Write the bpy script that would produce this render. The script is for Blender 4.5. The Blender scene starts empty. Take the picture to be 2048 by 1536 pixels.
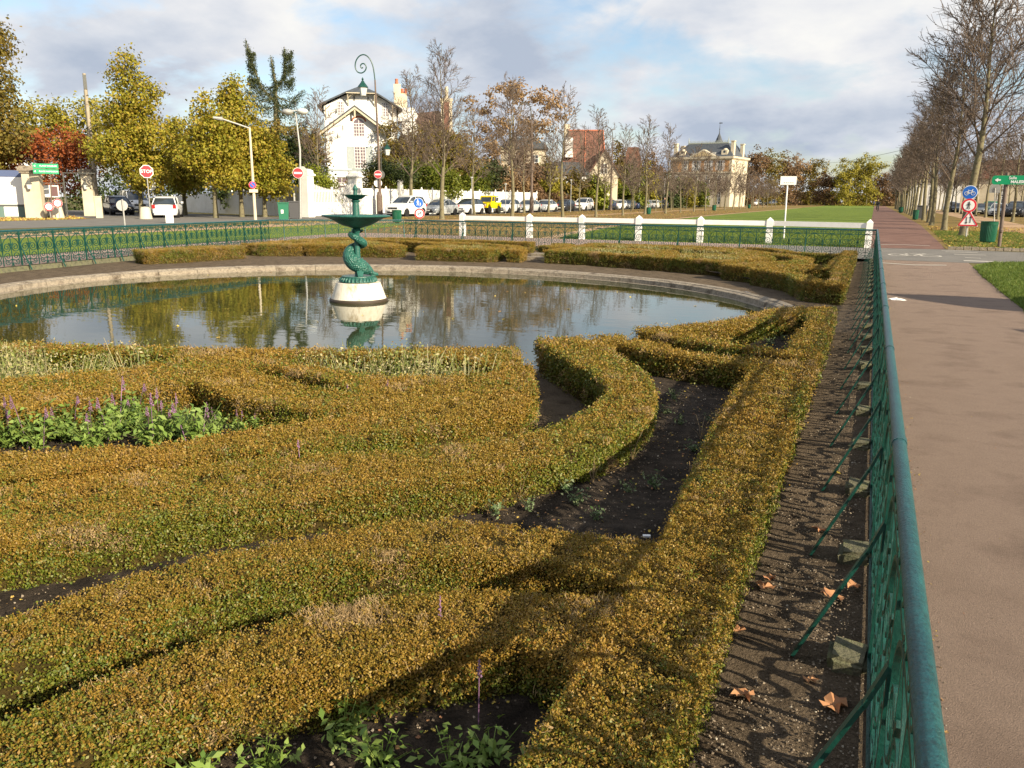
import bpy, bmesh, math, random
import numpy as np
from mathutils import Vector, Matrix, noise
from mathutils.geometry import delaunay_2d_cdt
R = math.radians; PI = math.pi
C = bpy.context.scene.collection
SC = bpy.context.scene
# ------------------------------------------------------------------ camera
cam = bpy.data.objects.new('camera', bpy.data.cameras.new('camera')); C.objects.link(cam)
cam.data.sensor_width = 36; cam.data.lens = 36*1600/2048; cam.data.clip_start = .05; cam.data.clip_end = 3000
pit, yw, rl = R(13.0657), R(23.7518), R(0.5)
fwd = Vector((-math.sin(yw)*math.cos(pit), math.cos(yw)*math.cos(pit), -math.sin(pit)))
rt = Vector((math.cos(yw), math.sin(yw), 0)); up = rt.cross(fwd)
rt2 = rt*math.cos(rl)+up*math.sin(rl); up2 = -rt*math.sin(rl)+up*math.cos(rl)
m = Matrix((rt2, up2, -fwd)).transposed().to_4x4(); m.translation = Vector((0, 0, 1.55))
cam.matrix_world = m; SC.camera = cam
# ------------------------------------------------------------------ light
ELEV = R(25.5); AZ = math.atan2(.93, -.37)        # sun behind the right shoulder, measured from +Y clockwise
S = Vector((math.sin(AZ)*math.cos(ELEV), math.cos(AZ)*math.cos(ELEV), math.sin(ELEV)))
sun = bpy.data.objects.new('sun', bpy.data.lights.new('sun', 'SUN')); C.objects.link(sun)
sun.data.energy = 5.0; sun.data.angle = R(.55); sun.data.color = (1, .87, .65)
sun.rotation_euler = S.to_track_quat('Z', 'Y').to_euler()
W = bpy.data.worlds.new('World'); SC.world = W; W.use_nodes = True
nt = W.node_tree; nt.nodes.clear()
def N(nt, t, **k):
    n = nt.nodes.new(t)
    for a, b in k.items():
        if a.startswith('i_'): n.inputs[a[2:].replace('_', ' ')].default_value = b
        else: setattr(n, a, b)
    return n
def ramp(nt, stops, fac=None):
    r = nt.nodes.new('ShaderNodeValToRGB'); e = r.color_ramp.elements
    while len(e) > 1: e.remove(e[-1])
    e[0].position, e[0].color = stops[0][0], (*stops[0][1], 1)
    for p, c in stops[1:]:
        x = e.new(p); x.color = (*c, 1)
    if fac is not None: nt.links.new(fac, r.inputs[0])
    return r
L = nt.links.new
sky = N(nt, 'ShaderNodeTexSky', sky_type='NISHITA'); sky.sun_disc = False; sky.sun_elevation = ELEV; sky.sun_rotation = AZ
sky.air_density = 1.0; sky.dust_density = 1.2
bg1 = N(nt, 'ShaderNodeBackground', i_Strength=.095); L(sky.outputs[0], bg1.inputs[0])
tc = N(nt, 'ShaderNodeTexCoord'); sep = N(nt, 'ShaderNodeSeparateXYZ'); L(tc.outputs['Generated'], sep.inputs[0])
zc = N(nt, 'ShaderNodeMath', operation='MAXIMUM'); L(sep.outputs[2], zc.inputs[0]); zc.inputs[1].default_value = 0
za = N(nt, 'ShaderNodeMath', operation='ADD'); L(zc.outputs[0], za.inputs[0]); za.inputs[1].default_value = .34
dv = N(nt, 'ShaderNodeVectorMath', operation='DIVIDE'); L(tc.outputs['Generated'], dv.inputs[0])
cb = N(nt, 'ShaderNodeCombineXYZ')
for i in range(3): L(za.outputs[0], cb.inputs[i])
L(cb.outputs[0], dv.inputs[1])
mp = N(nt, 'ShaderNodeMapping'); mp.inputs['Scale'].default_value = (1, 1, 0); mp.inputs['Location'].default_value = (3.3, 1.1, 0); L(dv.outputs[0], mp.inputs[0])
n1 = N(nt, 'ShaderNodeTexNoise', i_Scale=2.3, i_Detail=9, i_Roughness=.56); n1.inputs['Distortion'].default_value = .25; L(mp.outputs[0], n1.inputs['Vector'])
cov = ramp(nt, [(.37, (0, 0, 0)), (.52, (1, 1, 1))], n1.outputs[0])
n2 = N(nt, 'ShaderNodeTexNoise', i_Scale=1.7, i_Detail=9, i_Roughness=.55); n2.inputs['Distortion'].default_value = .08
mp2 = N(nt, 'ShaderNodeMapping'); mp2.inputs['Scale'].default_value = (1, 1, 0); mp2.inputs['Location'].default_value = (7.9, 2.6, 0); L(dv.outputs[0], mp2.inputs[0]); L(mp2.outputs[0], n2.inputs['Vector'])
shade = ramp(nt, [(.36, (.56, .64, .78)), (.47, (.80, .85, .94)), (.55, (1.0, 1.01, 1.04)), (.63, (1.14, 1.13, 1.10))], n2.outputs[0])
bg2 = N(nt, 'ShaderNodeBackground', i_Strength=.47); L(shade.outputs[0], bg2.inputs[0])
ms = N(nt, 'ShaderNodeMixShader'); L(cov.outputs[0], ms.inputs[0]); L(bg1.outputs[0], ms.inputs[1]); L(bg2.outputs[0], ms.inputs[2])
wo = N(nt, 'ShaderNodeOutputWorld'); L(ms.outputs[0], wo.inputs[0])
SC.view_settings.view_transform = 'Standard'; SC.view_settings.look = 'None'; SC.view_settings.gamma = 1
SC.view_settings.use_curve_mapping = False; SC.view_settings.exposure = 0.85
SC.cycles.max_bounces = 5; SC.cycles.diffuse_bounces = 2; SC.cycles.glossy_bounces = 3; SC.cycles.transmission_bounces = 3
SC.cycles.transparent_max_bounces = 6; SC.cycles.caustics_reflective = False; SC.cycles.caustics_refractive = False
SC.cycles.use_denoising = True
try: SC.cycles.denoiser = 'OPENIMAGEDENOISE'
except Exception: pass
# ------------------------------------------------------------------ materials
def mat(name, c1, c2=None, scale=6, rough=.8, bump=0, bscale=None, metal=0, spec=.4, c3=None, isl=None, trans=0, detail=5, obj=False, stretch=None, speck=None, scales=False):
    """Noise-mixed principled material. isl: list of ramp stops picked at random for each loose piece."""
    m = bpy.data.materials.new(name); m.use_nodes = True; nt = m.node_tree; nt.nodes.clear(); L = nt.links.new
    out = N(nt, 'ShaderNodeOutputMaterial'); p = N(nt, 'ShaderNodeBsdfPrincipled')
    p.inputs['Roughness'].default_value = rough; p.inputs['Metallic'].default_value = metal; p.inputs['Specular IOR Level'].default_value = spec
    p.inputs['Base Color'].default_value = (*c1, 1)
    col = None
    if c2 or bump:
        tc = N(nt, 'ShaderNodeTexCoord'); g = N(nt, 'ShaderNodeNewGeometry')
        src = tc.outputs['Object'] if obj else g.outputs['Position']
        if stretch: mpp = N(nt, 'ShaderNodeMapping'); mpp.inputs['Scale'].default_value = stretch; L(src, mpp.inputs[0]); src = mpp.outputs[0]
    if c2:
        n = N(nt, 'ShaderNodeTexNoise', i_Scale=scale, i_Detail=detail, i_Roughness=.6); L(src, n.inputs['Vector'])
        st = [(.32, c1), (.66, c2)] if c3 is None else [(.3, c1), (.5, c2), (.7, c3)]
        col = ramp(nt, st, n.outputs[0]).outputs[0]
    if speck and col is not None:
        sn = N(nt, 'ShaderNodeTexNoise', i_Scale=speck[0], i_Detail=4, i_Roughness=.8); L(src, sn.inputs['Vector']); sr = ramp(nt, [(.3, (1-speck[1],)*3), (.5, (1, 1, 1)), (.72, (1+speck[1]*.7,)*3)], sn.outputs[0])
        sx = N(nt, 'ShaderNodeMix', data_type='RGBA'); sx.blend_type = 'MULTIPLY'; sx.inputs[0].default_value = 1; L(col, sx.inputs[6]); L(sr.outputs[0], sx.inputs[7]); col = sx.outputs[2]
    if isl:
        g2 = N(nt, 'ShaderNodeNewGeometry'); oi = N(nt, 'ShaderNodeObjectInfo')
        ad = N(nt, 'ShaderNodeMath', operation='ADD'); L(g2.outputs['Random Per Island'], ad.inputs[0]); L(oi.outputs['Random'], ad.inputs[1])
        fr = N(nt, 'ShaderNodeMath', operation='FRACT'); L(ad.outputs[0], fr.inputs[0])
        rc = ramp(nt, isl, fr.outputs[0]).outputs[0]
        if col is not None:
            mx = N(nt, 'ShaderNodeMix', data_type='RGBA'); mx.inputs[0].default_value = .62; L(col, mx.inputs[6]); L(rc, mx.inputs[7]); col = mx.outputs[2]
        else: col = rc
    if col is not None: L(col, p.inputs['Base Color'])
    if bump:
        nb = N(nt, 'ShaderNodeTexVoronoi', i_Scale=bscale) if scales else N(nt, 'ShaderNodeTexNoise', i_Scale=bscale or scale*4, i_Detail=6, i_Roughness=.65); L(src, nb.inputs['Vector'])
        b = N(nt, 'ShaderNodeBump'); b.inputs['Strength'].default_value = min(1, bump); b.inputs['Distance'].default_value = .02*max(1, bump); L(nb.outputs[0], b.inputs['Height']); L(b.outputs[0], p.inputs['Normal'])
    if trans:
        t = N(nt, 'ShaderNodeBsdfTranslucent'); 
        if col is not None: L(col, t.inputs[0])
        else: t.inputs[0].default_value = (*c1, 1)
        mx = N(nt, 'ShaderNodeMixShader'); mx.inputs[0].default_value = trans; L(p.outputs[0], mx.inputs[1]); L(t.outputs[0], mx.inputs[2]); L(mx.outputs[0], out.inputs[0])
    else: L(p.outputs[0], out.inputs[0])
    return m
M = {}
M['iron'] = mat('green_painted_iron', (.003, .038, .028), (.008, .07, .052), scale=18, rough=.38, spec=.5, bump=.25, bscale=90)
M['rail'] = mat('green_rail_paint', (.004, .055, .065), (.010, .085, .09), scale=9, rough=.33, spec=.55, bump=.5, bscale=120, speck=(70, .6), detail=9)
M['fountain'] = mat('verdigris_cast_iron', (.007, .05, .04), (.026, .12, .095), scale=11, rough=.36, spec=.5, bump=.3, bscale=60, c3=(.014, .09, .068), detail=9)
M['stone'] = mat('pale_weathered_stone', (.10, .075, .052), (.30, .255, .195), scale=4.5, rough=.9, bump=.9, bscale=30, c3=(.20, .16, .12), speck=(26, .5), detail=9)
M['scales'] = mat('scaly_cast_iron', (.007, .05, .038), (.03, .13, .10), scale=12, rough=.38, spec=.5, bump=.9, bscale=38, scales=True, c3=(.02, .12, .09))
M['plinth'] = mat('white_plinth_stone', (.40, .32, .21), (.80, .74, .62), scale=9, rough=.85, bump=.5, bscale=40, stretch=(1, 1, .18), detail=8, c3=(.68, .6, .47))
M['moss'] = mat('mossy_stone', (.06, .07, .03), (.15, .14, .09), scale=14, rough=.95, bump=1, bscale=60, c3=(.16, .17, .07))
M['soil'] = mat('garden_soil', (.075, .054, .036), (.14, .105, .07), scale=7, rough=1, bump=1.8, bscale=55, spec=.15, c3=(.17, .128, .088), speck=(90, .55), detail=9)
M['bedsoil'] = mat('damp_shaded_bed_soil', (.02, .015, .011), (.048, .036, .026), scale=9, rough=1, bump=1.8, bscale=55, spec=.2, c3=(.09, .068, .05), speck=(90, .5), detail=9)  # damp soil, with shade between the hedges also darkened into the colour
M['asphalt'] = mat('path_asphalt', (.19, .133, .102), (.275, .20, .155), scale=1.6, detail=14, rough=.93, bump=.9, bscale=220, spec=.25, speck=(150, .33), c3=(.24, .172, .132))
M['red'] = mat('red_path_asphalt', (.15, .082, .063), (.215, .125, .098), scale=1.2, speck=(60, .3), detail=10, rough=.93, bump=.5, bscale=200, spec=.2)
M['road'] = mat('grey_road_asphalt', (.15, .14, .125), (.20, .185, .165), scale=1.2, rough=.92, bump=.4, bscale=180, spec=.25)
M['pave'] = mat('pinkish_paving', (.24, .16, .13), (.32, .235, .20), scale=2.5, rough=.95, bump=.6, bscale=25)
M['dirt'] = mat('tan_dirt_path', (.34, .22, .13), (.46, .32, .20), scale=1.5, rough=1, bump=.5, bscale=30, spec=.1)
M['grass'] = mat('lawn_grass', (.085, .14, .02), (.16, .21, .032), scale=.45, detail=12, speck=(14, .35), rough=.95, bump=1.2, bscale=40, spec=.15, c3=(.115, .175, .024))
M['verge'] = mat('leafy_verge', (.12, .135, .028), (.23, .145, .06), scale=.8, rough=1, bump=1.2, bscale=22, spec=.1, c3=(.135, .155, .03), detail=9)
M['earth'] = mat('outer_ground', (.10, .10, .035), (.17, .14, .06), scale=.5, rough=1, bump=.8, bscale=8, spec=.1)
M['white'] = mat('white_paint', (.72, .70, .66), (.82, .80, .77), scale=3, rough=.55, spec=.4, bump=.1, bscale=30)
M['wallwhite'] = mat('white_render_wall', (.74, .72, .67), (.86, .85, .82), scale=1.2, rough=.85, bump=.25, bscale=20)
M['cream'] = mat('cream_stone_wall', (.50, .43, .31), (.66, .58, .44), scale=.7, rough=.9, bump=.3, bscale=12)
M['brick'] = mat('orange_brick', (.40, .20, .085), (.52, .29, .13), scale=2, rough=.9, bump=.4, bscale=25)
M['slate'] = mat('slate_roof', (.045, .052, .06), (.09, .10, .115), scale=3, rough=.6, bump=.4, bscale=20)
M['redroof'] = mat('red_tile_roof', (.13, .06, .042), (.21, .10, .07), scale=2, rough=.85, bump=.8, bscale=14)
M['terra'] = mat('terracotta', (.42, .13, .07), (.5, .18, .1), scale=8, rough=.8)
M['grey'] = mat('galvanised_grey', (.34, .34, .33), (.44, .44, .42), scale=12, rough=.5, metal=.3)
M['dgrey'] = mat('dark_grey_metal', (.07, .075, .07), (.12, .12, .11), scale=10, rough=.5)
M['shutter'] = mat('blue_grey_shutter', (.36, .40, .40), (.44, .48, .47), scale=6, rough=.6)
M['black'] = mat('black_rubber', (.015, .015, .015), rough=.7)
M['glass'] = mat('dark_window_glass', (.03, .04, .05), rough=.08, spec=.9)
M['winglass'] = mat('purplish_window_glass', (.13, .10, .12), (.20, .15, .17), scale=2, rough=.12, spec=.8)
M['lampglass'] = mat('frosted_lamp_glass', (.6, .62, .6), rough=.25, spec=.6)
M['bark'] = mat('lime_bark', (.085, .07, .042), (.19, .165, .10), scale=7, rough=.95, bump=.8, bscale=30, c3=(.16, .15, .07), obj=True)
M['twig'] = mat('bare_twigs', (.105, .078, .06), (.165, .125, .10), scale=3, rough=.95)
M['pole'] = mat('weathered_timber_pole', (.30, .25, .18), (.42, .36, .27), scale=4, rough=.9, bump=.4)
M['rust'] = mat('brown_sign_post', (.10, .07, .055), (.17, .125, .10), scale=8, rough=.7)
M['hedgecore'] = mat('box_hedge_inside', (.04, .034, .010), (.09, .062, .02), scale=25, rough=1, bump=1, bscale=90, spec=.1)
M['boxtop'] = mat('bronzed_box_leaves', (.28, .175, .026), (.18, .15, .016), scale=1.3, rough=.5, spec=.35, trans=.25, detail=4, c3=(.32, .185, .03),
                  isl=[(0, (.11, .10, .010)), (.2, (.25, .18, .022)), (.45, (.38, .215, .035)), (.7, (.29, .135, .025)), (.88, (.52, .35, .09)), (1, (.14, .07, .016))])
M['boxside'] = mat('green_box_leaves', (.09, .12, .010), (.17, .155, .018), scale=2.2, rough=.5, spec=.4, trans=.22, c3=(.065, .105, .010),
                   isl=[(0, (.05, .10, .010)), (.35, (.11, .16, .014)), (.6, (.19, .20, .022)), (.88, (.28, .21, .04)), (1, (.04, .08, .012))])
M['boxdry'] = mat('dry_box_twigs', (.28, .18, .08), (.38, .26, .13), scale=3, rough=.8, isl=[(0, (.24, .16, .07)), (.6, (.38, .26, .13)), (1, (.18, .14, .04))])
def leafm(name, stops, c1, c2, sc=.35, tr=.3): return mat(name, c1, c2, scale=sc, rough=.6, spec=.3, trans=tr, isl=stops)
M['plane'] = leafm('plane_tree_leaves', [(0, (.12, .14, .015)), (.3, (.26, .25, .022)), (.6, (.40, .33, .035)), (.85, (.36, .20, .035)), (1, (.08, .10, .012))], (.23, .24, .02), (.38, .29, .03))
M['golden'] = leafm('golden_leaves', [(0, (.27, .17, .08)), (.5, (.40, .27, .13)), (1, (.26, .15, .08))], (.36, .24, .11), (.28, .17, .08))
M['yellow'] = leafm('yellow_green_leaves', [(0, (.20, .20, .03)), (.5, (.42, .34, .04)), (1, (.15, .14, .02))], (.33, .29, .035), (.22, .20, .03))
M['maple'] = leafm('russet_leaves', [(0, (.30, .07, .02)), (.5, (.44, .13, .03)), (.8, (.20, .05, .02)), (1, (.5, .22, .05))], (.36, .09, .025), (.18, .055, .025))
M['olive'] = leafm('olive_autumn_leaves', [(0, (.10, .10, .015)), (.4, (.18, .155, .025)), (.8, (.30, .19, .04)), (1, (.07, .07, .012))], (.15, .13, .02), (.24, .16, .035))
M['bush'] = leafm('green_shrub_leaves', [(0, (.06, .10, .012)), (.5, (.15, .19, .02)), (.85, (.28, .27, .03)), (1, (.04, .065, .01))], (.11, .15, .015), (.19, .19, .02))
M['lime'] = leafm('bright_green_leaves', [(0, (.16, .21, .02)), (.5, (.32, .33, .03)), (1, (.12, .16, .02))], (.26, .28, .025), (.18, .2, .02))
M['dark'] = leafm('dark_evergreen_leaves', [(0, (.018, .035, .010)), (.5, (.045, .07, .016)), (1, (.08, .10, .02))], (.03, .05, .012), (.06, .07, .015), tr=.1)
M['conifer'] = leafm('conifer_needles', [(0, (.02, .035, .015)), (.5, (.05, .07, .025)), (1, (.09, .10, .035))], (.035, .05, .018), (.07, .08, .025), tr=.12)
M['brownleaf'] = leafm('brown_dead_leaves', [(0, (.17, .10, .05)), (.5, (.25, .15, .075)), (1, (.13, .08, .045))], (.21, .13, .065), (.16, .10, .05))
M['litter'] = mat('leaf_litter', (.3, .16, .07), rough=.8, isl=[(0, (.22, .10, .05)), (.4, (.38, .20, .09)), (.75, (.50, .38, .07)), (1, (.16, .09, .05))])
M['yellitter'] = mat('yellow_leaf_litter', (.5, .4, .07), rough=.8, isl=[(0, (.42, .32, .06)), (.6, (.62, .52, .12)), (1, (.3, .18, .05))])
M['salvia'] = mat('salvia_foliage', (.09, .17, .03), (.17, .26, .06), scale=5, rough=.6, trans=.25, isl=[(0, (.10, .18, .03)), (.5, (.26, .36, .06)), (1, (.30, .36, .10))])
M['purple'] = mat('purple_flowers', (.30, .13, .33), rough=.7, isl=[(0, (.13, .07, .11)), (.5, (.28, .14, .27)), (1, (.12, .08, .07))])
M['pale'] = mat('pale_flower_stems', (.4, .4, .2), rough=.8, trans=.2, isl=[(0, (.14, .18, .04)), (.35, (.26, .28, .08)), (.65, (.38, .32, .15)), (.92, (.5, .45, .27)), (1, (.14, .2, .05))])
M['greygreen'] = mat('grey_green_leaves', (.12, .16, .08), rough=.7, trans=.2, isl=[(0, (.05, .10, .02)), (.5, (.14, .20, .08)), (1, (.22, .25, .14))])
M['stick'] = mat('dry_stems', (.25, .18, .10), rough=.9)
M['pebble'] = mat('pebbles', (.3, .26, .2), rough=.85, isl=[(0, (.10, .075, .05)), (.7, (.20, .155, .11)), (.93, (.32, .26, .19)), (1, (.5, .45, .36))])
M['turf'] = mat('turf_blades', (.12, .22, .02), rough=.6, trans=.25, isl=[(0, (.06, .11, .014)), (.5, (.11, .175, .02)), (1, (.19, .21, .035))])
def plain(name, c, rough=.5, spec=.5, metal=0): 
    if name not in M: M[name] = mat(name, c, rough=rough, spec=spec, metal=metal)
    return M[name]
plain('sign_red', (.62, .02, .035)); plain('sign_white', (.82, .82, .80)); plain('sign_blue', (.01, .12, .50)); plain('sign_green', (.0, .30, .12)); plain('sign_black', (.015, .015, .015))
plain('binred', (.5, .03, .03)); plain('wheeliegreen', (.02, .16, .09)); plain('wheeliegrey', (.07, .07, .075)); plain('bingreen', (.008, .09, .05), rough=.35)
plain('skin', (.45, .27, .2)); plain('darkcloth', (.02, .02, .025), rough=.9); plain('bluecloth', (.04, .06, .14), rough=.9)
plain('headlamp', (.75, .77, .8), rough=.1); plain('taillamp', (.6, .02, .02), rough=.2); plain('alloy', (.5, .5, .5), rough=.3, metal=.7); plain('plate', (.8, .8, .75)); plain('lime_wheel', (.15, .6, .02))
# water
def water():
    m = bpy.data.materials.new('pond_water'); m.use_nodes = True; nt = m.node_tree; p = nt.nodes['Principled BSDF']; L = nt.links.new
    p.inputs['Base Color'].default_value = (.035, .042, .016, 1); p.inputs['Roughness'].default_value = .015; p.inputs['IOR'].default_value = 1.36; p.inputs['Specular IOR Level'].default_value = .75
    g = N(nt, 'ShaderNodeNewGeometry'); mp = N(nt, 'ShaderNodeMapping'); mp.inputs['Scale'].default_value = (.8, 1.7, 1); mp.inputs['Rotation'].default_value = (0, 0, R(24)); L(g.outputs['Position'], mp.inputs[0])
    n = N(nt, 'ShaderNodeTexNoise', i_Scale=2.6, i_Detail=3, i_Roughness=.5); L(mp.outputs[0], n.inputs['Vector'])
    b = N(nt, 'ShaderNodeBump'); b.inputs['Strength'].default_value = .05; b.inputs['Distance'].default_value = .03; L(n.outputs[0], b.inputs['Height']); L(b.outputs[0], p.inputs['Normal'])
    return m
M['water'] = water()
# ------------------------------------------------------------------ mesh helpers
class MB:
    def __init__(s): s.v = []; s.f = []; s.mi = []; s.cur = 0
    def add(s, vs, fs):
        o = len(s.v); s.v += [tuple(v) for v in vs]; s.f += [tuple(i+o for i in f) for f in fs]; s.mi += [s.cur]*len(fs)
    def box(s, c, d, rz=0, taper=1):
        x, y, z = d[0]/2, d[1]/2, d[2]/2; cs, sn = math.cos(rz), math.sin(rz); vs = []
        for dz in (-1, 1):
            t = taper if dz > 0 else 1
            for dx, dy in ((-1, -1), (1, -1), (1, 1), (-1, 1)):
                px, py = dx*x*t, dy*y*t; vs.append((c[0]+px*cs-py*sn, c[1]+px*sn+py*cs, c[2]+dz*z))
        s.add(vs, [(3, 2, 1, 0), (4, 5, 6, 7), (0, 1, 5, 4), (1, 2, 6, 5), (2, 3, 7, 6), (3, 0, 4, 7)])
    def bar(s, a, b, w, d=None, n=4):
        s.tube([a, b], [w/2, (d or w)/2], n)
    def beam(s, a, b, w, h):
        a, b = Vector(a), Vector(b); t = (b-a).normalized(); u = Vector((0, 0, 1))
        if abs(t.z) > .98: u = Vector((0, 1, 0))
        sd = t.cross(u).normalized(); u = sd.cross(t); vs = []
        for p in (a, b):
            for i, j in ((-1, -1), (1, -1), (1, 1), (-1, 1)): vs.append(p+sd*(i*w/2)+u*(j*h/2))
        s.add(vs, [(0, 1, 2, 3), (7, 6, 5, 4), (0, 4, 5, 1), (1, 5, 6, 2), (2, 6, 7, 3), (3, 7, 4, 0)])
    def tube(s, pts, rad, n=6, cap=True):
        pts = [Vector(p) for p in pts]; k = len(pts)
        if not hasattr(rad, '__len__'): rad = [rad]*k
        vs = []; fs = []; pu = None
        for i, p in enumerate(pts):
            t = (pts[min(i+1, k-1)]-pts[max(i-1, 0)])
            t = t.normalized() if t.length > 1e-9 else Vector((0, 0, 1))
            if pu is None: pu = Vector((0, 0, 1)) if abs(t.z) < .9 else Vector((1, 0, 0))
            u = (pu-t*pu.dot(t)); u = u.normalized() if u.length > 1e-6 else t.orthogonal().normalized(); w = t.cross(u); pu = u
            for j in range(n):
                a = 2*PI*j/n+PI/4; vs.append(p+(u*math.cos(a)+w*math.sin(a))*rad[i])
        for i in range(k-1):
            for j in range(n): a = i*n+j; b = i*n+(j+1) % n; fs.append((a, b, b+n, a+n))
        if cap: fs += [tuple(range(n-1, -1, -1)), tuple(range((k-1)*n, k*n))]
        s.add(vs, fs)
    def lathe(s, prof, n=24, c=(0, 0, 0), sx=1, sy=1):
        vs = []; fs = []; k = len(prof)
        for r, z in prof:
            for j in range(n): a = 2*PI*j/n; vs.append((c[0]+r*sx*math.cos(a), c[1]+r*sy*math.sin(a), c[2]+z))
        for i in range(k-1):
            for j in range(n): a = i*n+j; b = i*n+(j+1) % n; fs.append((a, b, b+n, a+n))
        fs += [tuple(range(n-1, -1, -1)), tuple(range((k-1)*n, k*n))]
        s.add(vs, fs)
    def prism(s, poly, y0, y1, ax='y'):
        """polygon in the XZ plane (ax='y') or the XY plane (ax='z') swept between two values."""
        n = len(poly)
        if ax == 'y': vs = [(p[0], y0, p[1]) for p in poly]+[(p[0], y1, p[1]) for p in poly]
        elif ax == 'x': vs = [(y0, p[0], p[1]) for p in poly]+[(y1, p[0], p[1]) for p in poly]
        else: vs = [(p[0], p[1], y0) for p in poly]+[(p[0], p[1], y1) for p in poly]
        s.add(vs, [tuple(range(n)), tuple(range(2*n-1, n-1, -1))]+[(i, i+n, (i+1) % n+n, (i+1) % n) for i in range(n)])
    def ribbon(s, pts, t, d, y=0):
        """flat bar following a polyline in the XZ plane: t thick in the plane, d deep in Y."""
        k = len(pts); vs = []
        for i, p in enumerate(pts):
            a = pts[max(i-1, 0)]; b = pts[min(i+1, k-1)]; tx, tz = b[0]-a[0], b[1]-a[1]; l = math.hypot(tx, tz) or 1; nx, nz = -tz/l*t/2, tx/l*t/2
            for sg, yy in ((1, -d/2), (-1, -d/2), (-1, d/2), (1, d/2)): vs.append((p[0]+sg*nx, y+yy, p[1]+sg*nz))
        fs = []
        for i in range(k-1):
            for j in range(4): a = i*4+j; b = i*4+(j+1) % 4; fs.append((a, b, b+4, a+4))
        fs += [(3, 2, 1, 0), (k*4-4, k*4-3, k*4-2, k*4-1)]
        s.add(vs, fs)
    def mesh(s, name, mats, smooth=False):
        me = bpy.data.meshes.new(name); me.from_pydata(s.v, [], s.f)
        for mt in (mats if isinstance(mats, (list, tuple)) else [mats]): me.materials.append(mt)
        if any(s.mi): me.polygons.foreach_set('material_index', s.mi)
        me.update()
        bm = bmesh.new(); bm.from_mesh(me); bmesh.ops.recalc_face_normals(bm, faces=bm.faces); bm.to_mesh(me); bm.free()
        if smooth:
            me.polygons.foreach_set('use_smooth', [True]*len(me.polygons))
            try: me.set_sharp_from_angle(angle=R(smooth if smooth is not True else 40))
            except Exception: pass
        return me
def link(name, me, parent=None, loc=(0, 0, 0), rz=0, kind=None):
    o = bpy.data.objects.new(name, me); C.objects.link(o); o.location = loc; o.rotation_euler = (0, 0, rz)
    if parent: o.parent = parent
    if kind: o['kind'] = kind
    return o
def part(name, mb, mt, parent, loc=(0, 0, 0), rz=0, smooth=False, kind=None): return link(name, mb.mesh(name, mt, smooth), parent, loc, rz, kind)
def tag(o, label, cat, group=None):
    o['label'] = label; o['category'] = cat
    if group: o['group'] = group
    return o
def thing(name, label, cat, loc=(0, 0, 0), rz=0, group=None, sc=None):
    o = bpy.data.objects.new(name, None); C.objects.link(o); o.location = loc; o.rotation_euler = (0, 0, rz); o.empty_display_size = .2
    if sc: o.scale = sc if hasattr(sc, '__len__') else (sc, sc, sc)
    return tag(o, label, cat, group)
def dup(root, loc=None, rz=None, label=None, group=None, sc=None):
    r = root.copy(); C.objects.link(r)
    if loc: r.location = loc
    if rz is not None: r.rotation_euler = (0, 0, rz)
    if label: r['label'] = label
    if group: r['group'] = group
    if sc: r.scale = sc if hasattr(sc, '__len__') else (sc, sc, sc)
    for ch in list(root.children):
        c = ch.copy(); C.objects.link(c); c.parent = r
        for g in list(ch.children):
            d = g.copy(); C.objects.link(d); d.parent = c
    return r
def box(name, c, d, mt, parent, rz=0, taper=1): 
    b = MB(); b.box((0, 0, 0), d, 0, taper); return part(name, b, mt, parent, c, rz)
def cdt(outer, holes=(), grid=None, jit=0, rng=None):
    """triangulate a polygon with holes; grid adds inner points."""
    pts = []; edges = []
    for loop in [outer, *holes]:
        o = len(pts); n = len(loop); pts += [Vector(p) for p in loop]; edges += [(o+i, o+(i+1) % n) for i in range(n)]
    if grid:
        a = np.array(outer); x0, y0 = a.min(0); x1, y1 = a.max(0)
        gx, gy = np.meshgrid(np.arange(x0+grid/2, x1, grid), np.arange(y0+grid/2, y1, grid)); q = np.c_[gx.ravel(), gy.ravel()]
        if jit: q = q+(rng.random(q.shape)-.5)*grid*jit
        q = q[inside(q, outer, holes)]; pts += [Vector(p) for p in q]
    vs, es, fs, *_ = delaunay_2d_cdt(pts, edges, [], 0, 1e-5)
    vs = [tuple(v) for v in vs]; cen = np.array([np.mean([vs[i] for i in f], 0) for f in fs]); ok = inside(cen, outer, holes)
    return vs, [tuple(f) for f, k in zip(fs, ok) if k]
def pip(q, poly):
    a = np.asarray(poly, float); b = np.roll(a, -1, 0); x, y = q[:, 0][:, None], q[:, 1][:, None]
    c = ((a[:, 1] > y) != (b[:, 1] > y)) & (x < (b[:, 0]-a[:, 0])*(y-a[:, 1])/(b[:, 1]-a[:, 1]+1e-12)+a[:, 0])
    return c.sum(1) % 2 == 1
def inside(q, outer, holes=()):
    q = np.asarray(q, float); k = pip(q, outer)
    for h in holes: k &= ~pip(q, h)
    return k
def sheet(name, outer, z, mt, holes=(), kind='structure', grid=None, zf=None, parent=None):
    vs, fs = cdt(outer, holes, grid, .6 if grid else 0, np.random.default_rng(3))
    mb = MB(); mb.add([(x, y, z+(zf(x, y) if zf else 0)) for x, y in vs], fs)
    return part(name, mb, mt, parent, kind=kind, smooth=60 if zf else False)
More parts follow.
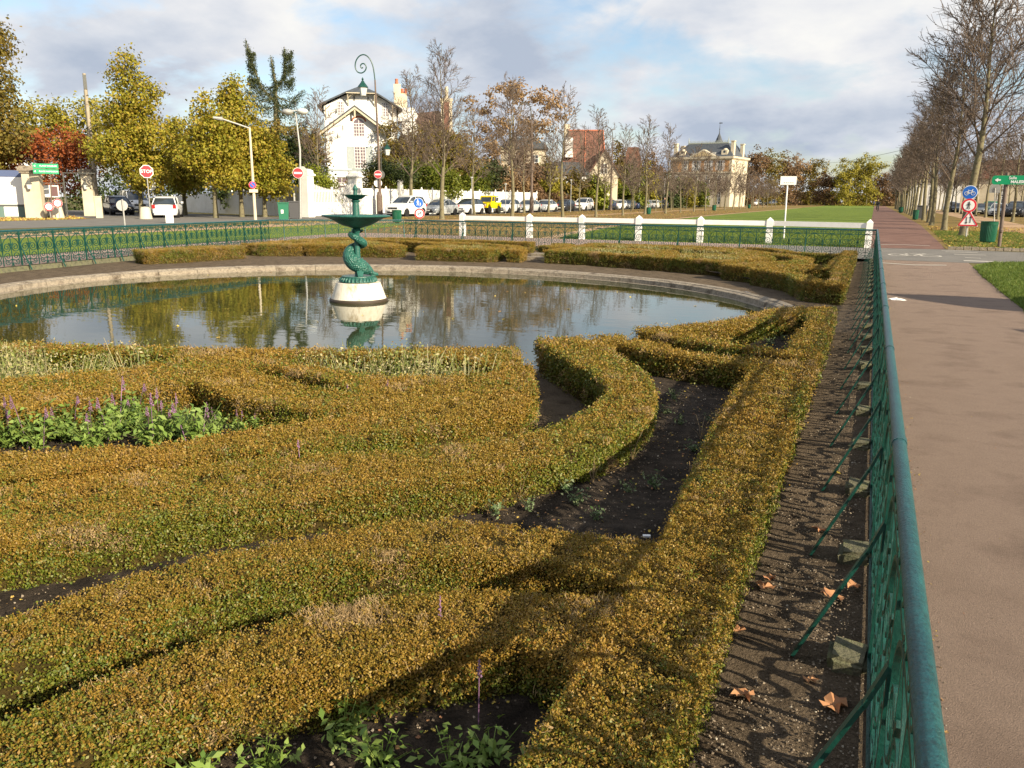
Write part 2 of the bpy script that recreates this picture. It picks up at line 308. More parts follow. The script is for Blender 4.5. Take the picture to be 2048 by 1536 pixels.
def spline(pts, n=6, closed=False):
    out = []; k = len(pts); P = [Vector(p) for p in pts]
    rg = range(k) if closed else range(k-1)
    for i in rg:
        if closed: a, b, c, d = P[i-1], P[i], P[(i+1) % k], P[(i+2) % k]
        else: a, b, c, d = P[max(i-1, 0)], P[i], P[i+1], P[min(i+2, k-1)]
        for j in range(n):
            t = j/n; out.append(tuple(.5*((2*b)+(c-a)*t+(2*a-5*b+4*c-d)*t*t+(3*b-a-3*c+d)*t**3)))
    if not closed: out.append(tuple(P[-1]))
    return out
def text_mesh(s, size, mt, bold=0.0):
    cu = bpy.data.curves.new('lettering', 'FONT'); cu.body = s; cu.size = size; cu.align_x = 'CENTER'; cu.align_y = 'CENTER'; cu.offset = bold; cu.extrude = .002; cu.resolution_u = 3
    o = bpy.data.objects.new('lettering', cu); C.objects.link(o); dg = bpy.context.evaluated_depsgraph_get(); me = bpy.data.meshes.new_from_object(o.evaluated_get(dg)); C.objects.unlink(o); bpy.data.objects.remove(o)
    me.materials.clear(); me.materials.append(mt); return me
def lettering(s, size, mt, parent, loc, bold=.004):
    o = link('lettering', text_mesh(s, size, mt, bold), parent, loc); o.rotation_euler = (PI/2, 0, 0); return o
def scatter_group(name, protos):
    """geometry-node group that puts one of the prototype objects on every vertex (attributes rot, scl, pick)."""
    col = bpy.data.collections.new(name+'_kinds')
    for p in protos: col.objects.link(p)
    g = bpy.data.node_groups.new(name, 'GeometryNodeTree'); g.interface.new_socket('Geometry', in_out='INPUT', socket_type='NodeSocketGeometry'); g.interface.new_socket('Geometry', in_out='OUTPUT', socket_type='NodeSocketGeometry')
    gi = g.nodes.new('NodeGroupInput'); go = g.nodes.new('NodeGroupOutput'); ip = g.nodes.new('GeometryNodeInstanceOnPoints'); ci = g.nodes.new('GeometryNodeCollectionInfo')
    ci.inputs['Collection'].default_value = col; ci.inputs['Separate Children'].default_value = True; ci.inputs['Reset Children'].default_value = True
    def at(nm, ty):
        a = g.nodes.new('GeometryNodeInputNamedAttribute'); a.data_type = ty; a.inputs['Name'].default_value = nm; return a.outputs[0]
    L = g.links.new; L(gi.outputs[0], ip.inputs['Points']); L(ci.outputs[0], ip.inputs['Instance']); ip.inputs['Pick Instance'].default_value = True
    L(at('pick', 'INT'), ip.inputs['Instance Index']); L(at('rot', 'FLOAT_VECTOR'), ip.inputs['Rotation']); L(at('scl', 'FLOAT'), ip.inputs['Scale']); L(ip.outputs[0], go.inputs[0])
    return g
def scatter(name, group, pos, rot, scl, pick, parent=None, label=None):
    me = bpy.data.meshes.new(name); n = len(pos); me.vertices.add(n); me.vertices.foreach_set('co', np.asarray(pos, 'f').ravel())
    me.attributes.new('rot', 'FLOAT_VECTOR', 'POINT').data.foreach_set('vector', np.asarray(rot, 'f').ravel())
    me.attributes.new('scl', 'FLOAT', 'POINT').data.foreach_set('value', np.asarray(scl, 'f').ravel())
    me.attributes.new('pick', 'INT', 'POINT').data.foreach_set('value', np.asarray(pick, 'i').ravel())
    o = link(name, me, parent, kind='stuff'); md = o.modifiers.new('scatter', 'NODES'); md.node_group = group
    if label: o['label'] = label
    return o
def leaf_quads(pos, nrm, size, aspect=.6, rng=None, fold=.25):
    """vertices and faces of one bent diamond leaf at each position."""
    n = len(pos); rnd = rng.normal(size=(n, 3)); nrm = nrm/np.linalg.norm(nrm, axis=1, keepdims=True)
    a = rnd-nrm*(rnd*nrm).sum(1, keepdims=True); a /= np.linalg.norm(a, axis=1, keepdims=True)+1e-9; b = np.cross(nrm, a); s = size[:, None]
    v = np.stack([pos-a*s*.5, pos+b*s*.5*aspect+nrm*s*fold*.3, pos+a*s*.5, pos-b*s*.5*aspect+nrm*s*fold*.3], 1).reshape(-1, 3)
    f = (np.arange(n)[:, None]*4+np.array([0, 1, 2, 3])).astype(int)
    return v, f
def np_mesh(name, v, f, mt):
    me = bpy.data.meshes.new(name); n = len(f); k = f.shape[1]
    me.vertices.add(len(v)); me.vertices.foreach_set('co', v.astype('f').ravel()); me.loops.add(n*k); me.loops.foreach_set('vertex_index', f.ravel().astype('i'))
    me.polygons.add(n); me.polygons.foreach_set('loop_start', np.arange(0, n*k, k, dtype='i')); me.materials.append(mt); me.update(calc_edges=True); me.validate(); return me
# ------------------------------------------------------------------ ground, roads, lawns
GARDEN = [(.2, -1.6), (.2, 24.7), (-14.95, 24.5), (-18.35, 21.5), (-16.95, 11.2), (-16.3, 5), (-15.8, -1.6)]
sheet('ground', [(-420, -60), (420, -60), (420, 900), (-420, 900)], 0, M['earth'], [GARDEN])
def rec(x0, x1, y0, y1): return [(x0, y0), (x1, y0), (x1, y1), (x0, y1)]
sheet('verge', [(-35.2, 30.2), (-11.8, 30.2), (-13.9, 43.7), (-15.2, 74), (-15.2, 330), (-35.2, 330)], .004, M['verge'])
LAWN = [(-11.6, 30.2), (-.12, 30.2), (-.12, 330), (-15.2, 330), (-15.1, 74), (-13.8, 44)]
sheet('lawn', LAWN, .008, M['grass'])
SLAWN = [(2.16, -14), (2.16, 12.5), (2.2, 16), (2.28, 20), (2.36, 22.6), (2.55, 23.7), (3.0, 24.5), (4, 25.1), (6, 25.5), (14, 25.9), (40, 26), (40, -14)]
sheet('side_lawn', SLAWN, .012, M['grass'])
sheet('right_verge', [(2.35, 30.6), (60, 32), (60, 330), (3.5, 330), (3.25, 172), (3.0, 62), (2.4, 34), (2.38, 32)], .008, M['verge'])
sheet('footpath', [(.25, -14), (2.16, -14), (2.16, 12.5), (2.2, 16), (2.28, 20), (2.36, 22.6), (2.4, 24.2), (.25, 24.2)], .004, M['asphalt'])
sheet('road_crossing', [(-3.4, 24.9), (.25, 24.2), (2.55, 24.1), (4, 25.0), (6, 25.4), (60, 25.8), (60, 31), (4.4, 30.3), (2.3, 30.6), (-3.4, 30.2)], .008, M['road'])
sheet('cycle_path', [(-.12, 30.2), (2.3, 30.6), (2.42, 34), (3.0, 62), (3.25, 172), (3.5, 330), (-.1, 330)], .012, M['red'])
sheet('paving_strip', [(-22, 24.8), (-3.4, 24.9), (-3.4, 30.2), (-22, 30.2)], .012, M['pave'])
sheet('pavement', [(-18.5, 21.5), (-15.0, 24.8), (-20, 27), (-20.4, 21), (-19.6, 11), (-19.2, -10), (-16.0, -10), (-17.0, 11.2)], .016, M['pave'])
sheet('grass_strip', [(-27.2, -20), (-19.6, -20), (-19.8, 11), (-20.6, 21), (-21, 30), (-26.9, 46), (-28.5, 40)], .014, M['grass'])
sheet('dirt_path', [(-30.2, -20), (-27.2, -20), (-28.3, 40), (-27, 44), (-25, 60), (-24.6, 83), (-25.8, 140), (-26, 330), (-27.2, 330), (-27, 140), (-25.8, 83), (-26.3, 60), (-29.3, 46), (-31, 40)], .018, M['dirt'])
sheet('right_dirt_path', [(5.6, 32), (9, 32), (9.6, 60), (11, 100), (13, 330), (9.8, 330), (8, 100), (7.2, 60)], .016, M['dirt'])
sheet('lawn_side_path', [(-12.1, 30.2), (-11.4, 30.2), (-13.5, 44), (-14.9, 74), (-15.0, 200), (-15.6, 200), (-15.5, 74), (-14.2, 44)], .02, M['dirt'])
sheet('street', [(-45, -20), (-36.2, -20), (-36.2, 22), (-35.6, 40), (-35.3, 60), (-35.3, 330), (-39.4, 330), (-39.4, 58), (-41.5, 50), (-95, 64), (-95, 52), (-46.5, 38), (-46, 30)], .008, M['road'])
sheet('left_verge', [(-60, -20), (-45, -20), (-46, 30), (-46.6, 38), (-95, 51.6), (-95, 0)], .005, M['verge'])
# kerb round the crossing, laid stone by stone
kerb = thing('kerb', 'low kerb of pale setts with leaves along the far side of the crossing road', 'kerb', (2.5, 30.72, 0)); rg = random.Random(4)
ks = MB(); ks.box((0, 0, 0), (.21, .16, .13)); kme = ks.mesh('kerb_stone', M['stone'])
for i in range(26): link('kerb_stone', kme, kerb, (i*.23, i*.004+rg.uniform(-.008, .008), .045+rg.uniform(-.01, .01)), rg.uniform(-.03, .03))
edge = MB(); edge.box((.225, 11.5, -.075), (.05, 26, .115)); part('path_edging', edge, M['stone'], None, kind='structure')
edge = MB(); 
for a, b in ((1, 2), (2, 3), (3, 4), (4, 5)): edge.beam((*GARDEN[a], -.06), (*GARDEN[b], -.06), .07, .13)
part('garden_edging', edge, M['moss'], None, kind='structure')
# road markings: cycle symbols and bars
def marking(name, polys, z, par): 
    mb = MB()
    for p in polys: mb.add([(x, y, 0) for x, y in p], [tuple(range(len(p)))])
    return part(name, mb, plain('road_paint', (.50, .46, .40), rough=.9), par, (0, 0, z))
def chevron(x, y, w, d=.3): return [[(x-w, y-.07), (x, y+d-.07), (x+w, y-.07), (x+w, y+.1), (x, y+d+.1), (x-w, y+.1)]]
mk = thing('road_marking', 'white chevron painted on the red path at the far edge of the road', 'road marking', (0, 0, 0)); marking('paint', chevron(1.15, 32.6, .8), .02, mk)
mk = thing('road_marking', 'white chevron painted on the beige path just before the road', 'road marking', (0, 0, 0)); marking('paint', chevron(1.05, 22.9, .75, -.35), .010, mk)
mk = thing('road_marking', 'worn white bicycle symbol painted on the grey road', 'road marking', (0, 0, 0))
ring = lambda x, y, r: [[(x+math.cos(a)*r, y+math.sin(a)*r*1.6), (x+math.cos(a+.45)*r, y+math.sin(a+.45)*r*1.6), (x+math.cos(a+.45)*(r-.07), y+math.sin(a+.45)*(r-.07)*1.6), (x+math.cos(a)*(r-.07), y+math.sin(a)*(r-.07)*1.6)] for a in [k*.449 for k in range(14)]]
marking('paint', ring(.8, 26.6, .3)+ring(1.65, 26.6, .3)+[[(.8, 26.55), (1.2, 26.4), (1.2, 26.55), (.85, 26.7)], [(1.2, 26.4), (1.6, 27.6), (1.5, 27.7), (1.13, 26.5)], [(.8, 26.6), (1.05, 27.5), (1.12, 27.4), (.88, 26.6)], [(1.05, 27.3), (1.55, 27.4), (1.55, 27.5), (1.05, 27.4)]], .014, mk)
for k, (y, x0, x1, w) in enumerate(((24.75, 2.35, 3.3, .3), (26.2, 2.5, 2.9, .14), (27.8, 2.35, 3.2, .16), (29.0, 2.2, 3.1, .14), (29.9, 2.15, 3.0, .14))):
    mk = thing('road_marking', ('thick white bar on the road beside the corner of the side lawn', 'short worn white dash in the middle of the grey road', 'thin white bar, second from the far kerb side of the road middle', 'thin white bar second nearest to the far kerb of the road', 'thin white bar closest to the far kerb of the road')[k], 'road marking', (0, 0, 0)); marking('paint', [rec(x0, x1, y, y+w)], .014, mk)
# ------------------------------------------------------------------ garden soil, pond
PC = (-7.87, 11.6); PRX, PRY = 6.88, 5.98
def ell(k, n=72): return [(PC[0]+(PRX+k)*math.cos(2*PI*i/n), PC[1]+(PRY+k)*math.sin(2*PI*i/n)) for i in range(n)]
nz = lambda x, y: .065*max(0, min(1, (x+.32)/.4))+.022*noise.noise(Vector((x*1.7, y*1.7, 0)))+.014*noise.noise(Vector((x*6, y*6, 3)))
sheet('garden_ground', [(x*.995+(-.02 if x > 0 else 0), y) for x, y in GARDEN], -.1, M['soil'], [ell(.31)], grid=.3, zf=nz)
sheet('pond_water', ell(.02), -.225, M['water'])
cp = link('pond_edge', None, None, kind='structure')
NST = 44
for i in range(NST):
    mb = MB(); a0 = 2*PI*(i+.004)/NST; a1 = 2*PI*(i+.996)/NST; sec = [(.0, -.42), (.0, -.215), (.07, -.212), (.085, -.13), (.12, -.114), (.20, -.118), (.21, -.105), (.31, -.092), (.34, -.108), (.34, -.42)]
    dz = random.Random(i).uniform(-.003, .003); dr = random.Random(i+99).uniform(-.008, .008); vs = []; q = 4; n = len(sec)
    for j in range(q+1):
        a = a0+(a1-a0)*j/q
        for k, z in sec: vs.append((PC[0]+(PRX+k+dr)*math.cos(a), PC[1]+(PRY+k+dr)*math.sin(a), z+dz))
    fs = [(j*n+k, j*n+(k+1) % n, (j+1)*n+(k+1) % n, (j+1)*n+k) for j in range(q) for k in range(n)]+[tuple(range(n)), tuple(range(q*n+n-1, q*n-1, -1))]
    mb.add(vs, fs); part('coping_stone', mb, M['stone'], cp, smooth=30)
# ------------------------------------------------------------------ fountain
FX, FY = -8.13, 11.76; fb = math.atan2(-FX, FY)
ft = thing('fountain', 'green cast iron fountain with a twisted dolphin carrying a wide basin, in the pond', 'fountain', (FX, FY, 0), fb)
b = MB(); b.lathe([(.53, -.45), (.505, -.25), (.49, -.21), (.465, -.15), (.39, .07), (.375, .10), (.2, .105)], 40); pl = part('plinth', b, M['plinth'], ft, smooth=30)
b = MB(); b.lathe([(.508, -.24), (.510, -.20), (.497, -.175), (.484, -.172), (.48, -.24)], 40); part('waterline_stain', b, plain('wet_stain', (.05, .035, .02), rough=.6), pl, smooth=30)
b = MB(); b.lathe([(.30, .10), (.318, .115), (.31, .13), (.275, .19), (.285, .20), (.28, .212), (.1, .215)], 40)
for i in range(30):
    a = 2*PI*i/30; b.tube([(.318*math.cos(a), .318*math.sin(a), .118), (.305*math.cos(a), .305*math.sin(a), .16), (.272*math.cos(a), .272*math.sin(a), .192)], [.02, .021, .012], 6)
part('gadrooned_foot', b, M['fountain'], ft, smooth=60)
b = MB(); b.lathe([(.055, .2), (.055, .45), (.048, .8), (.05, .95), (.075, .985), (.08, 1.0), (.06, 1.02), (.09, 1.04), (.13, 1.055)], 18); part('column', b, M['fountain'], ft, smooth=40)
def crv(p, n=8): return [tuple(v) for v in spline(p, n)]
# dolphin: x right as the camera sees it, y away from it
path = [(.29, -.06, .245, .022), (.245, -.075, .262, .045), (.17, -.085, .315, .088), (.06, -.09, .375, .125), (-.06, -.07, .44, .138), (-.135, -.02, .53, .118), (-.135, .035, .625, .092), (-.075, .085, .69, .074), (.02, .10, .725, .066), (.095, .06, .745, .064), (.11, -.02, .775, .064), (.04, -.10, .835, .062), (-.05, -.095, .885, .056), (-.105, -.01, .92, .046), (-.05, .085, .945, .036), (.05, .09, .965, .026), (.10, .02, .985, .018), (.085, -.04, 1.0, .01)]
pp = []; rr = []
P4 = [np.array(p) for p in path]
for i in range(len(P4)-1):
    a, b_, c_, d_ = P4[max(i-1, 0)], P4[i], P4[i+1], P4[min(i+2, len(P4)-1)]
    for j in range(5):
        t = j/5; q = .5*((2*b_)+(c_-a)*t+(2*a-5*b_+4*c_-d_)*t*t+(3*b_-a-3*c_+d_)*t**3); pp.append(tuple(q[:3])); rr.append(max(.008, q[3]))
b = MB(); b.tube(pp, rr, 18); dol = part('dolphin', b, M['scales'], ft, smooth=80)
b = MB()
for s in (-1, 1):     # side fins, dorsal fins, tail
    b.add([(.10, -.09+s*.07, .31), (-.02, -.09+s*.10, .30), (.0, -.09+s*.19, .215), (.08, -.09+s*.17, .22), (.05, -.09+s*.09, .335)], [(0, 1, 2, 3), (0, 4, 1), (4, 2, 1), (4, 3, 2), (0, 3, 4)])
for i, (x, y, z, r) in enumerate([(.07, -.03, .50, 1), (.02, .0, .565, 1), (.12, -.03, .455, 1), (.16, -.04, .41, .8)]):
    b.add([(x-.03, y-.012, z-.06), (x+.05, y-.012, z-.075), (x+.015, y, z+.035), (x-.03, y+.012, z-.06), (x+.05, y+.012, z-.075)], [(0, 1, 2), (3, 2, 4), (0, 2, 3), (1, 4, 2), (0, 3, 4, 1)])
part('fin', b, M['fountain'], dol, smooth=30)
b = MB(); b.tube([(.235, -.07, .255), (.33, -.05, .235), (.345, -.045, .215)], [.04, .028, .012], 10); b.tube([(.22, -.08, .225), (.30, -.06, .205)], [.03, .015], 8)
for s in (-1, 1): b.lathe([(.004, -.014), (.014, -.008), (.018, 0), (.014, .008), (.004, .014)], 8, (.20, -.085+s*.075, .30))
part('snout', b, M['fountain'], dol, smooth=60)
b = MB(); b.lathe([(.09, 1.03), (.15, 1.05), (.24, 1.075), (.32, 1.115), (.40, 1.165), (.47, 1.195), (.56, 1.215), (.583, 1.225), (.585, 1.24), (.57, 1.25), (.545, 1.243), (.46, 1.22), (.3, 1.17), (.1, 1.15), (.0, 1.15)], 56); bw = part('basin', b, M['fountain'], ft, smooth=40)
b = MB()
for i in range(48): a = 2*PI*i/48; b.lathe([(.002, -.012), (.010, -.006), (.012, 0), (.010, .006), (.002, .012)], 6, (.405*math.cos(a), .405*math.sin(a), 1.172))
part('bead_moulding', b, M['fountain'], bw, smooth=60, kind='stuff')
b = MB(); b.lathe([(.085, 1.15), (.082, 1.17), (.062, 1.19), (.058, 1.35), (.052, 1.46), (.075, 1.475), (.078, 1.49), (.06, 1.50), (.05, 1.51)], 20); part('upper_column', b, M['fountain'], ft, smooth=30)
b = MB(); b.lathe([(.05, 1.505), (.11, 1.52), (.15, 1.545), (.175, 1.57), (.25, 1.583), (.252, 1.59), (.17, 1.588), (.0, 1.575)], 32); part('upper_basin', b, M['fountain'], ft, smooth=40)
b = MB(); b.lathe([(.035, 1.57), (.032, 1.66), (.045, 1.67), (.047, 1.69), (.035, 1.70), (.03, 1.72), (.012, 1.74), (.014, 1.752), (.004, 1.762)], 16); part('finial', b, M['fountain'], ft, smooth=30)
# ------------------------------------------------------------------ iron railing
MW = .46
def arc(cx, cz, r, a0, a1, n=10): return [(cx+r*math.cos(R(a0+(a1-a0)*i/n)), cz+r*math.sin(R(a0+(a1-a0)*i/n))) for i in range(n+1)]
def spi(cx, cz, r0, r1, a0, a1, n=18): return [(cx+(r0+(r1-r0)*i/n)*math.cos(R(a0+(a1-a0)*i/n)), cz+(r0+(r1-r0)*i/n)*math.sin(R(a0+(a1-a0)*i/n))) for i in range(n+1)]
def panel():
    b = MB()
    for s in (-1, 1):
        def rb(p, t=.0075, d=.014): t = t*1.75; b.ribbon([(x*s, z) for x, z in p], t, d)
        def _rb(p, t=.0075, d=.014): b.ribbon([(x*s, z) for x, z in p], t, d)
        rb(arc(0, .462, .212, 90, 0, 10)+spi(.106, .462, .106, .018, 0, -640, 26)[1:], .008)
        rb([(.008, .50), (.035, .535), (.055, .555)], .009); rb([(.012, .175), (.02, .20)]+spi(.108, .268, .10, .017, -135, 420, 24), .0075)
        rb([(.0, .10), (.03, .115)]+spi(.125, .145, .065, .014, -150, 330, 16), .0065)
        rb([(.0, .12), (.03, .06), (.08, .03), (.14, .02)], .007)
        rb([(.012, .69), (.05, .70), (.085, .745), (.13, .77)]+spi(.165, .733, .038, .01, 110, -400, 16)[1:], .0065)
        rb(spi(.045, .765, .022, .006, 150, 560, 9), .006); rb([(.0, .715), (.03, .70), (.02, .69)], .006)
        rb([(.20, .40), (.2245, .36), (.2245, .50), (.20, .45)], .006)
    b.box((0, 0, .36), (.015, .012, .64)); b.box((-MW/2, 0, .40), (.019, .014, .80)); b.box((0, 0, .684), (MW-.02, .012, .018)); b.box((0, .0, .03), (MW, .010, .02))
    return b.mesh('scroll_panel', M['iron'])
PANEL = panel()
b = MB(); b.box((0, 0, .38), (.03, .028, .84)); POST = b.mesh('post', M['iron'])
b = MB(); b.beam((0, .01, .52), (0, .055, .40), .028, .011); b.beam((0, .055, .405), (0, .26, -.04), .028, .011); BRACE = b.mesh('brace', M['iron'])
def stone_mesh(seed):
    rg = random.Random(seed); b = MB(); b.box((0, 0, 0), (.165, .14, .13)); bm = bmesh.new(); me = b.mesh('footing_stone', M['moss']); bm.from_mesh(me)
    bmesh.ops.bevel(bm, geom=bm.edges[:], offset=.02, segments=2, affect='EDGES')
    for v in bm.verts: v.co += Vector((rg.uniform(-1, 1), rg.uniform(-1, 1), rg.uniform(-1, 1)))*.008
    bm.to_mesh(me); bm.free(); return me
STN = [stone_mesh(i) for i in range(4)]
def fence(label, a, b, z, inward, stones, group, spacing=2, start=0, height=.83):
    a, b = Vector(a), Vector(b); L = (b-a).length; n = round(L/MW); rz = math.atan2(b.y-a.y, b.x-a.x)
    t = thing('iron_railing', label, 'railing', (a.x, a.y, z), rz, None); sc = L/(n*MW)
    for i in range(n):
        o = link('scroll_panel', PANEL, t, ((i+.5)*MW*sc, 0, 0)); o.scale = (sc, 1, 1)
        if (i+start) % spacing == 0:
            link('post', POST, t, (i*MW*sc, 0, 0)); p = link('brace', BRACE, t, (i*MW*sc, 0, 0), 0 if inward > 0 else PI)
            if stones: link('footing_stone', STN[i % 4], t, (i*MW*sc, inward*.07, -.03+random.Random(i).uniform(-.015, .01)), random.Random(i).uniform(-.12, .12))
    m_ = MB(); m_.tube([(0, 0, .812), (L*.5, 0, .808), (L, 0, .812)], .021, 12); m_.box((L/2, 0, .788), (L, .03, .008)); 
    for k in range(1, int(L/1.84)): m_.tube([(k*1.84-.03, 0, .811), (k*1.84+.03, 0, .811)], .0235, 12)
    part('top_rail', m_, M['rail'], t, smooth=40)
    m_ = MB(); m_.box((L/2, 0, .012), (L, .03, .012)); m_.box((L/2, 0, -.035), (L, .035, .02)); part('bottom_rail', m_, M['iron'], t)
    return t
fence('long green scrollwork railing beside the beige path, running away at right', (.15, -.9), (.14, 24.62), -.02, 1, True, None)
fence('green scrollwork railing across the far side of the garden, before the white rail fence', (.12, 24.62), (-14.9, 24.45), -.03, 1, False, None, spacing=4)
fence('short slanting green scrollwork railing behind the fountain basin', (-14.92, 24.43), (-18.3, 21.5), -.03, 1, False, None, spacing=3)
fence('green scrollwork railing along the left side of the pond', (-18.3, 21.45), (-16.35, 5.2), -.04, 1, False, None, start=1)
# ------------------------------------------------------------------ white timber post and rail fence
wf = thing('rail_fence', 'white post and rail fence with pointed posts between the railing and the lawn', 'fence', (0, 0, 0))
wp = [(-15.6, 30.2), (-12.6, 30.25), (-10.4, 30.3), (-8.15, 30.4), (-5.85, 30.6), (-3.4, 30.8), (-.08, 30.2)]
b = MB(); b.box((0, 0, .44), (.21, .21, .88)); b.add([(-.105, -.105, .88), (.105, -.105, .88), (.105, .105, .88), (-.105, .105, .88), (0, 0, .99)], [(0, 1, 4), (1, 2, 4), (2, 3, 4), (3, 0, 4)]); WPOST = b.mesh('post', M['white'])
for i, (x, y) in enumerate(wp):
    link('post', WPOST, wf, (x, y, -.02), 0)
    if i: 
        b = MB(); a_, c_ = wp[i-1], wp[i]; b.beam((a_[0]+.1, a_[1], .75), (c_[0]-.1, c_[1], .75), .14, .17); part('rail', b, M['white'], wf)
ORD = ['first', 'second', 'third', 'fourth', 'fifth', 'sixth', 'seventh', 'eighth', 'ninth', 'tenth', 'eleventh', 'twelfth', 'thirteenth', 'fourteenth', 'fifteenth', 'sixteenth', 'seventeenth', 'eighteenth', 'nineteenth', 'twentieth', 'twenty-first', 'twenty-second', 'twenty-third', 'twenty-fourth', 'twenty-fifth', 'twenty-sixth', 'twenty-seventh', 'twenty-eighth']
# ------------------------------------------------------------------ box hedges
def sprig(name, mt, n, size, spread, seed, hgt=.03):
    rng = np.random.default_rng(seed); pos = np.c_[rng.normal(0, spread*.5, n), rng.normal(0, spread*.5, n), rng.uniform(-.5, 1, n)*hgt]
    nrm = rng.normal(size=(n, 3))+np.array([0, 0, .9]); v, f = leaf_quads(pos, nrm, size*rng.uniform(.7, 1.25, n), .62, rng)
    return bpy.data.objects.new(name, np_mesh(name, v, f, mt))
def twigs(name, seed):
    rg = random.Random(seed); b = MB()
    for i in range(7):
        x, y = rg.uniform(-.03, .03), rg.uniform(-.03, .03); b.tube([(x, y, -.02), (x+rg.uniform(-.008, .008), y+rg.uniform(-.008, .008), .0), (x+rg.uniform(-.012, .012), y+rg.uniform(-.012, .012), .016)], [.0011, .0009, .0006], 3, False)
    o = sprig(name, M['boxdry'], 5, .011, .05, seed); b2 = b.mesh(name+'x', M['boxdry']); bm = bmesh.new(); bm.from_mesh(o.data); bm.from_mesh(b2); bm.to_mesh(o.data); bm.free(); return o
protos = [sprig('k0_bronze', M['boxtop'], 17, .0105, .027, 1, .013), sprig('k1_bronze', M['boxtop'], 15, .0115, .026, 2, .012), sprig('k2_bronze', M['boxtop'], 16, .010, .030, 3, .013),
          sprig('k3_green', M['boxside'], 16, .0115, .029, 4, .014), sprig('k4_green', M['boxside'], 14, .0125, .028, 5, .014), sprig('k5_green', M['boxside'], 15, .0105, .030, 6, .014), twigs('k6_dry', 7)]
BOXG = scatter_group('box_foliage', protos)
CAMP = np.array([0, 0, 1.55])
def nfield(p, s, seed):
    return np.array([noise.noise(Vector((x*s+seed, y*s, z*s*2))) for x, y, z in p]) if len(p) else np.zeros(0)
def euler_from_normals(n, rng, flat=0):
    n = n/np.linalg.norm(n, axis=1, keepdims=True); r = rng.normal(size=n.shape); a = r-n*(r*n).sum(1, keepdims=True); a /= np.linalg.norm(a, axis=1, keepdims=True); b = np.cross(n, a)
    ry = -np.arcsin(np.clip(a[:, 2], -1, 1)); rx = np.arctan2(b[:, 2], n[:, 2]); rz = np.arctan2(a[:, 1], a[:, 0]); return np.c_[rx, ry, rz]
def area(p): a = np.array(p); return .5*np.sum(a[:, 0]*np.roll(a[:, 1], -1)-np.roll(a[:, 0], -1)*a[:, 1])
def offset(poly, d):
    """move each corner inwards by d (outwards if negative)."""
    a = np.array(poly, float); sg = 1 if area(poly) > 0 else -1; p = np.roll(a, 1, 0); q = np.roll(a, -1, 0)
    e1 = a-p; e2 = q-a; e1 /= np.linalg.norm(e1, axis=1, keepdims=True)+1e-9; e2 /= np.linalg.norm(e2, axis=1, keepdims=True)+1e-9
    n1 = np.c_[-e1[:, 1], e1[:, 0]]*sg; n2 = np.c_[-e2[:, 1], e2[:, 0]]*sg; n = n1+n2; l = np.linalg.norm(n, axis=1, keepdims=True)+1e-9; n = n/l; k = np.clip(1/np.maximum((n*n1).sum(1), .4), 1, 2)
    return [tuple(v) for v in a+n*(d*k)[:, None]]
HC = [0]
def dens(dist):
    dist = np.maximum(dist, .5); sc = np.clip(dist/4.0, .85, 1.9); return 3900/sc**1.85, sc
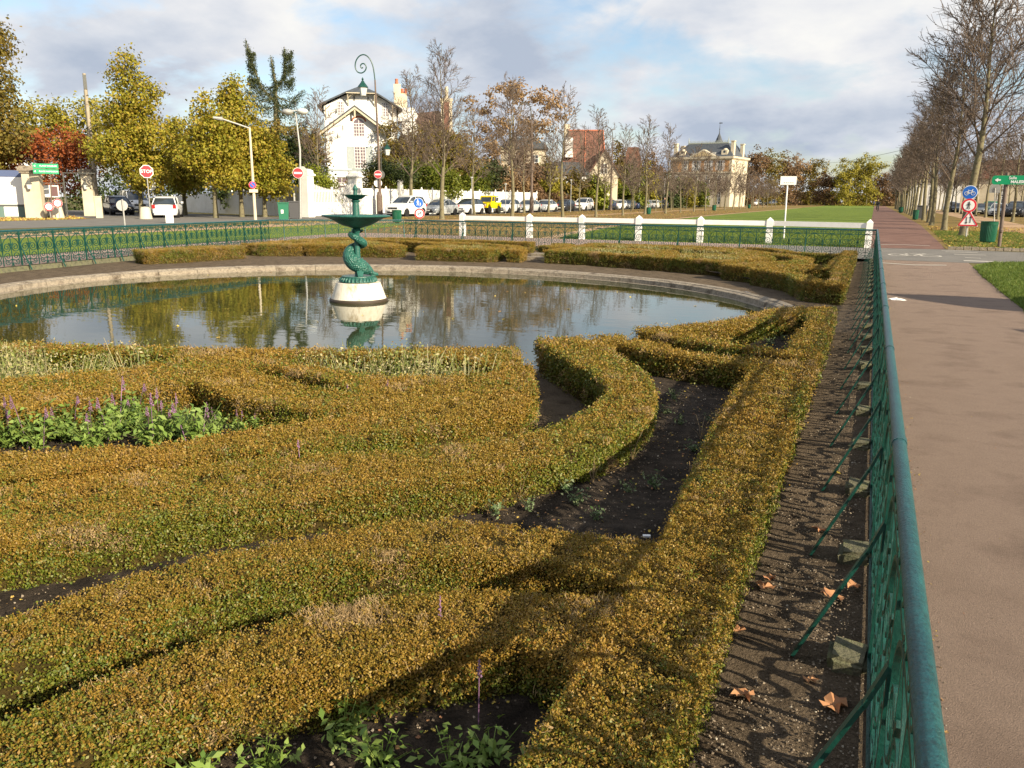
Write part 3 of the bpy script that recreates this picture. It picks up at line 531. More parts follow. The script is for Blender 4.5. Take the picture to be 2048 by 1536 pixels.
def hedge(label, outer, holes=(), zt=.22, zb=-.12, group=None, dry=.02, seed=0, sidegreen=.5):
    HC[0] += 1; rng = np.random.default_rng(HC[0]*7+seed); c = np.mean(outer, 0); t = thing('box_hedge', label, 'hedge', (float(c[0]), float(c[1]), 0), 0, group)
    inn = offset(outer, .028); hin = [offset(h, -.028) for h in holes]
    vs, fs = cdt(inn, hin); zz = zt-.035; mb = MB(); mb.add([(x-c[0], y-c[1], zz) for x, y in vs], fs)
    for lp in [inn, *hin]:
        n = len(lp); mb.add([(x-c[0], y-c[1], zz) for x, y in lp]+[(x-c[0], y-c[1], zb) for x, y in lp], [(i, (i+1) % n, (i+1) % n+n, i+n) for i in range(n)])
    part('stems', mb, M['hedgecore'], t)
    P_ = []; Nn = []; K = []
    a = np.array(outer); x0, y0 = a.min(0); x1, y1 = a.max(0); nmax = int((x1-x0)*(y1-y0)*4600)
    q = np.c_[rng.uniform(x0, x1, nmax), rng.uniform(y0, y1, nmax)]; q = q[inside(q, outer, holes)]
    dd = np.linalg.norm(np.c_[q, np.full(len(q), zt)]-CAMP, axis=1); de, _ = dens(dd); q = q[rng.random(len(q)) < de/4600]
    if len(q):
        z = zt-.014+.013*nfield(np.c_[q*2.2, np.zeros(len(q))], 1, 0)+rng.normal(0, .006, len(q)); P_.append(np.c_[q, z]); Nn.append(rng.normal(0, .3, (len(q), 3))+[0, 0, 1]); K.append(np.zeros(len(q)))
    for lp, hole in [(outer, 0)]+[(h, 1) for h in holes]:
        sg = (1 if area(lp) > 0 else -1)*(-1 if hole else 1); n = len(lp)
        for i in range(n):
            p, r_ = np.array(lp[i]), np.array(lp[(i+1) % n]); e = r_-p; l = np.linalg.norm(e)
            if l < 1e-4: continue
            nx = np.array([e[1], -e[0]])/l*sg; mid = np.r_[(p+r_)/2, .05]
            if np.dot(CAMP[:2]-mid[:2], nx) < 0 and np.linalg.norm(CAMP-mid) > 7: continue
            h = zt-zb-.02; N_ = int(l*h*4600); u = rng.random(N_); z = zb+.02+h*rng.random(N_)**.85; pt = np.c_[p+np.outer(u, e)-nx*(.008+.012*rng.random(N_))[:, None], z]
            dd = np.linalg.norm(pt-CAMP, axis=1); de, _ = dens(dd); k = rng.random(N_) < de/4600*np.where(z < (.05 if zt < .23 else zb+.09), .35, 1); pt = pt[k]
            if not len(pt): continue
            pt[:, :2] += nx*(.010*nfield(pt*2, 1, 5))[:, None]
            P_.append(pt); Nn.append(np.r_[nx, .35]+rng.normal(0, .35, (len(pt), 3))); K.append(np.ones(len(pt)))
    P_ = np.concatenate(P_); Nn = np.concatenate(Nn); K = np.concatenate(K); gp_ = nfield(P_, 6.5, 77)+.5*nfield(P_, 2.3, 90); kp = rng.random(len(P_)) > np.clip((gp_-.30)*2.6, 0, .8); P_ = P_[kp]; Nn = Nn[kp]; K = K[kp]; dist = np.linalg.norm(P_-CAMP, axis=1); _, sc = dens(dist)
    f1 = nfield(P_, 1.6, 11); f2 = nfield(P_, 3.1, 40); r = rng.random(len(P_)); low = np.clip((zt-P_[:, 2])/.25, 0, 1)
    pg = np.where(K > 0, np.clip(sidegreen*(.45+low*1.7)+f1*1.1, .04, .95), np.clip(.10+f1*.45, .02, .5)); green = r < pg
    pick = np.where(green, 3+rng.integers(0, 3, len(P_)), rng.integers(0, 3, len(P_))); dr = rng.random(len(P_)) < np.clip(dry+np.maximum(0, f2-.33)*2.0+(low > .8)*.12, 0, .8); pick[dr] = 6
    P_[:, 0] -= c[0]; P_[:, 1] -= c[1]
    scatter('leaves', BOXG, P_, euler_from_normals(Nn, rng), sc*rng.uniform(.8, 1.2, len(P_)), pick, t); return len(P_)
k_ = 1.108
def sc_(p): return [(x*k_, y*k_) for x, y in p]
Q = {}
Q['loop'] = ([(-.33, 11.0), (-.94, 10.62), (-1.2, 9.9), (-1.28, 9.47), (-1.5, 9.0), (-2.16, 8.12), (-2.14, 8.03), (-1.55, 7.68), (-1.14, 7.47), (-.79, 7.40), (-.33, 7.22)], [[(-1.62, 8.22), (-1.18, 8.95), (-.93, 9.6), (-.60, 10.4), (-.55, 9.38), (-.60, 8.5), (-.60, 7.99), (-.60, 7.58), (-.99, 7.58), (-1.38, 7.85)]])
Q['border'] = ([(-.33, 7.14), (-.80, 7.0), (-.76, 6.6), (-.78, 5.66), (-.75, 4.59), (-.71, 3.92), (-.69, 3.5), (-.65, 2.9), (-.65, 2.2), (-.66, 1.9), (-.65, 1.5), (-.65, -.8), (-.33, -.8)], [])
Q['cross'] = ([(-.81, 6.98), (-1.17, 7.02), (-1.43, 7.12), (-1.67, 7.3), (-2.0, 7.6), (-2.1, 7.2), (-1.78, 6.98), (-1.41, 6.84), (-1.04, 6.74), (-.80, 6.62)], [])
s_out = [(-2.88, 7.11), (-2.65, 7.36), (-2.19, 7.72), (-2.08, 7.04), (-1.9, 6.63), (-1.65, 6.26), (-1.43, 5.82), (-1.27, 5.36), (-1.2, 4.82), (-1.25, 4.35), (-1.35, 3.98), (-1.52, 3.68), (-1.77, 3.29), (-2.26, 2.77), (-2.67, 2.28), (-3.02, 1.84), (-3.45, 1.3), (-4.4, 1.0), (-5.5, .75), (-7.85, .65)]
s_in = [(-7.85, 1.08), (-5.6, 1.2), (-4.6, 1.5), (-3.9, 1.92), (-3.45, 2.37), (-3.0, 2.87), (-2.55, 3.32), (-2.12, 3.6), (-1.88, 3.9), (-1.71, 4.17), (-1.59, 4.65), (-1.58, 5.0), (-1.62, 5.42), (-1.77, 5.73), (-1.99, 6.02), (-2.34, 6.45)]
Q['scurve'] = (spline(s_out, 2)+spline(s_in, 2), [])
h4 = [(-2.87, 6.64), (-2.6, 6.07), (-2.38, 5.82), (-2.28, 5.5), (-2.07, 5.15), (-2.04, 4.75), (-2.1, 4.4), (-2.2, 4.12), (-2.4, 3.82), (-2.65, 3.45), (-3.1, 2.98), (-3.6, 2.47), (-4.1, 2.05), (-4.8, 1.68), (-5.8, 1.42), (-7.8, 1.3), (-7.8, 4.66), (-7.22, 4.73), (-6.27, 5.0), (-5.38, 5.31), (-4.18, 5.87)]
F3 = [(-7.3, 2.0), (-5.9, 2.05), (-5.2, 2.15), (-4.5, 2.33), (-4.09, 2.6), (-3.47, 3.01), (-3.2, 3.49), (-2.95, 3.86), (-2.52, 4.5), (-2.85, 4.2), (-3.19, 4.0), (-3.81, 4.04), (-4.45, 4.3), (-4.55, 3.66), (-4.75, 3.2), (-5.4, 2.95), (-6.3, 2.9), (-7.3, 3.0)]
F2 = [(-4.6, 5.28), (-3.89, 5.06), (-3.4, 5.03), (-2.91, 5.18), (-2.59, 5.5), (-2.67, 5.8), (-3.19, 5.9), (-4.08, 5.65)]
F1 = [(-7.3, 3.75), (-6.6, 3.78), (-6.0, 3.68), (-5.6, 3.85), (-5.25, 4.35), (-5.2, 4.85), (-5.38, 5.02), (-6.1, 4.72), (-6.9, 4.5), (-7.4, 4.42)]
SL = [(-4.7, 4.84), (-4.25, 4.72), (-3.57, 4.5), (-3.2, 4.58), (-3.7, 4.80), (-4.24, 4.95)]
Q['scrolls'] = (h4, [F3, F2, F1, SL])
Q['band2'] = ([(-5, .35), (-3.4, .75), (-2.75, 1.1), (-2.40, 1.52), (-2.33, 1.78), (-2.19, 2.08), (-1.99, 2.33), (-1.74, 2.65), (-1.52, 2.78), (-1.11, 2.88), (-.84, 2.91), (-.66, 2.93), (-.66, 2.55), (-1.0, 2.61), (-1.43, 2.48), (-1.75, 2.25), (-1.96, 1.95), (-2.06, 1.62), (-2.42, 1.0), (-3, .55), (-4, .15), (-5, -.1)], [])
Q['band1'] = ([(-1.95, -.4), (-2.0, .4), (-1.95, 1.05), (-1.88, 1.34), (-1.75, 1.66), (-1.58, 1.92), (-1.22, 2.26), (-.96, 2.36), (-.66, 2.45), (-.66, 2.0), (-.88, 2.06), (-1.04, 1.95), (-1.22, 1.80), (-1.48, 1.60), (-1.60, 1.36), (-1.66, 1.0), (-1.68, .4), (-1.6, -.4)], [])
NMS = {'loop': 'triangular box hedge loop round a dark bed', 'border': 'long straight bronzed box hedge', 'cross': 'short wavy box hedge strip', 'scurve': 'S-shaped box hedge', 'scrolls': 'broad scrolled box hedge with flower beds', 'band2': 'curved box hedge band', 'band1': 'low curved box hedge band'}
WH = {'nr': dict(loop='at the near right corner of the pond', border='beside the railing in the foreground', cross='closing the dark bed in the right foreground', scurve='sweeping through the foreground', scrolls='on the near side of the pond', band2='second from the bottom edge, joining the straight hedge', band1='at the very bottom of the picture'),
      'fr': dict(loop='at the far right corner of the pond', border='beside the far end of the railing', cross='in the far right part of the garden', scurve='in the far right part of the garden', scrolls='beyond the water, right of the fountain', band2='below the far railing at right', band1='in the far right corner of the garden')}
MIR = {'nr': lambda p: p, 'fr': lambda p: [(x, 24.75-y if y > 3 else 24.0-y*.85+.0) for x, y in p]}
tot = 0
for q in ('nr', 'fr'):
    for n_, (o_, h_) in Q.items():
        f_ = MIR[q]
        if q == 'fr': 
            f_ = lambda p: [(x, 24.9-y*(1+.018*max(0, -x-1))) for x, y in p]
            o2 = [(x, min(24.0, y)) for x, y in f_(o_)]; h2 = [f_(h) for h in h_]
            if n_ == 'loop': o2 = [(x, max(y, 13.95)) for x, y in o2]
            if n_ == 'band1': continue
        else: o2, h2 = o_, h_
        zt = .22+(.006 if n_ in ('cross', 'band2', 'loop') else -.006 if n_ == 'scurve' else 0)+(.0 if q == 'nr' else 0)
        tot += hedge(NMS[n_]+' '+WH[q][n_], o2, h2, zt=zt, seed=ord(n_[0]))
def strip(pts, w, n=3):
    p = spline(pts, n); a = np.array(p); t = np.gradient(a, axis=0); t /= np.linalg.norm(t, axis=1, keepdims=True); nn = np.c_[-t[:, 1], t[:, 0]]*w/2; return [tuple(v) for v in a+nn]+[tuple(v) for v in (a-nn)[::-1]]
left = [('thin twiggy box hedge ending at the left railing', [(-16.75, 14.6), (-16.0, 14.3), (-15.35, 17.0), (-15.85, 17.35), (-16.55, 16.6)], [[(-16.3, 15.6), (-16.0, 15.2), (-15.75, 16.8), (-15.95, 16.9)]]),
        ('small box hedge block behind the twiggy one at left', [(-16.4, 18.0), (-15.6, 17.9), (-14.75, 18.45), (-14.6, 19.0), (-15.6, 20.9), (-16.6, 20.6)], [[(-15.9, 18.7), (-15.1, 18.9), (-15.5, 20.1), (-16.1, 20)]]),
        ('box hedge block with pale flowers left of the fountain column', [(-14.6, 18.55), (-13.3, 18.95), (-12.1, 19.25), (-11.95, 19.7), (-12.9, 20.6), (-14.4, 21.2), (-15.2, 20.6)], [[(-14.3, 19.3), (-13.0, 19.6), (-12.8, 20.1), (-14.2, 20.6)]]),
        ('box hedge block with pale flowers right of the fountain column', [(-11.15, 18.8), (-9.15, 19.1), (-9.0, 19.5), (-9.3, 20.6), (-10.6, 20.7), (-11.7, 20.1)], [[(-10.9, 19.4), (-9.5, 19.6), (-9.6, 20.2), (-10.8, 20.2)]]),
        ('arched box hedge strip behind the right hand flower block', strip([(-8.6, 19.5), (-8.75, 20.3), (-9.3, 21.1), (-10.6, 21.7), (-12, 21.9)], .42), []),
        ('long low box hedge strip under the far railing at left', strip([(-9.6, 23.3), (-12, 23.45), (-14.6, 23.2), (-16.6, 21.9)], .4), []),
        ('box hedge strip looping behind the fountain', strip([(-11.2, 20.9), (-12.6, 21.7), (-14.3, 22.1), (-15.8, 21.7), (-16.6, 20.9)], .4), []),
        ('small round box hedge beside the garden gate steps', strip([(-8.55, 21.6), (-8.2, 22.4), (-8.6, 23.1)], .55), []),
        ('box hedge along the left railing at the bottom left of the pond', strip([(-8.5, 4.7), (-10.0, 4.95), (-11.6, 5.5), (-13.0, 6.4)], .8), [])]
for l_, o_, h_ in left: tot += hedge(l_, o_, h_, zt=.215, dry=.12 if 'twiggy' in l_ else .04, sidegreen=.25)
# raised beds inside the hedges
BED = [(-.5, -.8), (-.5, 10.2), (-.9, 10.0), (-1.3, 9.1), (-1.95, 8.05), (-2.1, 7.4), (-2.25, 7.1), (-1.8, 5.95), (-1.45, 5.35), (-1.42, 4.6), (-1.6, 3.9), (-1.9, 3.5), (-2.5, 2.95), (-3.4, 2.0), (-4.5, 1.25), (-7.8, .9), (-7.8, -.8)]
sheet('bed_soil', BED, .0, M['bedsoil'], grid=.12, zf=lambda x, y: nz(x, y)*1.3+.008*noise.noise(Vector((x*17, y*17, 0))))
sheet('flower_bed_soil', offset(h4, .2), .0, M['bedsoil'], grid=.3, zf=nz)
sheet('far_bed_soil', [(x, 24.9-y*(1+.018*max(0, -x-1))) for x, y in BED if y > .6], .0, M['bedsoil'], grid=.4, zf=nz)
# steps at the garden gate
st = thing('garden_steps', 'low pale stone steps in the gap between the far hedges', 'steps', (-8.25, 20.6, 0)); box('step', (0, 0, -.06), (1.0, .35, .10), M['stone'], st); box('step', (.05, .6, -.01), (1.0, .4, .12), M['stone'], st)
# ------------------------------------------------------------------ bed plants
def plant_mesh(name, seed, n, h, spread, leaf, mt, up_=.6, stalk=True):
    rng = np.random.default_rng(seed); P_ = []; Nn = []; b = MB()
    for i in range(n):
        a = rng.uniform(0, 2*PI); l = h*rng.uniform(.5, 1); r = spread*rng.uniform(.2, 1); top = np.array([math.cos(a)*r, math.sin(a)*r, l])
        k = int(5+l*26)
        for j in range(k): t = (j+1)/k; p = top*np.array([t**1.4, t**1.4, t]); q = p+rng.normal(0, leaf*.5, 3); P_.append(q); Nn.append(np.array([math.cos(a), math.sin(a), 1.6])+rng.normal(0, .7, 3))
        if stalk: b.tube([(0, 0, 0), tuple(top*[.4, .4, .5]), tuple(top)], [.003, .0022, .0012], 3, False)
    P_ = np.array(P_); v, f = leaf_quads(P_, np.array(Nn), leaf*rng.uniform(.6, 1.3, len(P_)), .42, rng, .4)
    me = np_mesh(name, v, f, mt)
    if stalk:
        bm = bmesh.new(); bm.from_mesh(me); x = b.mesh('x', mt); bm.from_mesh(x); bm.to_mesh(me); bm.free()
    return me
def spikes(name, seed, n, h, spread, mt, w=.012):
    rng = np.random.default_rng(seed); b = MB()
    for i in range(n):
        a = rng.uniform(0, 2*PI); r = spread*rng.uniform(.1, 1); x, y = math.cos(a)*r, math.sin(a)*r; z = h*rng.uniform(.75, 1.15); l = .07*rng.uniform(.6, 1.4)
        b.tube([(x*.4, y*.4, 0), (x*.8, y*.8, z*.7), (x, y, z)], [.002, .002, .0015], 3, False)
        for j in range(14):
            t = j/14; aa = j*2.4; ww = w*(1.1-t*.75); c_ = (x+math.cos(aa)*ww*.6, y+math.sin(aa)*ww*.6, z-l*(1-t)); b.lathe([(.001, -ww*.5), (ww*.5, 0), (.001, ww*.6)], 4, c_)
    return b.mesh(name, mt)
rg = random.Random(11)
SAL = [plant_mesh('foliage', 20+i, 30, .23, .18, .042, M['salvia']) for i in range(3)]; SPK = [spikes('flower_spikes', 30+i, 2, .30, .13, M['purple']) for i in range(3)]
sal_pos = [(px, py) for px, py in ([(-4.82, 3.12), (-4.6, 3.16), (-4.57, 3.33), (-4.31, 3.3), (-4.34, 3.49), (-4.4, 3.69), (-4.01, 3.5), (-3.98, 3.66), (-3.74, 3.6), (-3.8, 3.82), (-3.69, 3.93), (-3.64, 4.06), (-3.58, 4.19), (-3.43, 4.21), (-4.43, 3.68), (-4.12, 3.67)])]
fld = ['at the left edge of the picture', 'just left of the purple cluster', 'with the brightest purple cluster', 'right of the brightest purple cluster', 'in front of the tall spikes', 'below the tallest pink spike', 'with dark withered spikes', 'in the middle of the bed', 'in front of the dark hedge corner', 'under the dark hedge corner', 'beside the withered flowers', 'left of the bushy green one', 'with bushy bright leaves', 'near the right end of the bed', 'at the back below the hedge, left', 'at the back below the hedge, right']
for i, (x, y) in enumerate(sal_pos):
    t = thing('salvia_plant', 'green leafy salvia with purple flower spikes '+fld[i], 'plant', (x, y, 0), rg.uniform(0, 6), 'salvias in the large flower bed', sc=rg.uniform(.6, .75) if 9 <= i <= 13 else rg.uniform(.85, 1.25)); link('foliage', SAL[i % 3], t); link('flower_spikes', SPK[(i+1) % 3], t)
for i, (x, y) in enumerate([(-3.43, 4.44), (-3.3, 4.62), (-3.16, 4.72), (-3.02, 4.98)]):
    t = thing('salvia_plant', 'thin salvia with one pink spike against the dark hedge side, '+['leftmost', 'with the tallest pink spike', 'right of the tallest spike', 'rightmost near the hedge tip'][i], 'plant', (x, y, 0), rg.uniform(0, 6), 'thin salvias against the hedge', sc=.8); link('foliage', SAL[i % 3], t); link('flower_spikes', SPK[i % 3], t)
WISP = []
for i in range(3):
    rng = np.random.default_rng(60+i); b = MB()
    for j in range(22):
        a = rng.uniform(0, 2*PI); r = rng.uniform(.02, .24); h = rng.uniform(.10, .33)**1.0; x, y = math.cos(a)*r, math.sin(a)*r
        b.tube([(x*.5, y*.5, 0), (x*.8, y*.8, h*.6), (x, y, h)], [.0035, .003, .0015], 3, False)
    P_ = rng.normal(0, .12, (260, 3)); P_[:, 2] = .03+.27*rng.random(260)**1.4; v, f = leaf_quads(P_, rng.normal(size=(260, 3)), rng.uniform(.015, .035, 260), .45, rng)
    me = np_mesh('stems', v, f, M['pale']); bm = bmesh.new(); bm.from_mesh(me); bm.from_mesh(b.mesh('x', M['pale'])); bm.to_mesh(me); bm.free(); WISP.append(me)
def fill(poly, n, seed, ins=.12):
    rng = np.random.default_rng(seed); a = np.array(poly); out = []
    while len(out) < n:
        q = rng.uniform(a.min(0), a.max(0)); 
        if inside([q], offset(poly, ins))[0] and all(math.hypot(q[0]-o[0], q[1]-o[1]) > .16 for o in out): out.append(q)
        elif rng.random() < .002: break
    return out
wl = 'pale flower clump, %s from left in the '
for nm, poly, n in (('left oval bed by the near pond hedge', F1, 20), ('right oval bed by the near pond hedge', F2, 15)):
    for k, q in enumerate(sorted(fill(poly, n, len(nm)), key=lambda q: math.atan2(q[0], q[1]))): o = link('wispy_flower_clump', WISP[rg.randrange(3)], None, (q[0], q[1], 0), rg.uniform(0, 6)); tag(o, wl % ORD[k]+nm, 'plant', 'pale flower clumps in the '+nm); o.scale = (rg.uniform(.8, 1.3), rg.uniform(.8, 1.3), rg.uniform(.6, 1.3)); o.rotation_euler = (rg.uniform(-.3, .3), rg.uniform(-.3, .3), rg.uniform(0, 6))
far = lambda p: [(x, 24.9-y*(1+.018*max(0, -x-1))) for x, y in p]
for nm, poly, n in (('far right bed beyond the water, left part', far(F1), 12), ('far right bed beyond the water, right part', far(F2), 9), ('large far bed beyond the water', far(F3), 14), ('block left of the fountain column', left[2][2][0], 7), ('block right of the fountain column', left[3][2][0], 7)):
    for k, q in enumerate(sorted(fill(poly, n, len(nm)), key=lambda q: math.atan2(q[0], q[1]))): o = link('wispy_flower_clump', WISP[rg.randrange(3)], None, (q[0], q[1], 0), rg.uniform(0, 6)); tag(o, wl % ORD[k]+nm, 'plant', 'pale flower clumps in the '+nm)
SML = [plant_mesh('leaves', 80+i, 9, .13, .11, .035, M['greygreen']) for i in range(3)]; BIG = [plant_mesh('leaves', 90+i, 16, .15, .14, .045, M['salvia']) for i in range(2)]
small = [(-1.3, 6.17), (-1.1, 5.46), (-0.89, 4.87), (-1.25, 5.69), (-1.07, 4.01), (-0.96, 4.15), (-1.38, 3.86), (-1.59, 3.41), (-1.46, 3.55), (-1.27, 3.71), (-1.11, 3.57), (-1.31, 4.67), (-0.9, 9.1), (-0.81, 9.5), (-0.95, 10.02), (-0.92, 5.62)]
sl = ['under the cross hedge', 'in the shaded bed, left of the dry stalks', 'beside the long straight hedge', 'below the cross hedge corner', 'in the bed centre, darker one', 'in the bed centre, right', 'with purple stems by the S-shaped hedge', 'with pointed leaves near the left tip of the bed', 'with feathery leaves near the left tip of the bed', 'with a small purple flower', 'near the white scrap of litter', 'at the foot of the S-shaped hedge', 'in the triangular bed, left', 'in the triangular bed, middle', 'in the triangular bed, upper', 'in the shadow of the straight hedge']
for i, (x, y) in enumerate(small):
    o = link('bed_plant', SML[i % 3], None, (x, y, 0), rg.uniform(0, 6)); o.scale = (rg.uniform(.5, .85),)*3; tag(o, 'small grey green plant '+sl[i], 'plant')
bigp = [(-1.28, 1.7), (-1.11, 1.63), (-1.38, 1.46), (-0.91, 1.68), (-1.52, 1.38), (-0.84, 1.78)]
bl = ['with upright bright leaves at the bottom of the picture', 'with toothed leaves right of the upright one', 'in the bottom left bed', 'in the dark bottom bed', 'at the bottom edge, leftmost', 'beside the hedge corner at the bottom']
for i, (x, y) in enumerate(bigp): o = link('leafy_plant', BIG[i % 2], None, (x, y, -.02), rg.uniform(0, 6)); o.scale = (.8,)*3; tag(o, 'leafy green plant '+bl[i], 'plant')
for i, (x, y) in enumerate([(-1.17, 2.1), (-0.92, 1.86), (-2.68, 3.29)]):
    b = spikes('flower_spike', 50+i, 1, .30, .02, M['purple'], .009); o = link('flower_spike', b, None, (x, y, .0)); tag(o, ['single violet flower spike standing over the low hedge band', 'single pink flower spike over the dark bottom bed', 'short violet spike poking from the scrolled hedge'][i], 'flower')
dryp = [(-1.29, 4.07), (-1.2, 4.56), (-1.56, 3.66), (-0.9, 5.16)]
for i, (x, y) in enumerate(dryp):
    b = MB(); r2 = random.Random(i)
    for j in range(7): a = r2.uniform(0, 6.3); h = r2.uniform(.08, .2); b.tube([(0, 0, 0), (math.cos(a)*.03, math.sin(a)*.03, h*.6), (math.cos(a)*.07, math.sin(a)*.07, h)], [.002, .0018, .001], 4)
    o = link('dry_stalks', b.mesh('dry_stalks', M['stick']), None, (x, y, 0)); tag(o, 'tuft of leafless dry stalks '+['by the S-shaped hedge', 'standing upright in the shaded bed', 'at the left tip of the shaded bed', 'beside the long straight hedge'][i], 'plant')
# stones, twigs and leaves on the soil
rng = np.random.default_rng(5)
def pebble(name, s, seed):
    b = MB(); b.lathe([(.2*s, -.3*s), (.5*s, -.1*s), (.5*s, .15*s), (.2*s, .3*s)], 6); o = bpy.data.objects.new(name, b.mesh(name, M['pebble']))
    for v in o.data.vertices: v.co *= 1+.2*math.sin(seed*9+v.index*3.3)
    return o
def litterleaf(name, mt, s, seed):
    rg = random.Random(seed); n = 14; b = MB(); pts = [(math.cos(2*PI*i/n)*s*(.5 if i % 2 else .40)*rg.uniform(.8, 1.2), math.sin(2*PI*i/n)*s*.72*(.5 if i % 2 else .38)*rg.uniform(.8, 1.2), rg.uniform(-.05, .25)*s) for i in range(n)]
    b.add(pts+[(0, 0, .01*s)], [(i, (i+1) % n, n) for i in range(n)]); return bpy.data.objects.new(name, b.mesh(name, mt))
PEB = scatter_group('gravel', [pebble('g0', .012, 1), pebble('g1', .018, 2), pebble('g2', .009, 3), litterleaf('g3', M['litter'], .03, 3)])
def ground_scatter(name, label, group, poly, n, z, smin, smax, kinds, holes=(), near=None, zf=None, cat='ground cover'):
    a = np.array(poly); q = np.c_[rng.uniform(a[:, 0].min(), a[:, 0].max(), n*3), rng.uniform(a[:, 1].min(), a[:, 1].max(), n*3)]; q = q[inside(q, poly, holes)]
    if near: q = q[rng.random(len(q)) < near(q)]
    q = q[:n]; zz = np.full(len(q), z)+(np.array([zf(x, y) for x, y in q]) if zf else 0); nn = rng.normal(0, .3, (len(q), 3))+[0, 0, 1]
    o = scatter(name, group, np.c_[q, zz], euler_from_normals(nn, rng), rng.uniform(smin, smax, len(q)), rng.integers(kinds[0], kinds[1], len(q))); tag(o, label, cat); return o
ground_scatter('gravel', 'pebbles and crumbs on the dark soil strip beside the railing', PEB, [(-.34, .9), (.13, .9), (.13, 13), (-.3, 13)], 11000, -.095, .2, .6, (0, 3), near=lambda q: np.clip(2.2/np.maximum(q[:, 1], .5), 0, 1)**1.1, zf=nz)
ground_scatter('gravel', 'pebbles on the soil of the shaded beds in the foreground', PEB, [(-.7, .5), (-.7, 6.8), (-1.9, 6.6), (-1.3, 5), (-1.3, 4), (-3, 1.8), (-1.8, .5)], 4500, .004, .25, .7, (0, 4), zf=nz)
LEAF = [litterleaf('f%d' % i, M['litter'], .11, i+3).data for i in range(3)]; LM = mat('brown_oak_leaf', (.30, .13, .06), (.42, .22, .10), scale=30, rough=.75)
fl = [(-0.0, 3.27), (0.04, 2.52), (-0.24, 2.5), (-0.05, 4.98), (-0.27, 3.34), (0.07, 3.38), (-0.36, 3.54), (-0.04, 2.66), (-0.09, 4.04), (-0.32, 2.96), (-0.26, 3.43)]
fn = ['large brown leaf by the third brace', 'brown leaf below the big footing stone', 'brown leaf on the shaded soil near the hedge', 'small yellow leaf at a brace foot', 'brown leaf against the straight hedge', 'curled leaf beside the large brown one', 'pale leaf on the soil edge', 'dull leaf at the lowest brace foot', 'pinkish leaf under the railing', 'small dry leaf beside the hedge bottom', 'small leaf between hedge and rail shadow']
for i, (x, y) in enumerate(fl):
    me = LEAF[i % 3].copy(); me.materials.clear(); me.materials.append(plain('yellow_leaf', (.5, .36, .04)) if i == 3 else LM); o = link('fallen_leaf', me, None, (x, y, -.086+nz(x, y)), rg.uniform(0, 6)); o.scale = (rg.uniform(.5, .9),)*3 if i > 1 else (1.0,)*3; tag(o, fn[i], 'leaf')
o = link('paper_scrap', None); me = bpy.data.meshes.new('paper_scrap'); bm = bmesh.new(); bmesh.ops.create_icosphere(bm, subdivisions=2, radius=.06)
for v in bm.verts: v.co = Vector((v.co.x*1.9*(1+.9*noise.noise(v.co*45)), v.co.y*1.1*(1+.8*noise.noise(v.co*50)), max(0, v.co.z*.55*(1+2.2*noise.noise(v.co*70)))))
bm.to_mesh(me); bm.free(); me.materials.append(M['sign_white']); bpy.data.objects.remove(o); x, y = (0.47, 14.34); o = link('paper_scrap', me, None, (x, y, .005)); tag(o, 'crumpled white paper lying on the beige path by the railing', 'litter')
x, y = (-0.82, 3.44); b = MB(); b.box((0, 0, 0), (.035, .018, .008)); o = link('litter_scrap', b.mesh('litter_scrap', M['sign_white']), None, (x, y, .02), .4); tag(o, 'tiny white scrap on the dark soil behind the low hedge band', 'litter')
x, y = (-3.5, 15.12); b = MB(); b.box((0, 0, 0), (.16, .03, .01)); o = link('floating_stick', b.mesh('floating_stick', M['sign_white']), None, (x, y, -.246), .3); tag(o, 'pale stick floating on the water at right', 'stick')
LV = scatter_group('floating', [litterleaf('h0', M['yellitter'], .05, 4), litterleaf('h1', M['litter'], .05, 5)])
# turf blades near the camera
def blades(name, n, s, seed):
    rg = random.Random(seed); b = MB()
    for i in range(n):
        a = rg.uniform(0, 6.3); x, y = rg.gauss(0, .03), rg.gauss(0, .03); h = s*rg.uniform(.5, 1.1); dx, dy = math.cos(a)*.004, math.sin(a)*.004; lx, ly = rg.uniform(-.025, .025), rg.uniform(-.025, .025)
        b.add([(x-dx, y-dy, 0), (x+dx, y+dy, 0), (x+lx, y+ly, h)], [(0, 1, 2)])
    return bpy.data.objects.new(name, b.mesh(name, M['turf']))
TURF = scatter_group('turf', [blades('t0', 22, .045, 1), blades('t1', 18, .055, 2), litterleaf('t2', M['litter'], .07, 9), litterleaf('t3', M['yellitter'], .09, 8), litterleaf('t4', M['litter'], .1, 5)])
ground_scatter('grit', 'grit and crumbs of leaf on the path along the foot of the railing', PEB, [(.22, 1), (.34, 1), (.42, 6), (.5, 20), (.22, 20)], 2200, .006, .15, .5, (0, 4), near=lambda q: np.clip(2.5/q[:, 1], 0, 1))
ground_scatter('grit', 'loose grit scattered over the beige path', PEB, [(.3, 1), (1.6, 1), (2.2, 14), (2.3, 20), (.3, 20)], 1500, .006, .1, .3, (0, 4), near=lambda q: np.clip(4/q[:, 1], 0, 1))
ground_scatter('floating_leaves', 'small yellow leaves floating on the pond water', LV, ell(-.1), 60, -.222, .5, 1.1, (0, 2), cat='leaves')
ground_scatter('turf', 'short green turf of the side lawn at right', TURF, [(2.17, 11.5), (2.3, 20), (2.4, 22.5), (3.0, 24.3), (5.0, 25.1), (5.6, 25), (4.5, 11.5)], 16000, .012, .8, 1.5, (0, 2), cat='grass')
ground_scatter('turf', 'green turf of the lawn just beyond the white fence', TURF, [(-11.4, 30.5), (-.15, 30.5), (-.15, 48), (-13, 46)], 16000, .008, 1.2, 2.6, (0, 2), cat='grass')
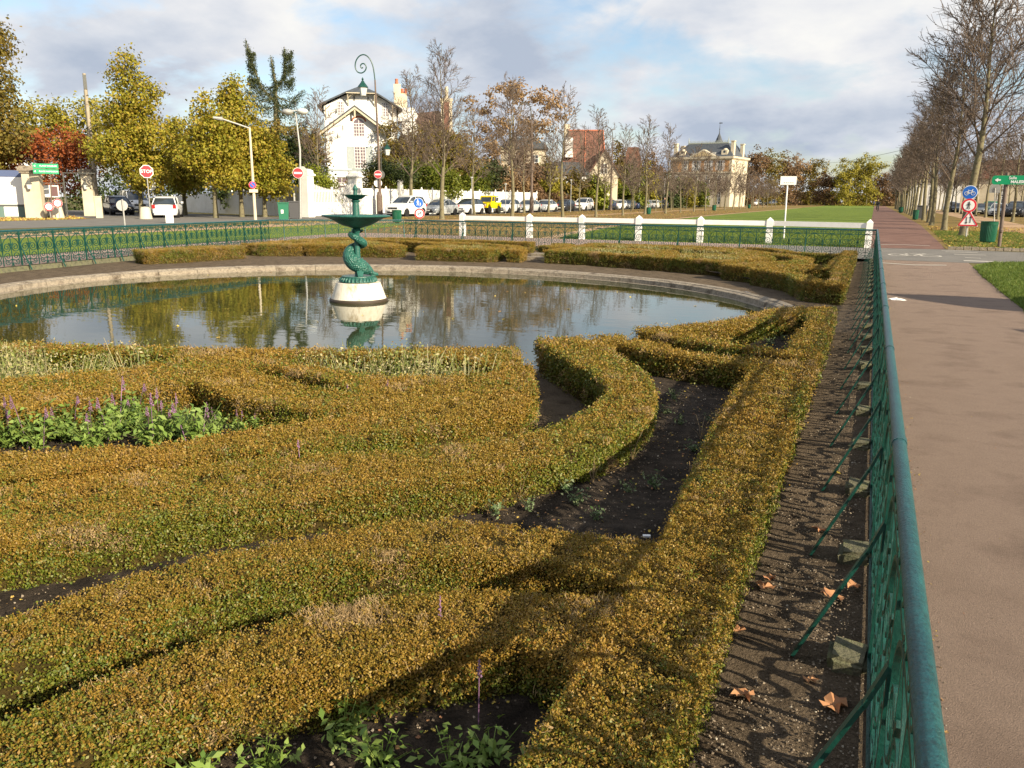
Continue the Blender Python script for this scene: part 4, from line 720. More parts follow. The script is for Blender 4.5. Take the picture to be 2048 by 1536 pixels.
ground_scatter('leaf_litter', 'brown fallen leaves on the verge right of the red path', TURF, [(2.5, 31), (9, 31), (9, 60), (3.2, 60)], 9000, .02, .5, 1.2, (2, 5), near=lambda q: np.clip(34/q[:, 1], 0, 1)**2)
ground_scatter('turf', 'rough grass among leaves on the verge right of the red path', TURF, [(2.5, 31), (6, 31), (7, 50), (3, 50)], 4500, .01, .7, 1.5, (0, 2), cat='grass')
ground_scatter('leaf_litter', 'fallen leaves under the bare trees left of the lawn', TURF, [(-35, 30.5), (-12.4, 30.5), (-15.4, 74), (-16, 120), (-35, 120)], 8000, .01, .8, 1.8, (2, 3))
ground_scatter('leaf_litter', 'yellow fallen leaves along the kerb before the gateway', TURF, [(-53, 29), (-46.3, 28), (-47, 37.5), (-56, 43), (-57, 36)], 5000, .01, 1, 2.6, (2, 5))
# ------------------------------------------------------------------ bare trees
def bare_tree(seed, h=11, w=2.6, clear=3.0, r0=.15, twr=.009, nb=24, dens_=1.0):
    rg = random.Random(seed); T = MB(); B = MB(); lean = (rg.uniform(-.06, .06), rg.uniform(-.06, .06))
    ax = lambda z: Vector((lean[0]*(z/h)**1.5*2+.10*math.sin(z*.7+seed), lean[1]*(z/h)**1.5*2+.08*math.cos(z*.8+seed), z))
    zs = [0, .12, .5, 1.2, 2.2, clear, clear+1.2, clear+2.5, h*.62, h*.78, h*.9, h]
    T.tube([ax(z)-(ax(0)-Vector((0, 0, 0))) for z in zs], [r0*1.45, r0*1.15, r0, r0*.94, r0*.88, r0*.8, r0*.6, r0*.45, r0*.3, r0*.17, r0*.09, .008], 9)
    base = lambda z: ax(z)-ax(0)
    def limb(p, d, l, r, n, lvl, sag):
        pts = [p]; d = d.normalized(); q = p.copy()
        for i in range(n):
            d = (d+Vector((rg.gauss(0, .09), rg.gauss(0, .09), sag))).normalized(); q = q+d*(l/n); pts.append(q.copy())
        B.tube(pts, [max(twr*.75, r*(1-.8*i/n)) for i in range(n+1)], 5 if lvl == 0 else 3, False)
        return pts
    for k in range(nb):
        f = (k+rg.random()*.6)/nb; z = clear*.95+(h*.93-clear)*f**1.1; a = k*2.4+rg.uniform(-.4, .4); inc = R(rg.uniform(34, 52)*(1-.25*f)); L0 = w*(1.08-.72*f)*rg.uniform(.8, 1.15)*(1.25 if f > .06 else 1.0)
        d = Vector((math.cos(a)*math.sin(inc), math.sin(a)*math.sin(inc), math.cos(inc))); P0 = limb(base(z), d, L0, r0*(.27-.16*f), 5, 0, .05)
        m2 = int((7+5*(1-f))*dens_)
        for j in range(m2):
            t = .22+.78*(j+rg.random())/m2; i0 = min(4, int(t*5)); p = P0[i0].lerp(P0[i0+1], t*5-i0); aa = rg.uniform(0, 2*PI); dd = (P0[i0+1]-P0[i0]).normalized(); s = dd.orthogonal().normalized(); s = (Matrix.Rotation(aa, 3, dd) @ s)
            l1 = L0*.40*(1.15-t*.6)*rg.uniform(.6, 1.2); P1 = limb(p, dd*.75+s*.75, l1, twr*1.9, 3, 1, .06)
            for q in range(int(5*dens_)):
                t2 = rg.uniform(.2, 1); i1 = min(2, int(t2*3)); p2 = P1[i1].lerp(P1[i1+1], t2*3-i1); dd2 = (P1[i1+1]-P1[i1]).normalized(); s2 = Matrix.Rotation(rg.uniform(0, 6.3), 3, dd2) @ dd2.orthogonal().normalized()
                limb(p2, dd2*.8+s2*.6, l1*rg.uniform(.3, .6), twr, 2, 2, .03)
    return T.mesh('trunk', M['bark'], 60), B.mesh('branches', M['twig'])
BT = [bare_tree(1, 11, 2.7, 3.0, .15, .0095, 29, 1.4), bare_tree(2, 11, 2.8, 2.8, .15, .0095, 30, 1.4), bare_tree(3, 10.5, 2.6, 3.0, .13, .014, 26, 1.0), bare_tree(4, 10.5, 2.8, 2.9, .13, .014, 26, 1.0), bare_tree(5, 10, 2.7, 2.5, .12, .018, 24, .95), bare_tree(8, 12, 3.6, 3.3, .16, .010, 38, 1.7)]
BH = [11, 11, 10.5, 10.5, 10, 12]
def tree(i, x, y, h, rz, label, group, wide=1, name='bare_tree'):
    s = h/BH[i]; t = thing(name, label, 'tree', (x, y, 0), rz, group, sc=(s*wide, s*wide, s)); link('trunk', BT[i][0], t); link('branches', BT[i][1], t); return t
rg = random.Random(21)
frow = [(-28.8, 52.5, 12.1), (-26.4, 59.7, 10.8), (-22.9, 61.9, 10.2), (-22.5, 69.3, 9.3), (-22.5, 77.8, 8.6), (-22.2, 85.0, 10.0), (-21.9, 93.2, 10.0)]+[(-22+.0*i, 101.5+8.2*i, rg.uniform(7.8, 9.2)-.12*i) for i in range(14)]
for i, (x, y, h) in enumerate(frow): tree([1, 0, 2, 3, 2, 3, 2][i] if i < 7 else 4, x, y, h, rg.uniform(0, 6), 'bare lime tree, %s from the near end of the row left of the lawn' % ORD[i], 'bare lime trees left of the lawn', 1.0 if i else 1.0)
brow = [(-43.8, 58.2, 10.5), (-37.0, 62.0, 12.2), (-34.2, 68.6, 10.2), (-34.6, 81.5, 9.6), (-34.2, 87.7, 9.0), (-34.6, 99.7, 9.3), (-34.6, 110, 8.4), (-34.6, 125, 8)]+[(-34.4, 134+9.*i, rg.uniform(6, 7.5)) for i in range(11)]
bl = ['in front of the white picket gate', 'directly in front of the white crossover car']
for i, (x, y, h) in enumerate(brow): tree([3, 0, 2, 3, 2, 3][i] if i < 6 else 4, x, y, h, rg.uniform(0, 6), 'bare lime tree '+(bl[i] if i < 2 else 'beside the parked cars, %s along the kerb row' % ORD[i-2]), 'bare lime trees along the parked cars')
mrow = [(-29+rg.uniform(-1, 1), 104+11*i, rg.uniform(6.2, 7.6)) for i in range(12)]
for i, (x, y, h) in enumerate(mrow): tree(4, x, y, h, rg.uniform(0, 6), 'slender bare tree, %s in the middle row between lawn and cars' % ORD[i], 'bare trees in the middle row')
rrow = [(3.96, 43.7, 13.3), (3.7, 51.5, 10.8), (3.65, 61.9, 10.6), (3.9, 70, 11), (3.95, 78.2, 11.2), (3.9, 86, 10.6)]+[(3.9+.03*i, 94+8*i, rg.uniform(10, 11.4)) for i in range(15)]
for i, (x, y, h) in enumerate(rrow): tree([5, 1, 0, 1, 0, 1][i] if i < 6 else [2, 3][i % 2] if i < 12 else 4, x, y, h, rg.uniform(0, 6), 'bare tree, %s beside the right edge of the red path' % ORD[i], 'bare trees along the red path')
r2 = [(10.4+.05*i, 50+9.5*i, rg.uniform(9, 10.5)) for i in range(14)]
for i, (x, y, h) in enumerate(r2): tree([2, 3][i % 2] if i < 9 else 4, x, y, h, rg.uniform(0, 6), 'bare tree, %s in the second row right of the dirt path' % ORD[i], 'bare trees of the second right row')
r3 = [(16.5+.1*i, 66+11*i, rg.uniform(8.5, 10)) for i in range(9)]
for i, (x, y, h) in enumerate(r3): tree(4, x, y, h, rg.uniform(0, 6), 'bare tree, %s in the row by the cars at far right' % ORD[i], 'bare trees of the third right row')
# stand-in column and board added out of view to cast the path shadows
kio = thing('shadow_column', 'unseen round column added on the side lawn to cast the path shadow band', 'column', (8.6, 11.9, 0))
b = MB(); b.lathe([(.82, 0), (.82, .25), (.74, .3), (.74, 3.2), (.82, 3.25), (.86, 3.4), (.8, 3.5), (.55, 3.8), (.2, 4.1), (.05, 4.3)], 24); part('body', b, M['bingreen'], kio, smooth=40)
ub = thing('shadow_board', 'unseen wide board on two legs added on the side lawn to shade the path', 'notice board', (7.4, 8.4, 0), R(112)); box('board', (0, 0, 1.9), (2.6, .09, 1.5), M['bingreen'], ub)
for s in (-1, 1): box('leg', (s*1.0, 0, .6), (.09, .09, 1.2), M['bingreen'], ub)
# ------------------------------------------------------------------ leafy trees and shrubs
def crown(name, mt, blobs, n, leaf, seed, clump=.5, hollow=.55):
    rng = np.random.default_rng(seed); bl = np.array(blobs, float); wgt = (bl[:, 3]*bl[:, 4]+bl[:, 4]*bl[:, 5]); wgt /= wgt.sum(); nc = max(8, n//34)
    bi = rng.choice(len(bl), nc, p=wgt); d = rng.normal(size=(nc, 3)); d /= np.linalg.norm(d, axis=1, keepdims=True); rad = rng.uniform(hollow, 1.04, nc)[:, None]
    cen = bl[bi, :3]+d*rad*bl[bi, 3:6]; k = rng.integers(0, nc, n); off = rng.normal(0, clump*.5, (n, 3))*[1, 1, .65]; pos = cen[k]+off; pos[:, 2] = np.maximum(pos[:, 2], .08)
    nrm = d[k]*.7+rng.normal(0, .7, (n, 3))+[0, 0, .35]; v, f = leaf_quads(pos, nrm, leaf*rng.uniform(.6, 1.3, n), .75, rng); return np_mesh(name, v, f, mt)
def trunk_mesh(h, r, blobs, seed):
    rg = random.Random(seed); b = MB(); b.tube([(0, 0, 0), (.02, 0, h*.15), (.05, .03, h*.5), (0, 0, h)], [r*1.4, r, r*.8, r*.3], 8)
    for x, y, z, rx, ry, rz_ in blobs[:6]:
        s = h*rg.uniform(.25, .6); b.tube([(0.03, 0, s), (x*.5, y*.5, (s+z)/2+.2), (x, y, z)], [r*.5, r*.3, r*.08], 5, False)
    return b.mesh('trunk', M['bark'], 60)
def leafy(name, label, cat, x, y, blobs, n, leaf, mt, seed, th=None, tr=.15, clump=.5, rz=0, group=None, hollow=.55):
    t = thing(name, label, cat, (x, y, 0), rz, group)
    if th: link('trunk', trunk_mesh(th, tr, blobs, seed), t)
    link('crown' if th else 'foliage', crown('crown', mt, blobs, n, leaf, seed, clump, hollow), t); return t
def ovoid(h, w, z0, seed, n=9):
    """a pyramidal crown as a handful of blobs."""
    rg = random.Random(seed); o = []
    for i in range(n):
        f = (i+.5)/n; r = w*(1.0-.78*f**1.35)*(.72 if i == 0 else 1); a = i*2.2; rr = r*.38; o.append((math.cos(a)*rr, math.sin(a)*rr, z0+(h-z0)*f*.97, r*.72, r*.72, (h-z0)/n*1.25))
    return o
LT = [('plane_tree', 'tall yellow green plane tree behind the STOP sign', (-49.74, 44.45), 11.2, 3.7, 2.5, 13000, 'plane', 31), ('plane_tree', 'lower yellow plane tree between the two tall ones', (-50.86, 49.73), 7.4, 2.6, 2.2, 7000, 'plane', 32),
      ('plane_tree', 'golden plane tree left of the street lamp', (-42.98, 44.86), 8.4, 2.5, 2.6, 7000, 'plane', 33), ('plane_tree', 'tall yellow plane tree behind the plain street lamp', (-43.7, 48.29), 9.9, 3.0, 2.4, 12000, 'plane', 34), ('plane_tree', 'yellow plane tree reaching toward the wheelie bins', (-42.24, 49.15), 6.6, 2.6, 1.9, 9000, 'plane', 35)]
for nm, lb, (x, y), h, w, z0, n, mt_, sd in LT: leafy(nm, lb, 'tree', x, y, ovoid(h, w, z0, sd), int(n*1.7), .2, M[mt_], sd, th=h*.8, clump=.7)
leafy('ash_tree', 'tall dull green tree cut off by the left edge', 'tree', *(-63.72, 41.88), [(-.5, 0, 12.6, 3.6, 3, 2.2), (1.6, 0, 12.8, 2.0, 2, 1.6), (2.3, 0, 10.0, 2.3, 2, 1.9), (.6, 0, 8.4, 3.4, 3, 2), (1.5, 0, 6.2, 2.9, 2.5, 1.8), (0, 0, 5, 3, 3, 2), (2.2, 0, 12.2, 2.0, 2, 1.8)], 22000, .24, M['olive'], 41, th=11, tr=.3, clump=.9)
leafy('maple_tree', 'russet red maple behind the gateway', 'tree', *(-62.77, 46.67), [(-2, 0, 5.3, 2.4, 2, 1.3), (1.2, 0, 5.6, 2.6, 2, 1.3), (-3.4, 0, 4.2, 1.8, 2, 1.3), (0, 0, 4.2, 4.3, 2.5, 1.6), (3, 0, 4.6, 2.2, 2, 1.6), (0, 0, 2.8, 3.6, 2, 1.2)], 13000, .21, M['maple'], 42, th=4.5, clump=.7, rz=R(37))
leafy('poplar_tree', 'yellow green tree far behind the red maple', 'tree', *(-85.83, 66.02), [(-2, 0, 9.6, 3.2, 3, 2.2), (2.4, 0, 10.0, 3.2, 3, 2.3), (0, 0, 7.5, 5, 3, 2.4), (-4, 0, 8, 2.5, 2, 2.0)], 8000, .34, M['yellow'], 43, th=8, clump=1.0, rz=R(37))
leafy('hedge_row', 'dark undergrowth behind the gateway and the white car', 'shrub', *(-70.26, 60.85), [(-12, 0, 1.8, 5, 1.5, 2.2), (-5, 0, 1.8, 5, 1.5, 2.4), (1, 0, 1.6, 5, 1.5, 2.2), (7, 0, 2, 5, 1.5, 2.5), (12, 0, 1.8, 4, 1.5, 2.3)], 10000, .3, M['dark'], 44, clump=.8, rz=R(33))
def bank(label, px0, blobs, n, leaf, mt_, sd, d, clump=.7, hollow=.5, cat='shrub', name='shrub', th=None, tr=.15):
    x, y = d; return leafy(name, label, cat, x, y, blobs, n, leaf, M[mt_], sd, th=th, clump=clump, rz=R(px0), hollow=hollow, tr=tr)
bank('dark evergreen mass behind the yellow trees and the grey wall', 36, [(-5, 0, 2.6, 2.5, 1.5, 2.6), (-2.4, 0, 3.4, 2.2, 1.5, 3.0), (-.5, 0, 3.8, 1.8, 1.5, 3.2), (1.2, 0, 2.8, 1.2, 1.5, 2.2)], 14000, .26, 'dark', 51, (-47.44, 59.97))
bank('tall brownish green tree at the left side of the villa', 34, [(-2.2, 0, 6.5, 2.2, 1.5, 2.0), (0, 0, 6.6, 1.6, 1.5, 2.0), (1.0, 0, 5.6, 1.0, 1.5, 2.4), (-1, 0, 5, 3, 1.5, 2.0)], 9000, .24, 'olive', 52, (-50.75, 65.07), cat='tree', name='oak_tree', th=6)
bank('bright green shrub beside the white gate pier', 34, [(0, 0, 2.6, 1.1, .8, 1.3), (.9, 0, 2.0, .9, .7, 1.2)], 3500, .16, 'lime', 53, (-41.75, 54.83))
bank('brown green shrub between the gate pier and the no entry sign', 32, [(0, 0, 2.6, 1.9, .8, 1.3), (-1.4, 0, 2.3, 1.0, .8, .9), (1.2, 0, 2.4, 1.2, .8, 1.2)], 5000, .16, 'olive', 54, (-43.0, 64.37))
bank('bamboo like green hedge behind the white wall, left part', 30, [(-2.4, 0, 3.0, 1.8, 1, 1.9), (0, 0, 3.4, 1.9, 1, 2.0), (2.3, 0, 3.1, 1.9, 1, 2.1), (4, 0, 3.0, 1.6, 1, 1.8)], 15000, .2, 'bush', 55, (-43.5, 72.06))
bank('spreading cedar with brown green boughs right of the villa', 30, [(-3.5, 0, 5.6, 1.6, 1.2, .8), (-2, 0, 6.8, 2.4, 1.5, .9), (.5, 0, 8.0, 2.6, 1.5, 1.0), (2.0, 0, 7.2, 3.0, 1.5, 1.1), (-1, 0, 6.0, 3.0, 1.5, .9), (3.2, 0, 6.1, 2.8, 1.5, 1.0), (-3.6, 0, 8.6, 1.2, 1, .5), (4, 0, 5.0, 2.2, 1.5, .9)], 15000, .22, 'olive', 56, (-44.14, 76.72), cat='tree', name='cedar_tree', th=8, tr=.3)
bank('dark cedar bough hanging beside the wall lamp', 30, [(-1.2, 0, 4.3, 1.5, 1, .5), (0, 0, 3.8, 1.6, 1, .5), (.9, 0, 3.4, 1.2, 1, .5)], 3500, .18, 'dark', 57, (-40.66, 65.14))
bank('yellowish green hedge behind the white wall, middle', 28, [(-1.5, 0, 3.4, 1.8, 1, 2.2), (1, 0, 3.9, 1.9, 1, 2.3), (2.8, 0, 3.2, 1.7, 1, 2.0)], 10000, .22, 'bush', 58, (-43.5, 81.19))
bank('dark feathery conifer behind the yellow car', 27, [(-1.4, 0, 3.6, 1.8, 1, 1.6), (.2, 0, 4.4, 2.0, 1, 1.7), (1.7, 0, 4.6, 1.6, 1, 1.5), (0, 0, 2.6, 2.5, 1, 1.2)], 9000, .22, 'conifer', 59, (-43.5, 89.08), cat='tree', name='conifer', th=3)
bank('pale tan shrub behind the wall between two dark trunks', 26, [(-1, 0, 3.0, 1.6, 1, 1.4), (1.3, 0, 3.3, 1.7, 1, 1.6)], 4500, .22, 'golden', 60, (-43.5, 96.42))
bank('green shrub behind the end of the white wall', 24, [(-1, 0, 3.2, 1.8, 1, 1.8), (1.2, 0, 3.6, 1.7, 1, 1.9)], 5000, .24, 'bush', 61, (-43.5, 104.46))
leafy('oak_tree', 'large golden brown tree spreading behind the bare lime trees', 'tree', *(-47.67, 107.94), [(-4.5, 0, 14.2, 3.2, 3, 1.5), (-1, 0, 16.2, 3.5, 3, 1.6), (1.5, 0, 15.6, 3, 3, 1.5), (4.6, 0, 14.8, 2.6, 3, 1.3), (5.8, 0, 13.6, 2.2, 3, 1.2), (-5, 0, 10.5, 3, 3, 1.6), (0, 0, 11.5, 4.5, 3, 2), (3.5, 0, 11.3, 3.2, 3, 1.6)], 5200, .34, M['golden'], 62, th=13, tr=.35, clump=.8, rz=R(24))
TREEPOS = {(905, 100): (-47.09, 88.53), (985, 112): (-47.75, 101.35), (1050, 108): (-42.13, 99.46), (1098, 112): (-40.69, 104.46), (1150, 118): (-39.45, 111.56), (1190, 120): (-37.44, 114.63), (1232, 150): (-43.3, 144.83), (1262, 138): (-37.53, 134.26), (1290, 150): (-38.45, 146.96), (1245, 170): (-47.84, 164.68), (1300, 185): (-46.39, 181.71), (1335, 160): (-37.0, 158.52), (1362, 168): (-36.32, 167.56), (1376, 165): (-34.39, 165.14), (1398, 172): (-33.74, 173.07)}
for i, (px, d, h, w, mt_, lb) in enumerate(((905, 100, 8.6, 3.2, 'olive', 'olive brown tree behind the cedar'), (985, 112, 8.4, 3.6, 'golden', 'low golden tree under the big oak, left'), (1050, 108, 8.0, 3.4, 'brownleaf', 'russet brown tree under the big oak, right'), (1098, 112, 6.5, 2.6, 'yellow', 'small orange yellow tree near the white house front'), (1150, 118, 5.2, 3.2, 'olive', 'brownish shrub before the red tiled house'), (1190, 120, 4.6, 2.8, 'lime', 'bright lime shrub behind the iron fence'), (1232, 150, 11.2, 2.4, 'olive', 'narrow dark tree right of the red roof'), (1262, 138, 6.8, 3.4, 'bush', 'green willow like tree behind the iron fence'), (1290, 150, 7.4, 4.0, 'yellow', 'yellow green tree left of the dark magnolia'), (1245, 170, 11, 4.2, 'brownleaf', 'brown tree behind the second red roof, left'), (1300, 185, 12, 5.0, 'brownleaf', 'brown tree behind the second red roof, right'), (1335, 160, 6.4, 4.2, 'dark', 'dark glossy magnolia left of the mansion'), (1362, 168, 6.0, 2.6, 'bush', 'green shrub left of the mansion garden'), (1376, 165, 5.6, 2.0, 'yellow', 'small golden tree before the mansion'), (1398, 172, 5.0, 2.4, 'bush', 'green shrub in front of the mansion'))):
    x, y = TREEPOS[(px, d)]
    leafy('garden_tree', lb, 'tree', x, y, ovoid(h, w, .8, i, 6), int(2400+w*700), .3+d*.0006, M[mt_], 70+i, th=h*.7, clump=.8)
FARP = [((-34.14, 258.11), 16.5, 6, 'brownleaf', 'first brown tree right of the mansion'), ((-32.36, 280.74), 18, 7, 'olive', 'tall olive brown tree right of the mansion'), ((-28.11, 293.54), 16.5, 7, 'brownleaf', 'rounded copper tree in the far wood'), ((-26.77, 315.98), 17.5, 6, 'golden', 'golden brown tree in the far wood'), ((-21.43, 318.33), 17, 7, 'olive', 'grey brown tree at the right end of the far wood'), ((-16.19, 309.71), 11, 6, 'brownleaf', 'low copper tree before the far yellow trees'), ((-39.13, 266.84), 14, 5, 'olive', 'tree hiding behind the mansion corner'), ((-10.2, 306.88), 15.5, 5.2, 'yellow', 'rounded yellow tree at the end of the lawn'), ((-2.8, 315.61), 18.5, 6.6, 'yellow', 'largest yellow green tree at the end of the lawn'), ((-6.4, 324.95), 15, 5.5, 'olive', 'dark tree between the two yellow ones'), ((2.95, 329.06), 12, 6, 'brownleaf', 'brown tree at the end of the red path'), ((8.57, 342.46), 11, 6, 'olive', 'tree closing the avenue at right'), ((14.14, 333.98), 12, 7, 'olive', 'tree far behind the avenue row'), ((21.76, 315.49), 11, 8, 'brownleaf', 'tree far behind the right row, left'), ((27.77, 285.36), 11, 8, 'olive', 'tree far behind the right row, middle'), ((33.01, 254.88), 10, 8, 'brownleaf', 'tree far behind the right row, right')]
for i, ((x, y), h, w, m_, lb) in enumerate(FARP): leafy('far_tree', lb, 'tree', x, y, ovoid(h, w, .5, i+5, 5)+[(w*.3, 0, h*.75, w*.5, w*.5, h*.2), (-w*.35, 0, h*.7, w*.5, w*.5, h*.2)], 4200, .55, M[m_], 100+i, th=h*.7, clump=1.3)
for i, (px_, (x, y)) in enumerate([(1690, (-11.08, 355.66)), (1735, (-2.86, 364.74)), (1600, (-28.45, 358.94)), (1520, (-42.31, 341.92)), (1850, (17.75, 357.42)), (1950, (33.33, 342.43)), (1430, (-58.85, 334.64))]):
    leafy('far_hedge', 'low dark growth closing the view at the far end, '+['behind the yellow trees left', 'behind the yellow trees right', 'behind the far wood', 'right of the mansion', 'right of the avenue', 'behind the right car park', 'behind the mansion'][i], 'shrub', x, y, [(-14, 0, 2, 9, 2, 3.2), (0, 0, 2, 9, 2, 3.6), (13, 0, 2, 9, 2, 3.2)], 3500, .8, M['olive'], 130+i, clump=1.2, rz=R(15))
# spruce with drooping boughs
def spruce(x, y):
    t = thing('spruce_tree', 'dark drooping spruce with a forked top left of the villa', 'tree', (x, y, 0), R(36), sc=(1.05, 1.05, 1.22)); b = MB(); b.tube([(0, 0, 0), (.1, 0, 6), (.4, 0, 11), (.1, 0, 13.2)], [.3, .24, .14, .05], 8); b.tube([(.2, 0, 9.6), (-1.0, 0, 10.6), (-1.7, 0, 12.4), (-2.3, 0, 14.6)], [.14, .1, .08, .03], 6); b.tube([(.4, 0, 10.6), (1.3, 0, 11.6), (1.45, 0, 14.0)], [.12, .09, .03], 6)
    rg = np.random.default_rng(9); P_ = []; Nn = []; arms = [((.35, 0, z), a, l) for z, a, l in [(11.4, .1, 1.0), (10.4, PI, 2.6), (10.0, .1, 2.9), (9.2, PI-.1, 2.6), (8.8, .0, 3.4), (8.0, PI, 2.9), (7.6, .1, 3.2), (6.8, PI, 2.5), (6.2, 0, 3.2), (10.9, PI, 1.9), (9.9, PI, 3.0), (9.4, .1, 2.2), (9.6, 1.6, 1.6), (8.4, 1.6, 1.8), (7.2, 1.6, 2), (5.4, .2, 3), (5.4, PI, 2.6), (4.6, .2, 3)]]
    def bough(p0, p1, p2, r):
        b.tube([p0, p1, p2], [r, r*.6, .02], 4, False)
        for k in range(850):
            u = rg.random(); p = (1-u)**2*np.array(p0)+2*u*(1-u)*np.array(p1)+u*u*np.array(p2); P_.append(p+np.array([rg.normal(0, .13), rg.normal(0, .35), -abs(rg.normal(0, .5))])); Nn.append(rg.normal(size=3))
    for (x0, y0, z0), a, l in arms: bough((x0, y0, z0), (x0+math.cos(a)*l*.5, math.sin(a)*l*.5, z0-.5), (x0+math.cos(a)*l, math.sin(a)*l, z0+.7), .08)
    for pts in (((-1.0, 0, 10.6), (-1.7, 0, 12.4), (-2.3, 0, 14.7)), ((1.3, 0, 11.3), (1.4, 0, 13), (1.5, 0, 14.2)), ((.3, 0, 10), (.3, 0, 12), (.1, 0, 13.4))):
        bough(*pts, .05)
    for s in (-1, 1):
        for z in (11.4, 12.6, 13.6): bough((s*1.5, 0, z), (s*1.9, 0, z-.2), (s*2.2, 0, z+.3), .03)
    v, f = leaf_quads(np.array(P_), np.array(Nn), rg.uniform(.10, .2, len(P_)), .5, rg); part('trunk', b, M['bark'], t); link('boughs', np_mesh('boughs', v, f, M['conifer']), t)
spruce(*(-61.24, 73.57))
# ------------------------------------------------------------------ buildings
def face(x, y): return math.atan2(-x, y)
def window(par, x, y, z, w, h, cols, rows, fr='white', gl='winglass', t=.05, arch=False, d=.06):
    """x centre, y of the wall face (front is -y), z bottom."""
    wn = MB(); F = .07
    wn.box((0, 0, F/2), (w, d, F)); wn.box((0, 0, h-F/2), (w, d, F)); wn.box((-w/2+F/2, 0, h/2), (F, d-.004, h)); wn.box((w/2-F/2, 0, h/2), (F, d-.004, h))
    for i in range(1, cols): wn.box((-w/2+w*i/cols, -.004, h/2), (t if i*2 != cols else t*1.6, d-.012, h-.02))
    for j in range(1, rows): wn.box((0, .002, h*j/rows), (w-.02, d-.018, t))
    o = part('window', wn, M[fr], par, (x, y-d*.35, z)); g = MB(); g.box((0, .015, h/2), (w-.06, .02, h-.06)); part('pane', g, M[gl], o)
    if arch:
        a = MB(); a.ribbon([(w*.5*math.cos(R(k)), w*.42*math.sin(R(k))) for k in range(0, 181, 15)], .07, d); a.box((0, 0, w*.2), (.05, d, w*.4)); part('arch_frame', a, M[fr], o, (0, 0, h))
        g = MB(); g.prism([(w*.47*math.cos(R(k)), w*.40*math.sin(R(k))) for k in range(0, 181, 15)], .005, .025); part('arch_pane', g, M[gl], o, (0, 0, h))
    return o
def shutter(par, x, y, z, w, h, mt='shutter'):
    b = MB(); b.box((0, 0, h/2), (w, .03, h))
    for k in (0.02, .49, .96): b.box((0, -.022, h*k+.02), (w, .02, .07))
    for s in (-1, 1): b.box((s*(w/2-.03), -.022, h/2), (.055, .018, h))
    for k in range(int(h/.1)): b.box((0, -.018, .07+k*.1), (w-.1, .014, .05))
    return part('shutter', b, M[mt], par, (x, y, z))
# white villa
VB = (-50.72, 73.83); 
v = thing('white_villa', 'white three storey villa with a clipped gable slate roof behind the white wall', 'house', (*VB, 0), R(32))
b = MB(); b.prism([(-3.1, -.6), (3.0, -.6), (3.0, 8.35), (0, 10.55), (-3.1, 8.2)], 0, 3.0); part('front_wing', b, M['wallwhite'], v)
b = MB(); b.prism([(-3.3, -.6), (4.3, -.6), (4.3, 10.9), (3.3, 11.5), (1.9, 12.25), (-.6, 12.25), (-2.2, 11.5), (-3.3, 10.9)], 1.6, 9.6); part('main_block', b, M['wallwhite'], v)
rf = MB()   # front wing roof: two slabs
for s in (-1, 1): rf.prism([(0, 10.85), (s*3.75, 8.12), (s*3.75, 7.98), (0, 10.68)], -.75, 3.2)
roof1 = part('wing_roof', rf, M['slate'], v)
b = MB(); 
for s in (-1, 1):
    b.prism([(0, 10.66), (s*3.72, 7.96), (s*3.72, 7.74), (0, 10.44)], -.72, -.62)
    for k in range(9): f = (k+.5)/9; b.box((s*3.6*f, -.3, 10.45-2.55*f), (.09, .62, .1))
b.box((0, -.6, 10.2), (.16, .1, 1.1)); part('bargeboard', b, M['cream'], v)
rf = MB()   # half hipped main roof
E_ = [(-3.95, 10.95), (.65, 13.05), (5.75, 10.35)]
def slab(pts, t=.16):
    n = len(pts); rf.add([p for p in pts]+[(p[0], p[1], p[2]-t) for p in pts], [tuple(range(n)), tuple(range(2*n-1, n-1, -1))]+[(i, i+n, (i+1) % n+n, (i+1) % n) for i in range(n)])
slab([(-3.95, .8, 10.95), (-3.95, 10.2, 10.95), (.65, 8.2, 13.2), (.65, 2.6, 13.2), (-.9, .8, 12.35)]); slab([(4.95, .8, 10.75), (2.2, .8, 12.35), (.65, 2.6, 13.2), (.65, 8.2, 13.2), (4.95, 10.2, 10.75)]); slab([(-.9, .8, 12.35), (.65, 2.6, 13.2), (2.2, .8, 12.35)]); slab([(-3.95, 10.2, 10.95), (4.95, 10.2, 10.75), (.65, 8.2, 13.2)])
part('main_roof', rf, M['slate'], v)
b = MB(); b.beam((-.9, .72, 12.2), (2.2, .72, 12.2), .06, .08)
for x, z in ((-.75, 11.5), (2.05, 11.5), (3.9, 10.5), (-3.1, 10.3)): b.beam((x, 1.58, z-.5), (x, .9, z+.55), .12, .12); b.beam((x-.3, 1.5, z), (x+.5, .9, z+.62), .08, .1)
part('roof_bracket', b, M['cream'], v)
window(v, -1.55, 1.6, 9.95, .75, 1.45, 4, 5); window(v, 3.15, 1.6, 9.95, .78, 1.45, 4, 5); window(v, .35, 0, 7.75, 1.15, 1.35, 4, 4, arch=True)
window(v, .38, 0, 4.5, 1.2, 2.25, 4, 7); shutter(v, -.6, -.02, 4.5, .68, 2.25); shutter(v, 1.36, -.02, 4.5, .68, 2.25)
b = MB(); b.prism([(.35+.78*math.cos(R(k)), 9.3+.55*math.sin(R(k))) for k in range(0, 181, 15)]+[(.35+.62*math.cos(R(k)), 9.25+.42*math.sin(R(k))) for k in range(180, -1, -15)], -.03, .03); part('arch_brick', b, M['terra'], v)
b = MB(); b.box((0, -.06, 4.32), (6.3, .12, .16)); b.box((.4, -.1, 4.42), (1.7, .14, .1)); part('string_course', b, M['shutter'], v)
b = MB(); b.box((-.05, -.03, 1.85), (6.12, .06, 4.9)); part('ground_storey', b, plain('blueish_white', (.62, .64, .66), rough=.8), v)
